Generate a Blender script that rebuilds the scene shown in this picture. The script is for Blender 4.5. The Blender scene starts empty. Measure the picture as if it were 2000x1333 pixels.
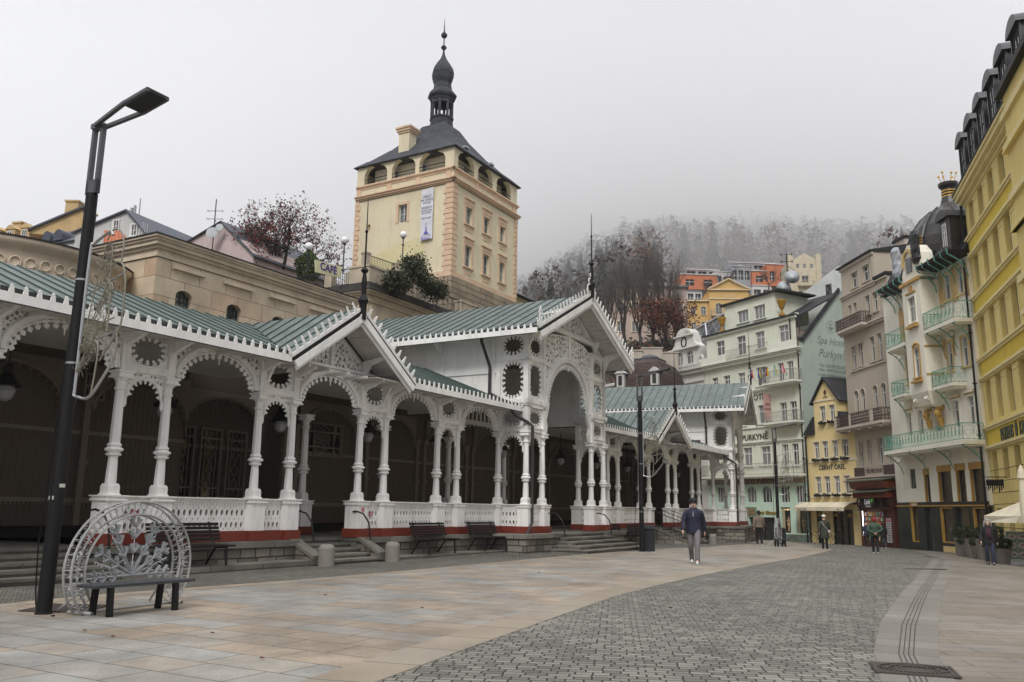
import bpy, bmesh, math, random
from math import sin, cos, pi, radians as R, atan2, hypot
from mathutils import Matrix, Vector
from mathutils.geometry import tessellate_polygon, delaunay_2d_cdt
SC = bpy.context.scene
COL = SC.collection
# ---------------------------------------------------------------- camera
CAMH, FPX, PIT, ROL = 1.5, 1658.9, 0.195, 0.0141
cp, sp, cr, sr = cos(PIT), sin(PIT), cos(ROL), sin(ROL)
cd = bpy.data.cameras.new("camera"); cam = bpy.data.objects.new("camera", cd); COL.objects.link(cam)
cd.sensor_width = 36; cd.lens = 36*FPX/2000; cd.clip_end = 5000; cd.clip_start = .1
rt, up, fw = Vector((cr, -sr*sp, sr*cp)), Vector((-sr, -cr*sp, cr*cp)), Vector((0, cp, sp))
cam.matrix_world = Matrix(((rt.x, up.x, -fw.x, 0), (rt.y, up.y, -fw.y, 0), (rt.z, up.z, -fw.z, CAMH), (0, 0, 0, 1)))
SC.camera = cam
SC.render.resolution_x, SC.render.resolution_y = 1024, 682
# ---------------------------------------------------------------- world: overcast daylight
W = bpy.data.worlds.new("World"); SC.world = W; W.use_nodes = True
nt = W.node_tree; N = nt.nodes; Lk = nt.links
for n in list(N): N.remove(n)
out = N.new('ShaderNodeOutputWorld'); bg = N.new('ShaderNodeBackground'); bg.inputs[1].default_value = 0.1
sky = N.new('ShaderNodeTexSky'); sky.sky_type = 'NISHITA'; sky.sun_disc = False
SUN_EL, SUN_AZ = 45, 195      # azimuth clockwise from +Y
sky.sun_elevation = R(SUN_EL); sky.sun_rotation = R(SUN_AZ); sky.dust_density = 5; sky.air_density = 1
hs = N.new('ShaderNodeHueSaturation'); hs.inputs['Saturation'].default_value = .12
tc = N.new('ShaderNodeTexCoord'); mp = N.new('ShaderNodeMapping'); mp.inputs['Scale'].default_value = (1, 1, 3)
nz = N.new('ShaderNodeTexNoise'); nz.inputs['Scale'].default_value = 3; nz.inputs['Detail'].default_value = 7
cr_ = N.new('ShaderNodeValToRGB'); cr_.color_ramp.elements[0].position = .36; cr_.color_ramp.elements[1].position = .66
SKY_LO, SKY_HI = (8.2, 8.35, 8.75, 1), (9.6, 9.7, 10.0, 1)
cr_.color_ramp.elements[0].color = (.8, .82, .88, 1); cr_.color_ramp.elements[1].color = (1.0, 1.015, 1.07, 1)
ml = N.new('ShaderNodeMix'); ml.data_type = 'RGBA'; ml.blend_type = 'MIX'; ml.inputs[0].default_value = .93
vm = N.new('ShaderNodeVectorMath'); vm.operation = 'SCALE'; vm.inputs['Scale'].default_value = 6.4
Lk.new(tc.outputs['Generated'], mp.inputs[0]); Lk.new(mp.outputs[0], nz.inputs[0]); Lk.new(nz.outputs[0], cr_.inputs[0])
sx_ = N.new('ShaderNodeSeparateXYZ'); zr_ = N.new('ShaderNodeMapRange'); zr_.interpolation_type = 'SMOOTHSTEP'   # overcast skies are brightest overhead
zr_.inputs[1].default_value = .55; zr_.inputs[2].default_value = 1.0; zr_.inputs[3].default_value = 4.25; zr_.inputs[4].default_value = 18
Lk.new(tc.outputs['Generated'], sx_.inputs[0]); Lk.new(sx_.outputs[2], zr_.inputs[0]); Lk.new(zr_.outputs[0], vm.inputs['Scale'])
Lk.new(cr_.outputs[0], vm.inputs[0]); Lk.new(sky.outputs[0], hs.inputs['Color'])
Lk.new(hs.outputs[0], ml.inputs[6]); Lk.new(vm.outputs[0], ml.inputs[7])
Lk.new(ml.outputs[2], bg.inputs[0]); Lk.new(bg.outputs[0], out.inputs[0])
sd = bpy.data.lights.new("sun", 'SUN'); sd.energy = 1.5; sd.angle = R(20); sd.color = (1, .97, .93)
so = bpy.data.objects.new("sun", sd); COL.objects.link(so)
so.rotation_euler = (R(90-SUN_EL), 0, R(180-SUN_AZ)); so.location = (0, -20, 60)
SC.view_settings.view_transform = 'Standard'; SC.view_settings.look = 'None'
SC.view_settings.exposure = .4; SC.view_settings.gamma = 1; SC.view_settings.use_curve_mapping = False
SC.render.engine = 'CYCLES'
try: SC.cycles.volume_bounces = 8; SC.cycles.max_bounces = 12
except Exception: pass
# ---------------------------------------------------------------- geometry of the view (points in metres from photo measurements)
def G(x, y): return -(0.00008*min(max(y, 0), 90)**2 + .0008*min(max(0, x), 26)**2)
def ray(px, py):
    a = (px-1000)/FPX; b = (666.5-py)/FPX
    return rt*a + up*b + fw
def gpt(px, py):
    r = ray(px, py); z = 0
    for i in range(40):
        k = (z-CAMH)/r.z; z = .5*z + .5*G(r.x*k, r.y*k)
    return Vector((r.x*k, r.y*k, G(r.x*k, r.y*k)))
def dpt(px, py, Y):
    r = ray(px, py); return Vector((0, 0, CAMH)) + r*(Y/r.y)
def frame(x, y, az, z=0):
    a = R(az); X = (sin(a), cos(a)); Yv = (-cos(a), sin(a))
    return Matrix(((X[0], Yv[0], 0, x), (X[1], Yv[1], 0, y), (0, 0, 1, z), (0, 0, 0, 1)))
# ---------------------------------------------------------------- materials
MATS = {}
def srgb(r, g, b): return tuple(((c/255)/12.92 if c/255 <= .04045 else ((c/255+.055)/1.055)**2.4) for c in (r, g, b))
def mat(name, col, rough=.7, metal=0, var=.12, vscale=1.2, bump=.15, bscale=25, spec=.4, dirt=0, emit=0, streak=0, alpha=1):
    """plain surface with tone variation, fine bump and optional grime stains"""
    if name in MATS: return MATS[name]
    m = bpy.data.materials.new(name); m.use_nodes = True; t = m.node_tree; n = t.nodes; l = t.links
    b = n['Principled BSDF']; b.inputs['Roughness'].default_value = rough; b.inputs['Metallic'].default_value = metal
    b.inputs['Specular IOR Level'].default_value = spec
    tcn = n.new('ShaderNodeTexCoord'); no = n.new('ShaderNodeTexNoise'); no.inputs['Scale'].default_value = vscale; no.inputs['Detail'].default_value = 6
    l.new(tcn.outputs['Object'], no.inputs['Vector'])
    mr = n.new('ShaderNodeMapRange'); mr.inputs[1].default_value = .3; mr.inputs[2].default_value = .7; mr.inputs[3].default_value = 1-var; mr.inputs[4].default_value = 1+var
    l.new(no.outputs[0], mr.inputs[0])
    sc = n.new('ShaderNodeVectorMath'); sc.operation = 'SCALE'; sc.inputs[0].default_value = col[:3]; l.new(mr.outputs[0], sc.inputs['Scale'])
    last = sc.outputs[0]
    if dirt or streak:
        mpn = n.new('ShaderNodeMapping'); mpn.inputs['Scale'].default_value = (2.2, 2.2, .5 if streak else 1.6); l.new(tcn.outputs['Object'], mpn.inputs[0])
        n2 = n.new('ShaderNodeTexNoise'); n2.inputs['Scale'].default_value = 1.1; n2.inputs['Detail'].default_value = 9; n2.inputs['Roughness'].default_value = .7; l.new(mpn.outputs[0], n2.inputs['Vector'])
        m2 = n.new('ShaderNodeMapRange'); m2.inputs[1].default_value = .5; m2.inputs[2].default_value = .78; m2.inputs[3].default_value = 0; m2.inputs[4].default_value = max(dirt, streak); l.new(n2.outputs[0], m2.inputs[0])
        mx = n.new('ShaderNodeMix'); mx.data_type = 'RGBA'; mx.inputs[7].default_value = (col[0]*.35, col[1]*.32, col[2]*.28, 1)
        l.new(m2.outputs[0], mx.inputs[0]); l.new(last, mx.inputs[6]); last = mx.outputs[2]
    l.new(last, b.inputs['Base Color'])
    if bump:
        nb = n.new('ShaderNodeTexNoise'); nb.inputs['Scale'].default_value = bscale; nb.inputs['Detail'].default_value = 4; l.new(tcn.outputs['Object'], nb.inputs['Vector'])
        bp = n.new('ShaderNodeBump'); bp.inputs['Strength'].default_value = bump; bp.inputs['Distance'].default_value = .02; l.new(nb.outputs[0], bp.inputs['Height']); l.new(bp.outputs[0], b.inputs['Normal'])
    if emit:
        b.inputs['Emission Color'].default_value = (*col[:3], 1); b.inputs['Emission Strength'].default_value = emit
    MATS[name] = m; return m
def brick(name, c1, c2, mortar, w, h, msize=.01, rot=0, rough=.8, bias=0, offs=.5, bump=.5, axes='xy', var=.2, squash=1, c3=None, msm=.1, speck=.0):
    """courses of slabs, cobbles or stone blocks, laid in the object's own space"""
    if name in MATS: return MATS[name]
    m = bpy.data.materials.new(name); m.use_nodes = True; t = m.node_tree; n = t.nodes; l = t.links
    b = n['Principled BSDF']; b.inputs['Roughness'].default_value = rough; b.inputs['Specular IOR Level'].default_value = .3
    tcn = n.new('ShaderNodeTexCoord'); src = tcn.outputs['Object']
    if axes != 'xy':
        se = n.new('ShaderNodeSeparateXYZ'); cb = n.new('ShaderNodeCombineXYZ'); l.new(src, se.inputs[0])
        if axes == 'xz': l.new(se.outputs[0], cb.inputs[0]); l.new(se.outputs[2], cb.inputs[1])
        else:
            ad = n.new('ShaderNodeMath'); ad.operation = 'ADD'; l.new(se.outputs[0], ad.inputs[0]); l.new(se.outputs[1], ad.inputs[1])
            l.new(ad.outputs[0], cb.inputs[0]); l.new(se.outputs[2], cb.inputs[1])
        src = cb.outputs[0]
    mpn = n.new('ShaderNodeMapping'); mpn.inputs['Rotation'].default_value = (0, 0, rot); l.new(src, mpn.inputs[0])
    wob = n.new('ShaderNodeTexNoise'); wob.inputs['Scale'].default_value = .8; l.new(mpn.outputs[0], wob.inputs['Vector'])
    wv = n.new('ShaderNodeVectorMath'); wv.operation = 'MULTIPLY_ADD'; wv.inputs[1].default_value = (msize*2, msize*2, 0); l.new(wob.outputs['Color'], wv.inputs[0]); l.new(mpn.outputs[0], wv.inputs[2])
    bt = n.new('ShaderNodeTexBrick'); bt.offset = offs; bt.squash = squash; bt.squash_frequency = 3; bt.inputs['Scale'].default_value = 1
    bt.inputs['Brick Width'].default_value = w; bt.inputs['Row Height'].default_value = h; bt.inputs['Mortar Size'].default_value = msize; bt.inputs['Mortar Smooth'].default_value = msm; bt.inputs['Bias'].default_value = bias
    bt.inputs['Color1'].default_value = (0, 0, 0, 1); bt.inputs['Color2'].default_value = (1, 1, 1, 1); bt.inputs['Mortar'].default_value = (.5, .5, .5, 1)
    l.new(wv.outputs[0], bt.inputs['Vector'])
    rp = n.new('ShaderNodeValToRGB'); e = rp.color_ramp.elements; e[0].color = (*c1, 1); e[1].color = (*c2, 1); e[0].position = .15; e[1].position = .9
    if c3: q = e.new(.5); q.color = (*c3, 1)
    l.new(bt.outputs['Color'], rp.inputs[0])
    no = n.new('ShaderNodeTexNoise'); no.inputs['Scale'].default_value = .9; no.inputs['Detail'].default_value = 9; no.inputs['Roughness'].default_value = .65; l.new(tcn.outputs['Object'], no.inputs['Vector'])
    mr = n.new('ShaderNodeMapRange'); mr.inputs[1].default_value = .3; mr.inputs[2].default_value = .7; mr.inputs[3].default_value = 1-var; mr.inputs[4].default_value = 1+var; l.new(no.outputs[0], mr.inputs[0])
    nl = n.new('ShaderNodeTexNoise'); nl.inputs['Scale'].default_value = .22; nl.inputs['Detail'].default_value = 7; nl.inputs['Roughness'].default_value = .6; l.new(tcn.outputs['Object'], nl.inputs['Vector'])
    ml_ = n.new('ShaderNodeMapRange'); ml_.inputs[1].default_value = .35; ml_.inputs[2].default_value = .62; ml_.inputs[3].default_value = .8; ml_.inputs[4].default_value = 1.08; l.new(nl.outputs[0], ml_.inputs[0])
    mm = n.new('ShaderNodeMath'); mm.operation = 'MULTIPLY'; l.new(mr.outputs[0], mm.inputs[0]); l.new(ml_.outputs[0], mm.inputs[1])
    sc = n.new('ShaderNodeVectorMath'); sc.operation = 'SCALE'; l.new(rp.outputs[0], sc.inputs[0]); l.new(mm.outputs[0], sc.inputs['Scale'])
    last = sc.outputs[0]
    vs_ = n.new('ShaderNodeTexVoronoi'); vs_.inputs['Scale'].default_value = 2.3; l.new(tcn.outputs['Object'], vs_.inputs['Vector'])
    vm_ = n.new('ShaderNodeMapRange'); vm_.inputs[1].default_value = .035; vm_.inputs[2].default_value = .075; vm_.inputs[3].default_value = .72; vm_.inputs[4].default_value = 1; l.new(vs_.outputs['Distance'], vm_.inputs[0])
    s3 = n.new('ShaderNodeVectorMath'); s3.operation = 'SCALE'; l.new(last, s3.inputs[0]); l.new(vm_.outputs[0], s3.inputs['Scale']); last = s3.outputs[0]
    if speck:
        sn = n.new('ShaderNodeTexNoise'); sn.inputs['Scale'].default_value = 160; sn.inputs['Detail'].default_value = 2; l.new(tcn.outputs['Object'], sn.inputs['Vector'])
        sm = n.new('ShaderNodeMapRange'); sm.inputs[1].default_value = .35; sm.inputs[2].default_value = .65; sm.inputs[3].default_value = 1-speck; sm.inputs[4].default_value = 1+speck; l.new(sn.outputs[0], sm.inputs[0])
        s2 = n.new('ShaderNodeVectorMath'); s2.operation = 'SCALE'; l.new(last, s2.inputs[0]); l.new(sm.outputs[0], s2.inputs['Scale']); last = s2.outputs[0]
    mx = n.new('ShaderNodeMix'); mx.data_type = 'RGBA'; mx.inputs[7].default_value = (*mortar, 1); l.new(bt.outputs['Fac'], mx.inputs[0]); l.new(last, mx.inputs[6]); l.new(mx.outputs[2], b.inputs['Base Color'])
    bp = n.new('ShaderNodeBump'); bp.inputs['Strength'].default_value = bump; bp.inputs['Distance'].default_value = .012; bp.invert = True
    nb = n.new('ShaderNodeTexNoise'); nb.inputs['Scale'].default_value = 30; nb.inputs['Detail'].default_value = 4; l.new(tcn.outputs['Object'], nb.inputs['Vector'])
    ma = n.new('ShaderNodeMath'); ma.operation = 'MULTIPLY_ADD'; ma.inputs[1].default_value = -.25; l.new(nb.outputs[0], ma.inputs[0]); l.new(bt.outputs['Fac'], ma.inputs[2])
    l.new(ma.outputs[0], bp.inputs['Height']); l.new(bp.outputs[0], b.inputs['Normal'])
    rm = n.new('ShaderNodeMapRange'); rm.inputs[3].default_value = rough-.15; rm.inputs[4].default_value = rough+.15; l.new(no.outputs[0], rm.inputs[0]); l.new(rm.outputs[0], b.inputs['Roughness'])
    MATS[name] = m; return m
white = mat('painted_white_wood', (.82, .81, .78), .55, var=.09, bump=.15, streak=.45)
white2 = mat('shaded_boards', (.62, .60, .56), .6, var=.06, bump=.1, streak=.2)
redp = mat('oxide_red_paint', (.17, .03, .018), .5, var=.12, streak=.3)
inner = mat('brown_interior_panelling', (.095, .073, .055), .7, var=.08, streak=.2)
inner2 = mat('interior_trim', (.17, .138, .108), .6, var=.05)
black = mat('black_metal', (.007, .007, .008), .55, spec=.25, var=.1, bump=.05)
iron = mat('dark_grey_metal', (.03, .032, .034), .6, spec=.25, var=.1, bump=.05)
alu = mat('bare_aluminium', (.42, .42, .43), .35, metal=.8, var=.05, bump=.03)
granite = brick('granite_steps', (.14, .132, .112), (.2, .188, .16), (.05, .045, .04), 1.6, 5, .012, axes='wz', var=.3, speck=.15)
concrete = mat('concrete', (.22, .208, .18), .85, var=.18, dirt=.35, bump=.3)
rubble = brick('rubble_stone', (.11, .1, .085), (.24, .22, .18), (.05, .045, .04), .5, .23, .02, axes='wz', var=.35, bump=1, squash=1.3)
darkroof = mat('dark_sheet_roof', (.03, .03, .033), .75, var=.25, bump=.15, spec=.2)
glass = None
def glassmat(name, base, light):
    m = bpy.data.materials.new(name); m.use_nodes = True; t = m.node_tree; n = t.nodes; l = t.links
    b = n['Principled BSDF']; b.inputs['Roughness'].default_value = .06; b.inputs['Specular IOR Level'].default_value = .8
    oi = n.new('ShaderNodeObjectInfo'); tcn = n.new('ShaderNodeTexCoord'); mpn = n.new('ShaderNodeMapping'); mpn.inputs['Scale'].default_value = (9, 1, 1.2)
    no = n.new('ShaderNodeTexNoise'); no.inputs['Scale'].default_value = 1.6; no.inputs['Detail'].default_value = 5; l.new(tcn.outputs['Object'], mpn.inputs[0]); l.new(mpn.outputs[0], no.inputs['Vector'])
    ad = n.new('ShaderNodeMath'); ad.operation = 'MULTIPLY_ADD'; ad.inputs[1].default_value = .35; l.new(oi.outputs['Random'], ad.inputs[0]); l.new(no.outputs[0], ad.inputs[2])
    rp = n.new('ShaderNodeValToRGB'); e = rp.color_ramp.elements; e[0].position = .5; e[0].color = (*base, 1); e[1].position = .85; e[1].color = (*light, 1)
    l.new(ad.outputs[0], rp.inputs[0]); l.new(rp.outputs[0], b.inputs['Base Color']); MATS[name] = m; return m
glass = glassmat('window_glass_and_curtains', (.012, .014, .016), (.2, .2, .19))
shopglass = glassmat('shop_glass', (.008, .009, .01), (.05, .048, .045))
def roofmat(name, c1, c2, rough=.5):
    m = mat(name, c1, rough, var=.18, vscale=.5, bump=.08, dirt=.0)
    n = m.node_tree.nodes; l = m.node_tree.links; b = n['Principled BSDF']
    tcn = n.new('ShaderNodeTexCoord'); no = n.new('ShaderNodeTexNoise'); no.inputs['Scale'].default_value = 2.2; no.inputs['Detail'].default_value = 8; no.inputs['Roughness'].default_value = .7; l.new(tcn.outputs['Object'], no.inputs['Vector'])
    rp = n.new('ShaderNodeMapRange'); rp.inputs[1].default_value = .4; rp.inputs[2].default_value = .66; l.new(no.outputs[0], rp.inputs[0])
    mx = n.new('ShaderNodeMix'); mx.data_type = 'RGBA'; src = b.inputs['Base Color'].links[0].from_socket
    mx.inputs[7].default_value = (*c2, 1); l.new(rp.outputs[0], mx.inputs[0]); l.new(src, mx.inputs[6]); l.new(mx.outputs[2], b.inputs['Base Color']); return m
green = roofmat('green_patina_sheet', (.062, .084, .074), (.125, .152, .138), .45)
seamm = mat('roof_seams', (.05, .075, .065), .5)
# ---------------------------------------------------------------- mesh builder
WM = {}
class MB:
    def __init__(s, M=None): s.v = []; s.f = []; s.mi = []; s.sm = []; s.M = M; s.cur = 0; s.smooth = False
    def add(s, vs, fs):
        o = len(s.v)
        for p in vs:
            p = Vector(p); s.v.append(s.M @ p if s.M else p)
        for f in fs: s.f.append([i+o for i in f]); s.mi.append(s.cur); s.sm.append(s.smooth)
    def box(s, x0, x1, y0, y1, z0, z1):
        if x0 > x1: x0, x1 = x1, x0
        if y0 > y1: y0, y1 = y1, y0
        if z0 > z1: z0, z1 = z1, z0
        s.add([(x, y, z) for x in (x0, x1) for y in (y0, y1) for z in (z0, z1)], [(0, 1, 3, 2), (4, 6, 7, 5), (0, 4, 5, 1), (2, 3, 7, 6), (0, 2, 6, 4), (1, 5, 7, 3)])
    def hexa(s, bot, top):
        n = len(bot); s.add(list(bot)+list(top), [list(range(n))[::-1], list(range(n, 2*n))]+[(i, (i+1) % n, n+(i+1) % n, n+i) for i in range(n)])
    def prism(s, poly, ax, a, b, holes=()):
        """extrude a 2-D polygon (and its holes); ax: 'y' means poly is (x,z) and thickness runs y=a..b, 'x' (y,z), 'z' (x,y)"""
        mk = {'y': lambda u, v, w: (u, w, v), 'x': lambda u, v, w: (w, u, v), 'z': lambda u, v, w: (u, v, w)}[ax]
        loops = [list(poly)]+[list(h) for h in holes]; flat = [p for lp in loops for p in lp]
        if len(loops) == 1 and len(poly) <= 4: tris = [list(range(len(poly)))]
        else: tris = tessellate_polygon([[Vector((p[0], p[1], 0)) for p in lp] for lp in loops])
        n = len(flat); vs = [mk(p[0], p[1], a) for p in flat]+[mk(p[0], p[1], b) for p in flat]
        fs = [list(t) for t in tris]+[[i+n for i in t][::-1] for t in tris]; o = 0
        for lp in loops:
            k = len(lp); fs += [(o+i, o+(i+1) % k, n+o+(i+1) % k, n+o+i) for i in range(k)]; o += k
        s.add(vs, fs)
    def rhole(s, rect, rf, n, y0, y1, ax='y', c=None):
        """rectangular plate with a star-shaped hole of radius rf(angle)"""
        x0, x1, z0, z1 = rect; cx, cz = c if c else ((x0+x1)/2, (z0+z1)/2)
        th = sorted([2*pi*i/n for i in range(n)]+[atan2(z-cz, x-cx) % (2*pi) for x in (x0, x1) for z in (z0, z1)])
        o = []; h = []
        for t in th:
            c_, s_ = cos(t), sin(t)
            k = min(((x1-cx) if c_ > 0 else (x0-cx))/c_ if abs(c_) > 1e-9 else 1e9, ((z1-cz) if s_ > 0 else (z0-cz))/s_ if abs(s_) > 1e-9 else 1e9)
            r = min(rf(t), k*.97); o.append((cx+c_*k, cz+s_*k)); h.append((cx+c_*r, cz+s_*r))
        m = len(th); mk = (lambda p, w: (p[0], w, p[1])) if ax == 'y' else (lambda p, w: (w, p[0], p[1]))
        vs = [mk(p, y0) for p in o]+[mk(p, y0) for p in h]+[mk(p, y1) for p in o]+[mk(p, y1) for p in h]; fs = []
        for i in range(m):
            j = (i+1) % m; fs += [(i, j, m+j, m+i), (2*m+i, 3*m+i, 3*m+j, 2*m+j), (m+i, m+j, 3*m+j, 3*m+i)]
        s.add(vs, fs)
    def loft(s, rings, cap=True, closed=True):
        n = len(rings[0]); vs = [p for r in rings for p in r]; fs = []
        for k in range(len(rings)-1):
            for i in range(n if closed else n-1):
                j = (i+1) % n; fs.append((k*n+i, k*n+j, (k+1)*n+j, (k+1)*n+i))
        if cap: fs += [list(range(n))[::-1], [(len(rings)-1)*n+i for i in range(n)]]
        s.add(vs, fs)
    def tube(s, pts, r, n=6, cap=True, flat=1):
        pts = [Vector(p) for p in pts]; rs = r if isinstance(r, (list, tuple)) else [r]*len(pts); rings = []; pn = None
        for i, p in enumerate(pts):
            d = (pts[min(i+1, len(pts)-1)]-pts[max(i-1, 0)])
            if d.length < 1e-9: d = Vector((0, 0, 1))
            d.normalize()
            if pn is None: u = d.cross(Vector((0, 0, 1))); u = u if u.length > .05 else d.cross(Vector((0, 1, 0)))
            else: u = pn - d*pn.dot(d)
            u.normalize(); w = d.cross(u); pn = u
            rings.append([p+u*(cos(2*pi*k/n)*rs[i])+w*(sin(2*pi*k/n)*rs[i]*flat) for k in range(n)])
        s.loft(rings, cap)
    def lathe(s, prof, n=8, c=(0, 0, 0), ph=None, cap=True):
        ph = pi/n if ph is None else ph
        s.loft([[(c[0]+r*cos(2*pi*i/n+ph), c[1]+r*sin(2*pi*i/n+ph), c[2]+z) for i in range(n)] for r, z in prof], cap)
    def sphere(s, c, r, n=10, sz=1):
        s.lathe([(max(1e-4, r*sin(pi*k/(n//2+1))), -r*sz*cos(pi*k/(n//2+1))) for k in range(n//2+2)], n, c)
    def bar(s, a, b, w, h=None):
        a = Vector(a); b = Vector(b); d = (b-a).normalized(); u = d.cross(Vector((0, 0, 1))); u = u if u.length > .02 else Vector((1, 0, 0)); u.normalize(); v = u.cross(d); h = h or w
        q = [(-1, -1), (1, -1), (1, 1), (-1, 1)]; s.hexa([a+u*i*w/2+v*j*h/2 for i, j in q], [b+u*i*w/2+v*j*h/2 for i, j in q])
    def mesh(s, name, mats):
        me = bpy.data.meshes.new(name); me.from_pydata([tuple(v) for v in s.v], [], s.f)
        for m in (mats if isinstance(mats, (list, tuple)) else [mats]): me.materials.append(m)
        if s.f: me.polygons.foreach_set('material_index', s.mi); me.polygons.foreach_set('use_smooth', s.sm)
        bm = bmesh.new(); bm.from_mesh(me); bmesh.ops.recalc_face_normals(bm, faces=bm.faces); bm.to_mesh(me); bm.free()
        me.update(); return me
def props(o, label=None, cat=None, group=None, kind=None):
    if label: o['label'] = label
    if cat: o['category'] = cat
    if group: o['group'] = group
    if kind: o['kind'] = kind
    return o
def link(name, me, parent=None, M=None, **k):
    """M: placement relative to the parent (or the world)"""
    o = bpy.data.objects.new(name, me); COL.objects.link(o); M = M or Matrix.Identity(4)
    o.parent = parent; o.matrix_basis = M; WM[o.name] = (WM[parent.name] @ M) if parent else M; return props(o, **k)
def thing(name, M, label, cat, group=None): return link(name, None, None, M, label=label, cat=cat, group=group)
def part(name, mb, mats, parent, M=None, **k): return link(name, mb.mesh(name, mats), parent, M, **k)
def T(x, y, z=0, rz=0, s=1): return Matrix.Translation((x, y, z)) @ Matrix.Rotation(rz, 4, 'Z') @ Matrix.Scale(s, 4)
def clone(o, M, label=None, parent=None, **k):
    c = o.copy(); COL.objects.link(c)
    if parent is not None: c.parent = parent
    c.matrix_basis = M; WM[c.name] = M if c.parent is None else WM[c.parent.name] @ M
    for ch in [q for q in CH(o)]: clone(ch, ch.matrix_basis.copy(), None, c)
    return props(c, label=label, **k)
def CH(o): return [q for q in COL.objects if q.parent == o]
def text(name, s, size, mt, parent, M, depth=.01, align='CENTER', shear=0, sx=1, bold=0):
    """lettering as mesh, standing in the x-z plane of M and facing -y"""
    cu = bpy.data.curves.new(name, 'FONT'); cu.body = s; cu.size = size; cu.extrude = depth; cu.align_x = align; cu.shear = shear; cu.offset = bold
    o = bpy.data.objects.new('tmp', cu); COL.objects.link(o); dg = bpy.context.evaluated_depsgraph_get(); dg.update()
    me = bpy.data.meshes.new_from_object(o.evaluated_get(dg)); bpy.data.objects.remove(o); me.materials.clear(); me.materials.append(mt)
    me.transform(Matrix.Rotation(R(90), 4, 'X') @ Matrix.Diagonal((sx, 1, 1, 1)))
    return link(name, me, parent, M)
ORD = ['first', 'second', 'third', 'fourth', 'fifth', 'sixth', 'seventh', 'eighth', 'ninth', 'tenth', 'eleventh', 'twelfth', 'thirteenth', 'fourteenth', 'fifteenth', 'sixteenth']
def roofpoly(mb, seam, pts, along, th=.07, sp=.55, sw=.02, sh=.035):
    """sheet-metal roof plane with thickness and standing seams that run up the slope"""
    P = [Vector(p) for p in pts]; nrm = Vector((0, 0, 0))
    for i in range(1, len(P)-1): nrm += (P[i]-P[0]).cross(P[i+1]-P[0])
    nrm.normalize(); nrm = nrm if nrm.z > 0 else -nrm
    mb.hexa([p-nrm*th for p in P], P)
    if seam is None: return
    a = Vector(along).normalized(); d = nrm.cross(a).normalized(); o = P[0]
    q = [((p-o).dot(a), (p-o).dot(d)) for p in P]; lo = min(t[0] for t in q); hi = max(t[0] for t in q); k = math.ceil((lo+.02)/sp)
    while k*sp < hi-.02:
        t = k*sp; xs = []
        for i in range(len(q)):
            (a0, d0), (a1, d1) = q[i], q[(i+1) % len(q)]
            if (a0-t)*(a1-t) < 0: xs.append(d0+(d1-d0)*(t-a0)/(a1-a0))
        if len(xs) >= 2:
            x0, x1 = min(xs), max(xs); b0 = o+a*t+d*x0; b1 = o+a*t+d*x1; w = a*sw/2
            seam.hexa([b0-w, b0+w, b1+w, b1-w], [b0-w+nrm*sh, b0+w+nrm*sh, b1+w+nrm*sh, b1-w+nrm*sh])
        k += 1
# ---------------------------------------------------------------- ground sheets
def sheet(name, poly, mats, lift, step=1.2, M=None, kind='structure', parent=None, h=None, **k):
    """flat sheet that follows the lie of the ground, with its own coordinates for the paving pattern"""
    M = M or Matrix.Identity(4); h = h or G
    xs = [p[0] for p in poly]; ys = [p[1] for p in poly]; pts = []; ed = []
    n = len(poly)
    for i in range(n):
        a, b = Vector(poly[i]), Vector(poly[(i+1) % n]); m = max(1, int((b-a).length/step))
        for j in range(m): pts.append(a+(b-a)*(j/m))
    nb = len(pts); ed = [(i, (i+1) % nb) for i in range(nb)]
    x = min(xs)+step/2
    while x < max(xs):
        y = min(ys)+step/2
        while y < max(ys): pts.append(Vector((x+.013*sin(y*7), y))); y += step
        x += step
    r = delaunay_2d_cdt(pts, ed, [], 1, 1e-5); inv = M.inverted()
    me = bpy.data.meshes.new(name); me.from_pydata([tuple(inv @ Vector((p.x, p.y, h(p.x, p.y)+lift))) for p in r[0]], [], [f if len(f) == 3 else f for f in r[2]])
    me.materials.append(mats); bm = bmesh.new(); bm.from_mesh(me)
    for f in bm.faces:
        f.normal_update()
        if f.normal.z < 0: f.normal_flip()
    bm.to_mesh(me); bm.free()
    return link(name, me, parent, M, kind=kind, **k)
slabm = brick('granite_slab_paving', (.262, .213, .158), (.245, .238, .215), (.045, .038, .03), 1.05, .55, .0075, rough=.6, var=.3, bump=.6, offs=.37, c3=(.258, .228, .185), speck=.4, squash=.75)
slabm2 = brick('long_slab_paving', (.185, .155, .12), (.205, .188, .16), (.03, .026, .02), 1.15, .33, .006, rough=.6, var=.2, bump=.3, offs=.41, speck=.2, squash=1.3)
bandm = brick('border_slabs', (.275, .225, .165), (.275, .24, .19), (.06, .05, .04), .95, 4, .01, rough=.65, var=.12, speck=.2)
bandg = brick('gutter_slabs', (.165, .15, .125), (.2, .185, .158), (.055, .062, .052), .62, 50, .009, offs=0, rough=.7, var=.14, speck=.18)
cob1 = brick('granite_setts_road', (.12, .115, .096), (.215, .205, .173), (.02, .018, .014), .165, .12, .0095, rough=.7, var=.16, bump=.9, offs=.43, speck=.25, msm=.3, squash=1.25)
cob2 = brick('small_setts', (.12, .112, .094), (.18, .17, .142), (.04, .036, .03), .12, .11, .012, rough=.75, var=.2, bump=.8, offs=.45, speck=.2)
step_ = 2.0
sheet('ground', [(-60, -12), (75, -12), (75, 118), (-60, 118)], mat('packed_ground', (.1, .095, .085), .9), -.03, 3.0)
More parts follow.
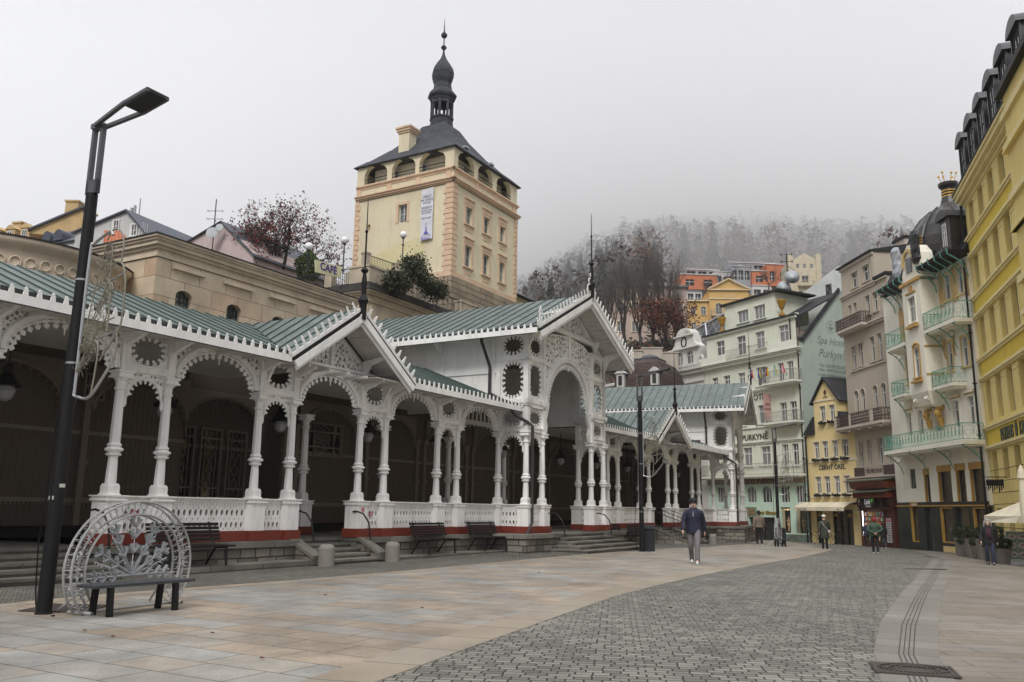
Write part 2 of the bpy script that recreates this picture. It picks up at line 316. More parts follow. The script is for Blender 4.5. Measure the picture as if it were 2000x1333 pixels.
# slab plaza (laid square to the colonnade)
W1M = frame(-8.735, 18.8456, 29.96); W2M = frame(4.8472, 42.8341, 31.27); 
a3 = WM_ = W2M @ Vector((16.54, 0, 0)); W3M = frame(a3.x, a3.y, 20.5)
edge = [(-3.2, -1), (-2.1, 4), (-1.14, 7.87), (-.42, 9.8), (.81, 13.0), (2.0, 16.1), (3.4, 19.0), (5.0, 22.2), (6.74, 25.4), (8.7, 29.0), (10.9, 33.0), (12.6, 36.5), (14.4, 40.2), (16.2, 44.2), (17.9, 48.3), (18.3, 50.2), (17.9, 52.0)]
left = [(-20, 2), (-12.5, 6), (-8.2, 12.0), (-6.9, 14.9), (-4.5, 18.3), (-2, 22.6), (.3, 27.0), (3.6, 33.2), (6.6, 38.6), (9.5, 42.6), (12, 47.6), (14.5, 52.5), (16.4, 54.2)]
sheet('slab_plaza', edge+[(20, 56), (22.5, 75), (5, 75)]+left[::-1]+[(-20, -6), (-4.6, -6)], slabm, .004, 1.5, frame(-3, 10, 30+90))
def offset(line, d):
    o = []
    for i, p in enumerate(line):
        a = Vector(line[max(i-1, 0)]); b = Vector(line[min(i+1, len(line)-1)]); t = (b-a).normalized(); o.append((p[0]-t.y*d, p[1]+t.x*d))
    return o
def band(name, a, b, m, lift):
    """strip between two lines, with its pattern running along it"""
    n = len(a); vs = []; uv = []; s = 0
    M = Matrix.Identity(4); fs = []; 
    A = [Vector(p) for p in a]; B = [Vector(p) for p in b]; rows = []
    for i in range(n-1):
        m_ = max(1, int((A[i+1]-A[i]).length/.6))
        for j in range(m_): rows.append((A[i].lerp(A[i+1], j/m_), B[i].lerp(B[i+1], j/m_)))
    rows.append((A[-1], B[-1])); me = bpy.data.meshes.new(name); K = 3
    for p, q in rows:
        for k in range(K+1): c = p.lerp(q, k/K); vs.append((c.x, c.y, G(c.x, c.y)+lift))
    fs = [(i*(K+1)+k, i*(K+1)+k+1, (i+1)*(K+1)+k+1, (i+1)*(K+1)+k) for i in range(len(rows)-1) for k in range(K)]
    me.from_pydata(vs, [], fs); me.materials.append(m); ul = me.uv_layers.new(name='UVMap'); ln = [0]
    for i in range(len(rows)-1): ln.append(ln[-1]+(rows[i+1][0]-rows[i][0]).length)
    for lp in me.loops: i, k = divmod(lp.vertex_index, K+1); w = (rows[i][1]-rows[i][0]).length; ul.data[lp.index].uv = (ln[i], k/K*w)
    for nd in m.node_tree.nodes:
        if nd.type == 'MAPPING':
            for t in m.node_tree.nodes:
                if t.type == 'TEX_COORD': m.node_tree.links.new(t.outputs['UV'], nd.inputs[0])
    bm = bmesh.new(); bm.from_mesh(me)
    for f in bm.faces:
        f.normal_update()
        if f.normal.z < 0: f.normal_flip()
    bm.to_mesh(me); bm.free()
    return link(name, me, kind='structure')
band('plaza_border', edge[:-1], offset(edge, .62)[:-1], bandm, .008)
band('plaza_border', [q for q in left[1:-1]], offset(left, -.42)[1:-1], bandm, .008)
gi = [(2.6, 4.0), (3.0, 6.5), (3.45, 8.3), (4.1, 10.0), (5.3, 12.65), (6.85, 15.7), (8.4, 18.7), (10.2, 22.1), (13.2, 27.9), (16.5, 34.2), (19.3, 39.8), (22.0, 46.0), (24.0, 51.0), (25.3, 56.0)]
go = offset(gi, -.75); go = [(p[0]-.1*(i < 4), p[1]) for i, p in enumerate(go)]
sheet('cobbled_road', [(-6, -6)]+edge+[(20, 56), (22.5, 75), (40, 75), (30, 60)]+gi[::-1]+[(2.2, -6)], cob1, .004, 1.6, frame(4, 10, 97))
band('gutter_strip', gi, go, bandg, .008)
gr = MB()
c0 = [(Vector(p)+Vector(q))/2 for p, q in zip(gi, go)]
grm = mat('dark_groove', (.05, .045, .04), .9)
for k in range(4):
    ln_ = [Vector(p).lerp(Vector(q), .39+.075*k) for p, q in zip(gi[:11], go[:11])]
    for i in range(len(ln_)-1):
        m_ = 5
        for j in range(m_):
            a = ln_[i].lerp(ln_[i+1], j/m_); b = ln_[i].lerp(ln_[i+1], (j+1)/m_); t = (b-a).normalized()*.006; t = Vector((-t.y, t.x))
            gr.add([(a.x-t.x, a.y-t.y, G(*a)+.0125), (a.x+t.x, a.y+t.y, G(*a)+.0125), (b.x+t.x, b.y+t.y, G(*b)+.0125), (b.x-t.x, b.y-t.y, G(*b)+.0125)], [(0, 1, 2, 3)])
part('gutter_grooves', gr, grm, None, kind='structure')
sheet('pavement', [(2.9, -6), (3.3, 4)]+[(p[0]-.0, p[1]) for p in go[1:]]+[(26.5, 62), (40, 62), (40, -6)], slabm2, .004, 1.6, frame(10, 10, 96))
sheet('small_sett_strip', left+[(12, 60), (2, 52), (-22, 14), (-26, 4)], cob2, .006, 1.5, frame(0, 0, 62))
# manhole plate
mh = MB(); c = gpt(1785, 1312); hm = mat('cast_iron_cover', (.055, .042, .035), .6, var=.3, bscale=60, bump=.5)
mh.box(-.38, .38, -.3, .3, 0, .012)
for k in range(19): mh.box(-.37+k*.04, -.355+k*.04, -.29, .29, .012, .018)
for r_ in (.09, .15, .22):
    mh.tube([(cos(2*pi*i/40)*r_*1.45, sin(2*pi*i/40)*r_, .02) for i in range(41)], .012, 5, False)
mo = part('manhole_cover', mh, hm, None, frame(c.x, c.y, 108, c.z+.012), label='rusty rectangular cast iron drain cover set across the gutter strip at the lower right', cat='manhole cover')
for (px, py, w, l, lb) in ((1820, 1089, .9, .35, 'small dark iron gully cover across the gutter strip by the potted shrubs'), (1808, 1113, .25, 1.3, 'narrow slotted iron drain channel crossing the gutter strip'), (130, 1190, .9, .9, 'brown iron cover in the paving beneath the light arch'), (1905, 1080, .3, 1.6, 'thin dark drain grate in the pavement before the yellow house')):
    mh = MB(); c = gpt(px, py); mh.box(-l/2, l/2, -w/2, w/2, 0, .01)
    for k in range(int(l/.1)): mh.box(-l/2+k*.1+.02, -l/2+k*.1+.05, -w/2+.03, w/2-.03, .01, .014)
    part('drain_cover', mh, hm, None, frame(c.x, c.y, 92, c.z+.013), label=lb, cat='drain cover')
# ---------------------------------------------------------------- the colonnade
A_, GP, P_ = 1.245, 2.89, 4.135
ZF, ZR, ZC, ZE = .61, 1.672, 4.41, 5.34      # floor, rail, capital, eaves
col = thing('colonnade', W1M, 'long white carved wooden colonnade with green metal roofs, gables and open arches', 'colonnade')
q_ = MB()
q_.lathe([(.235, 0), (.235, .02), (.2, .04), (.2, .19), (.165, .25)], 4)
q_.lathe([(.125, .2), (.112, .55), (.1, .8), (.1, .84), (.16, .86), (.17, .9), (.12, .915), (.165, .95), (.185, .99), (.165, 1.03), (.125, 1.06), (.16, 1.075), (.15, 1.11), (.115, 1.14), (.118, 1.3), (.1, 2.3), (.13, 2.32), (.13, 2.36), (.105, 2.38), (.112, 2.5), (.2, 2.6)], 8)
q_.lathe([(.27, 2.58), (.27, 2.62), (.23, 2.63), (.23, 2.69), (.28, 2.7), (.28, 2.745)], 4)
for k in range(8): q_.sphere((.165*cos(pi*k/4), .165*sin(pi*k/4), .99), .035, 6)
colme = q_.mesh('column', white)
p_ = MB(); p_.box(-.235, .235, -.235, .235, ZF-ZR+.25, -.12); p_.box(-.275, .275, -.275, .275, -.12, -.075); p_.box(-.255, .255, -.255, .255, -.075, -.03); p_.box(-.29, .29, -.29, .29, -.03, 0)
p_.cur = 1; p_.box(-.28, .28, -.28, .28, ZF-ZR, ZF-ZR+.25); pedme = p_.mesh('pedestal', [white, redp])
def column(x, y, F, ped=True):
    Mi = WM[col.name].inverted() @ F
    link('column', colme, col, Mi @ T(x, y, ZR))
    if ped: link('pedestal', pedme, col, Mi @ T(x, y, ZR))
    else:
        link('pedestal', pedme, col, Mi @ T(x, y, ZR))
TREF = [(0, 0), (.15, -.05), (.15, .22), (.45, .12), (.62, .32), (.5, .52), (.2, .48), (.2, .7), (.4, .82), (.3, 1.05), (0, 1.32)]
TREF = TREF+[(-x, y) for x, y in TREF[::-1][1:-1]]
def trefoil(mb, x, z, ang, s, y0, y1, mk=None):
    """small carved pendant at (x,z), its tip pointing along ang"""
    ca, sa = cos(ang), sin(ang)
    mb.prism([(x+(v*ca-u*sa)*s, z+(v*sa+u*ca)*s) for u, v in TREF], 'y', y0, y1)
def lace(mb, poly, y0, y1, seed, rmin=.035, rmax=.085, n=900, marg=.03, lim=60):
    """carved board: pierced with curved slots and round holes"""
    rnd = random.Random(seed); xs = [p[0] for p in poly]; zs = [p[1] for p in poly]; hs_ = []; cs = []
    def dist(x, z):
        d = 9
        for i in range(len(poly)):
            (a, b), (c, e) = poly[i], poly[(i+1) % len(poly)]; L = (c-a)**2+(e-b)**2; t = max(0, min(1, ((x-a)*(c-a)+(z-b)*(e-b))/max(L, 1e-9))); d = min(d, hypot(x-a-t*(c-a), z-b-t*(e-b)))
        return d
    def inside(x, z):
        r = False
        for i in range(len(poly)):
            (a, b), (c, e) = poly[i], poly[(i+1) % len(poly)]
            if (b > z) != (e > z) and x < (c-a)*(z-b)/(e-b)+a: r = not r
        return r
    for k in range(n):
        x = rnd.uniform(min(xs), max(xs)); z = rnd.uniform(min(zs), max(zs))
        if not inside(x, z): continue
        r = min(dist(x, z)-marg, rmax)
        for (a, b, c) in cs: r = min(r, hypot(x-a, z-b)-c-marg*.8)
        if r < rmin: continue
        cs.append((x, z, r))
        if len(cs) >= lim: break
    for x, z, r in cs:
        t = rnd.uniform(0, 2*pi); kk = rnd.choice((0, 1, 1)); pts = []
        for i in range(10):
            a = 2*pi*i/10; rr = r*(1 if not kk else (.62+.36*abs(cos((a-t)/2)))); pts.append((x+rr*cos(a), z+rr*sin(a)))
        hs_.append(pts)
    mb.prism(poly, 'y', y0, y1, hs_)
def archring(mb, cx, zs, rx, rz, w, y0, y1, n=22, a0=0, a1=pi):
    r = []
    for i in range(n+1):
        a = a0+(a1-a0)*i/n; c, s_ = cos(a), sin(a)
        p = (cx+rx*c, zs+rz*s_); q = (cx+(rx+w)*c, zs+(rz+w)*s_); r.append([(p[0], y0, p[1]), (q[0], y0, q[1]), (q[0], y1, q[1]), (p[0], y1, p[1])])
    mb.loft(r)
def arch(mb, x0, x1, zs, rz, zt, seed=1, ring=.13, fr=.11, nf=17, th=.05, lacey=True, drop=0, rmin=.03):
    """arch between two posts: moulded ring, pierced spandrels, hanging fringe"""
    cx = (x0+x1)/2; rx = (x1-x0)/2-ring
    archring(mb, cx, zs, rx, rz, ring, -.07, .07); archring(mb, cx, zs, rx+ring*.55, rz+ring*.55, ring*.3, -.1, .1)
    o = ring*.9; n = 10
    for sgn in (-1, 1):
        pl = [(cx+sgn*(rx+o)*cos(pi/2*i/n), zs+(rz+o)*sin(pi/2*i/n)) for i in range(n+1)]
        pl = [(cx+sgn*max(0, sgn*(p[0]-cx)), min(p[1], zt-.001)) for p in pl]
        poly = pl+[(cx, zt), (cx+sgn*(rx+ring), zt), (cx+sgn*(rx+ring), zs)] if pl[-1][1] < zt-.02 else pl[:-1]+[(pl[-1][0]+sgn*.3*rx, zt), (cx+sgn*(rx+ring), zt), (cx+sgn*(rx+ring), zs)]
        if lacey: lace(mb, poly, -th/2, th/2, seed, .022, .055, 900, .02, 46)
        else: mb.prism(poly, 'y', -th/2, th/2)
    for k in range(nf):
        a = pi*(k+.5)/nf; c, s_ = cos(a), sin(a); trefoil(mb, cx+(rx+.01)*c, zs+(rz+.01)*s_, atan2(-s_*rx, -c*rz), fr, -.018, .018)
    if drop:
        mb.sphere((cx, 0, zs+rz-.12), .06, 8); mb.tube([(cx, 0, zs+rz), (cx, 0, zs+rz-.32)], [.04, .012], 6)
def oval(mb, x0, x1, z0, z1, nf=14, fr=.11, sup=.78):
    """pierced panel with a fringed opening"""
    cx, cz = (x0+x1)/2, (z0+z1)/2; a, b = (x1-x0)/2*.95, (z1-z0)/2*.96
    def rf(t):
        c, s_ = abs(cos(t)), abs(sin(t)); e = 2.6 if b > a*1.3 else 2.1
        return (1/((c/a)**e+(s_/b)**e))**(1/e)
    mb.rhole((x0, x1, z0, z1), rf, 36, -.02, .02)
    k = 0
    for i in range(nf):
        t = 2*pi*(i+.5)/nf
        # spread evenly round the rim
        x, z = cx+a*cos(t), cz+b*sin(t); r = rf(atan2(z-cz, x-cx)); tt = atan2(z-cz, x-cx); x, z = cx+r*cos(tt), cz+r*sin(tt)
        trefoil(mb, x, z, tt+pi, fr, -.015, .015)
    for sx_ in (-1, 1):
        for sz_ in (-1, 1): pass
def pairpanel(mb, x0, x1):
    """between the two columns of a pair: hanging fret, beam, oval panel"""
    L = x1-x0; cx = (x0+x1)/2
    mb.box(x0, x1, -.09, .09, ZC+.02, ZC+.2); mb.box(x0-.02, x1+.02, -.12, .12, ZC+.15, ZC+.19)
    archring(mb, cx, ZC-.55, L/2-.2, .42, .06, -.02, .02, 16)
    for sg in (-1, 1):
        lace(mb, [(cx+sg*(L/2-.14)*cos(pi/2*i/6), ZC-.55+.48*sin(pi/2*i/6)) for i in range(7)][:-1]+[(cx, ZC-.06), (cx, ZC+.02), (cx+sg*(L/2-.1), ZC+.02), (cx+sg*(L/2-.1), ZC-.6)], -.02, .02, 5, .022, .05, 200, .02, 8)
    for k in range(9):
        a = pi*(k+.5)/9; trefoil(mb, cx+(L/2-.2)*cos(a), ZC-.55+.42*sin(a), a+pi, .07, -.014, .014)
    for sg in (-1, 1):
        mb.box(cx+sg*(L/2-.1), cx+sg*(L/2-.17), -.02, .02, ZC-.72, ZC-.1); trefoil(mb, cx+sg*(L/2-.14), ZC-.7, -pi/2, .07, -.014, .014)
    oval(mb, x0+.1, x1-.1, ZC+.2, ZE+.0, 14, .11)
    for x in (x0, x1): mb.box(x-.1, x+.1, -.1, .1, ZC, ZE+.12)
def holedboard(mb, x0, x1, z0, z1):
    """balustrade board with rows of slots and round holes"""
    L = x1-x0; n = max(2, round(L/.16)); w = L/n; th = .03
    def slot(a, b, sk): return lambda t: (1/((abs(cos(t))/a)**1.25+(abs(sin(t))/(b*(1-sk*sin(t))))**1.6))**(1/1.4)
    def circ(r): return lambda t: r
    H = z1-z0; m1 = z0+H*.5
    for k in range(n):
        a = x0+k*w; s1 = w*.56
        mb.rhole((a, a+s1, m1, z1), slot(.034, H*.235, 0), 14, -th, th); mb.rhole((a, a+s1, z0, m1), slot(.03, H*.235, .15), 14, -th, th)
        zz = [z0, z0+H*.25, z0+H*.75, z1]
        for i, cc in enumerate((.09, .5, .93)): mb.rhole((a+s1, a+w, zz[i], zz[i+1]), circ(.019), 8, -th, th, c=(a+s1+(w-s1)/2, z0+H*cc))
def balustrade(F, x0, x1, y=0, ax=0, solid=False):
    """rail between two pedestals (already in colonnade frame F)"""
    mb = MB(); L = x1-x0
    if solid: mb.box(0, L, -.03, .03, ZF+.28, ZR-.16)
    else: holedboard(mb, 0, L, ZF+.25, ZR-.22)
    mb.box(0, L, -.05, .05, ZR-.12, ZR-.07); mb.box(0, L, -.07, .07, ZR-.07, ZR-.035); mb.box(0, L, -.12, .12, ZR-.035, ZR-.004)
    for k in range(int(L/.09)): mb.box(k*.09+.02, k*.09+.065, -.05, .05, ZR-.19, ZR-.12)
    mb.box(0, L, -.026, .026, ZR-.22, ZR-.12)
    mb.cur = 1; mb.box(0, L, -.2, .2, ZF, ZF+.24)
    part('balustrade', mb, [white, redp], col, WM[col.name].inverted() @ F @ T(x0, y, 0, 0) @ Matrix.Rotation(ax, 4, 'Z'))
CREN = [(0, 0), (.05, .0), (.05, .05), (.075, .085), (.195, .085), (.22, .05), (.22, 0), (.27, 0)]
def crenel(mb, L, z0, h, y, step=.27, spike=.085):
    """fascia board whose top edge is notched, with a small carved spike between notches; runs along +x"""
    n = max(1, round(L/step)); w = L/n; mb.box(0, L, y, y+.035, z0, z0+h-.075)
    for k in range(n):
        a = k*w; t = z0+h
        mb.prism([(a-w*.2, t-.08), (a+w*.2, t-.08), (a+w*.16, t), (a+.035, t+.005), (a+.05, t+spike*.35), (a+.02, t+spike*.5), (a+.035, t+spike*.75), (a, t+spike*1.15), (a-.035, t+spike*.75), (a-.02, t+spike*.5), (a-.05, t+spike*.35), (a-.035, t+.005), (a-w*.16, t)], 'y', y, y+.03)
def lantern(x, y, F, i):
    M = F @ T(x, y, 0); t = thing('hanging_lantern', M, '%s hanging black bell lantern from the left, under the colonnade ceiling' % ORD[i], 'lantern', 'lanterns hanging in the colonnade')
    m = MB(); m.tube([(0, 0, 5.3), (0, 0, 4.45)], .015, 5); part('stem', m, black, t)
    m = MB(); m.lathe([(.04, 4.5), (.1, 4.42), (.09, 4.3), (.17, 4.18), (.3, 4.02), (.3, 3.99), (.05, 4.0)], 12); part('shade', m, black, t)
    m = MB(); m.lathe([(.16, 3.99), (.2, 3.88), (.14, 3.72), (.05, 3.66)], 12); part('glass_bowl', m, mat('lantern_glass', (.3, .3, .29), .15), t)
def roofside(F, polys, zf, along, nm='roof', thk=.07, sp=.52):
    a = MB(); b = MB()
    for pl in polys: roofpoly(a, b, [(x, y, zf(x, y)) for x, y in pl], along, thk, sp)
    a.cur = 0; Mi = WM[col.name].inverted() @ F; r = part(nm, a, green, col, Mi); part('standing_seam', b, seamm, r)
    return r
def wing(F, xl, xr, cg):
    """one straight wing with a small gable over the bay centred at cg"""
    Mi = WM[col.name].inverted() @ F; zf = lambda x, y: ZE+(y+1)*(7.15-ZE)/4.5; zb = lambda x, y: 7.15-(y-3.5)*.35; hw = 2.7
    roofside(F, [[(xl, -1), (cg-hw, -1), (cg, 3.5), (xl, 3.5)], [(cg+hw, -1), (xr, -1), (xr, 3.5), (cg, 3.5)]], zf, (1, 0, 0))
    roofside(F, [[(xl, 3.5), (xr, 3.5), (xr, 5), (xl, 5)]], zb, (1, 0, 0))
    zg = lambda x, y: 7.17-abs(x-cg)*(7.17-ZE)/hw
    roofside(F, [[(cg-hw, -1.05), (cg, -1.05), (cg, 3.5)], [(cg+hw, -1.05), (cg, -1.05), (cg, 3.5)]], zg, (0, 1, 0))
    m = MB(); m.box(xl, cg-.9, -.98, 3.4, 5.28, 5.3); m.box(cg+.9, xr, -.98, 3.4, 5.28, 5.3)
    for k in range(int((xr-xl)/.8)): m.box(xl+k*.8, xl+k*.8+.07, -.95, -.1, 5.2, 5.28)
    m.prism([(cg-hw+.1, ZE-.1), (cg+hw-.1, ZE-.1), (cg, 6.95)], 'y', .12, .16)
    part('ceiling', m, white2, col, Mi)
    # eaves with notched fascia and dark gutter
    for a, b in ((xl, cg-hw), (cg+hw, xr)):
        m = MB(); crenel(m, b-a, ZE-.17, .27, 0); e = part('eaves_fascia', m, white, col, Mi @ T(a, -1.08))
        m = MB(); m.box(0, b-a, .05, .16, ZE-.08, ZE+.13); m.box(0, b-a, -.012, .0, ZE-.19, ZE-.165); part('gutter', m, mat('gutter_metal', (.03, .033, .032), .5), e)
    # gable end
    g = MB(); sl = atan2(7.17-ZE, hw); L = hypot(7.17-ZE, hw)
    for sg in (-1, 1):
        Mg = Matrix.Translation((cg+sg*hw, -1.1, ZE-.03)) @ Matrix.Rotation(-sl, 4, 'Y') if sg == -1 else Matrix.Translation((cg, -1.1, 7.17-.03)) @ Matrix.Rotation(sl, 4, 'Y')
        m = MB(Mg); crenel(m, L, 0, .17, 0, .3, .17); m.box(0, L, -.05, .02, -.3, -.1); m.box(0, L, .03, .07, -.38, -.28); m.cur = 1; m.box(0, L, -.03, .05, -.1, -.04)
        bb = part('bargeboard', m, [white, black], col, Mi)
        m = MB()   # boarded underside of the overhang
        q = lambda y, d, o: (cg+sg*d, y, 7.17-abs(d)*(7.17-ZE)/hw-o)
        m.hexa([q(-1.0, 0, .12), q(-1.0, hw-.05, .12), q(.1, hw-.05, .12), q(.1, 0, .12)], [q(-1.0, 0, .09), q(-1.0, hw-.05, .09), q(.1, hw-.05, .09), q(.1, 0, .09)])
        for k in range(9): d = .2+k*.28; m.hexa([q(-.95, d, .15), q(-.95, d+.02, .15), q(0, d+.02, .15), q(0, d, .15)], [q(-.95, d, .12), q(-.95, d+.02, .12), q(0, d+.02, .12), q(0, d, .12)])
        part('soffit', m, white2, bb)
    zt = ZE+.12
    for sg in (-1, 1):
        lace(g, [(cg+sg*.08, zt+.1), (cg+sg*1.75, zt+.1), (cg+sg*1.6, zt+.2), (cg+sg*.08, 6.75)], .02, .07, 11, .022, .07, 1800, .022, 60)
    g.box(cg-.07, cg+.07, -.06, .1, ZE, 6.95); g.box(cg-2.3, cg+2.3, -.09, .09, ZE-.02, zt); g.box(cg-1.9, cg+1.9, -.1, .12, zt+.02, zt+.1)
    for sg in (-1, 1):
        for x in (1.45, 2.5): g.prism([(0, 5.9 if x < 2 else 5.5), (-.95, 6.05 if x < 2 else 5.35), (-.95, 5.97 if x < 2 else 5.27), (-.3, 5.75 if x < 2 else 5.2), (-.05, 5.3 if x < 2 else 4.75), (0, 5.2 if x < 2 else 4.7)], 'x', cg+sg*x-.04, cg+sg*x+.04)
    part('gable', g, white, col, Mi)
    finial(F @ T(cg, -1.1, 7.1), 1.0)
def finial(F, s):
    m = MB(); m.M = Matrix.Scale(s, 4)
    m.lathe([(.1, -.25), (.12, .2), (.16, .32), (.12, .42), (.07, .5), (.085, .9), (.05, 1.15), (.1, 1.2), (.12, 1.25), (.05, 1.32), (.028, 1.36), (.028, 2.4), (.05, 2.42), (.05, 2.46), (.02, 2.5), (.012, 3.35), (.001, 3.5)], 8)
    part('finial', m, black, col, WM[col.name].inverted() @ F)
def bay(F, x0, x1, seed, zt=ZE+.0):
    m = MB(); arch(m, x0+.1, x1-.1, ZC+.05, .82, zt, seed, .14, .165, 17, .05, True, 1)
    m.box(x0, x1, -.08, .08, zt-.02, zt+.12); part('arch', m, white, col, WM[col.name].inverted() @ F)
def pairs(F, ks, x00=0):
    for k in ks:
        x = x00+k*P_; column(x, 0, F); column(x+A_, 0, F)
        m = MB(); pairpanel(m, x, x+A_)
        for xx in (x, x+A_): m.prism([(0, 4.95), (-.75, 5.22), (-.75, 5.3), (0, 5.3)], 'x', xx-.05, xx+.05)
        part('column_panel', m, white, col, WM[col.name].inverted() @ F)
def backwall(F, x0, x1, y=4.4):
    """panelled rear wall with pilasters and arched boarded fields"""
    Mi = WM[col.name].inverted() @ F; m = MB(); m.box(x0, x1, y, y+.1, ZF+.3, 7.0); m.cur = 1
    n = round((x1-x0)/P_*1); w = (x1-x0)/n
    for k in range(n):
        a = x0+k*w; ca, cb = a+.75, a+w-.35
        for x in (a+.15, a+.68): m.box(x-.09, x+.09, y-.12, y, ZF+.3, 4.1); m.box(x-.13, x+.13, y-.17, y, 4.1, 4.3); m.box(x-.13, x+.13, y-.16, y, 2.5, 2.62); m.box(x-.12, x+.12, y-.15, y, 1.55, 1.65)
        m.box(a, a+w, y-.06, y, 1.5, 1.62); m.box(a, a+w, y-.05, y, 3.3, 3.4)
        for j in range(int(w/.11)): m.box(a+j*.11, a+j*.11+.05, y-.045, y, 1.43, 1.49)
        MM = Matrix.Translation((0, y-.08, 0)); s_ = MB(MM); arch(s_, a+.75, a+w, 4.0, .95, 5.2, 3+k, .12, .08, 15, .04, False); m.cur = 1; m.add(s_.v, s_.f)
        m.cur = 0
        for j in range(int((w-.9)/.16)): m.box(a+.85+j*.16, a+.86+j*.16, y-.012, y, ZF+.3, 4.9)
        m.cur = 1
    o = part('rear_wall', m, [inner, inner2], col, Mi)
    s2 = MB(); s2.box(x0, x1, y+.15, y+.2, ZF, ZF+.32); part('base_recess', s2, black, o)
def rearwindow(F, x, y=4.4, w=.8, z0=1.75, z1=3.9, xx=0):
    m = MB(); m.box(x, x+w, y-.03, y-.01, z0, z1); m.cur = 1
    for a in (x-.06, x+w): m.box(a, a+.06, y-.14, y-.02, z0-.06, z1+.06)
    for zz in (z0-.06, z0+.25, z1-.3, z1): m.box(x, x+w, y-.12, y-.02, zz, zz+.05)
    for a in (x+w*.18, x+w*.8): m.box(a, a+.03, y-.1, y-.03, z0, z1)
    for i in range(4):
        zc = z0+.4+i*(z1-z0-.6)/3.2
        for s_ in (-1, 1):
            for d in (-1, 1): m.bar((x+w/2, y-.06, zc+.22*d), (x+w/2+s_*.2*w, y-.06, zc), .025)
    part('lattice_window', m, [shopglass, inner2], col, WM[col.name].inverted() @ F)
# left wing
pairs(W1M, (-2, -1, 0, 1, 2, 3))
for k in (-2, -1, 0, 1, 2, 3): bay(W1M, k*P_+A_, (k+1)*P_, 20+k)
cgap = P_+A_+GP/2
wing(W1M, -9.5, 4*P_-.02, cgap)
for a, b in ((0, A_), (A_, P_), (P_, P_+A_), (2*P_, 2*P_+A_), (2*P_+A_, 3*P_), (3*P_, 3*P_+A_), (3*P_+A_, 4*P_)): balustrade(W1M, a+.235, b-.235)
backwall(W1M, -10.4, 5.4)
backwall(W1M, 5.4, 9.4, 5.6)
m = MB(); m.box(5.3, 5.4, 4.4, 5.7, ZF+.3, 7); m.box(9.4, 9.5, 4.5, 5.7, ZF+.3, 7); part('recess_wall', m, inner, col)
backwall(W1M, 9.4, 24.6)
for x in (5.9, 7.0, 8.1): rearwindow(W1M, x, 5.6, .75)
rearwindow(W1M, 10.6, 4.4, 1.7, 3.3, 4.4); rearwindow(W1M, 2.0, 4.4, .5, 4.3, 4.9)
for x in (P_*2+.4, P_*3+.3): column(x, 2.6, W1M)
# right wing (after the bend)
X2 = 0
pairs(W2M, (0, 1, 2, 3))
for k in (0, 1, 2, 3): bay(W2M, k*P_+A_, (k+1)*P_, 40+k)
bay(W2M, -GP+.1, 0, 44)
wing(W2M, -3.3, 4*P_+.3, cgap)
for a, b in ((-2.7, 0), (0, A_), (A_, P_), (P_, P_+A_), (2*P_, 2*P_+A_), (2*P_+A_, 3*P_), (3*P_, 3*P_+A_), (3*P_+A_, 4*P_)): balustrade(W2M, a+.235, b-.235, 0, 0, a > 2*P_+1 and a < 3*P_+1)
backwall(W2M, -2.6, 16.2)
m = MB(); m.box(16.2, 16.35, .7, 4.5, ZF, 6.2); part('cross_wall', m, inner, col, WM[col.name].inverted() @ W2M)
for k, (F, x) in enumerate([(W1M, A_+GP/2-P_), (W1M, A_+GP/2), (W1M, cgap), (W1M, cgap+P_), (W1M, cgap+2*P_), (W1M, 20.1), (W2M, -1.4), (W2M, A_+GP/2), (W2M, cgap), (W2M, cgap+P_), (W2M, cgap+2*P_)]): lantern(x, 1.9, F, k)
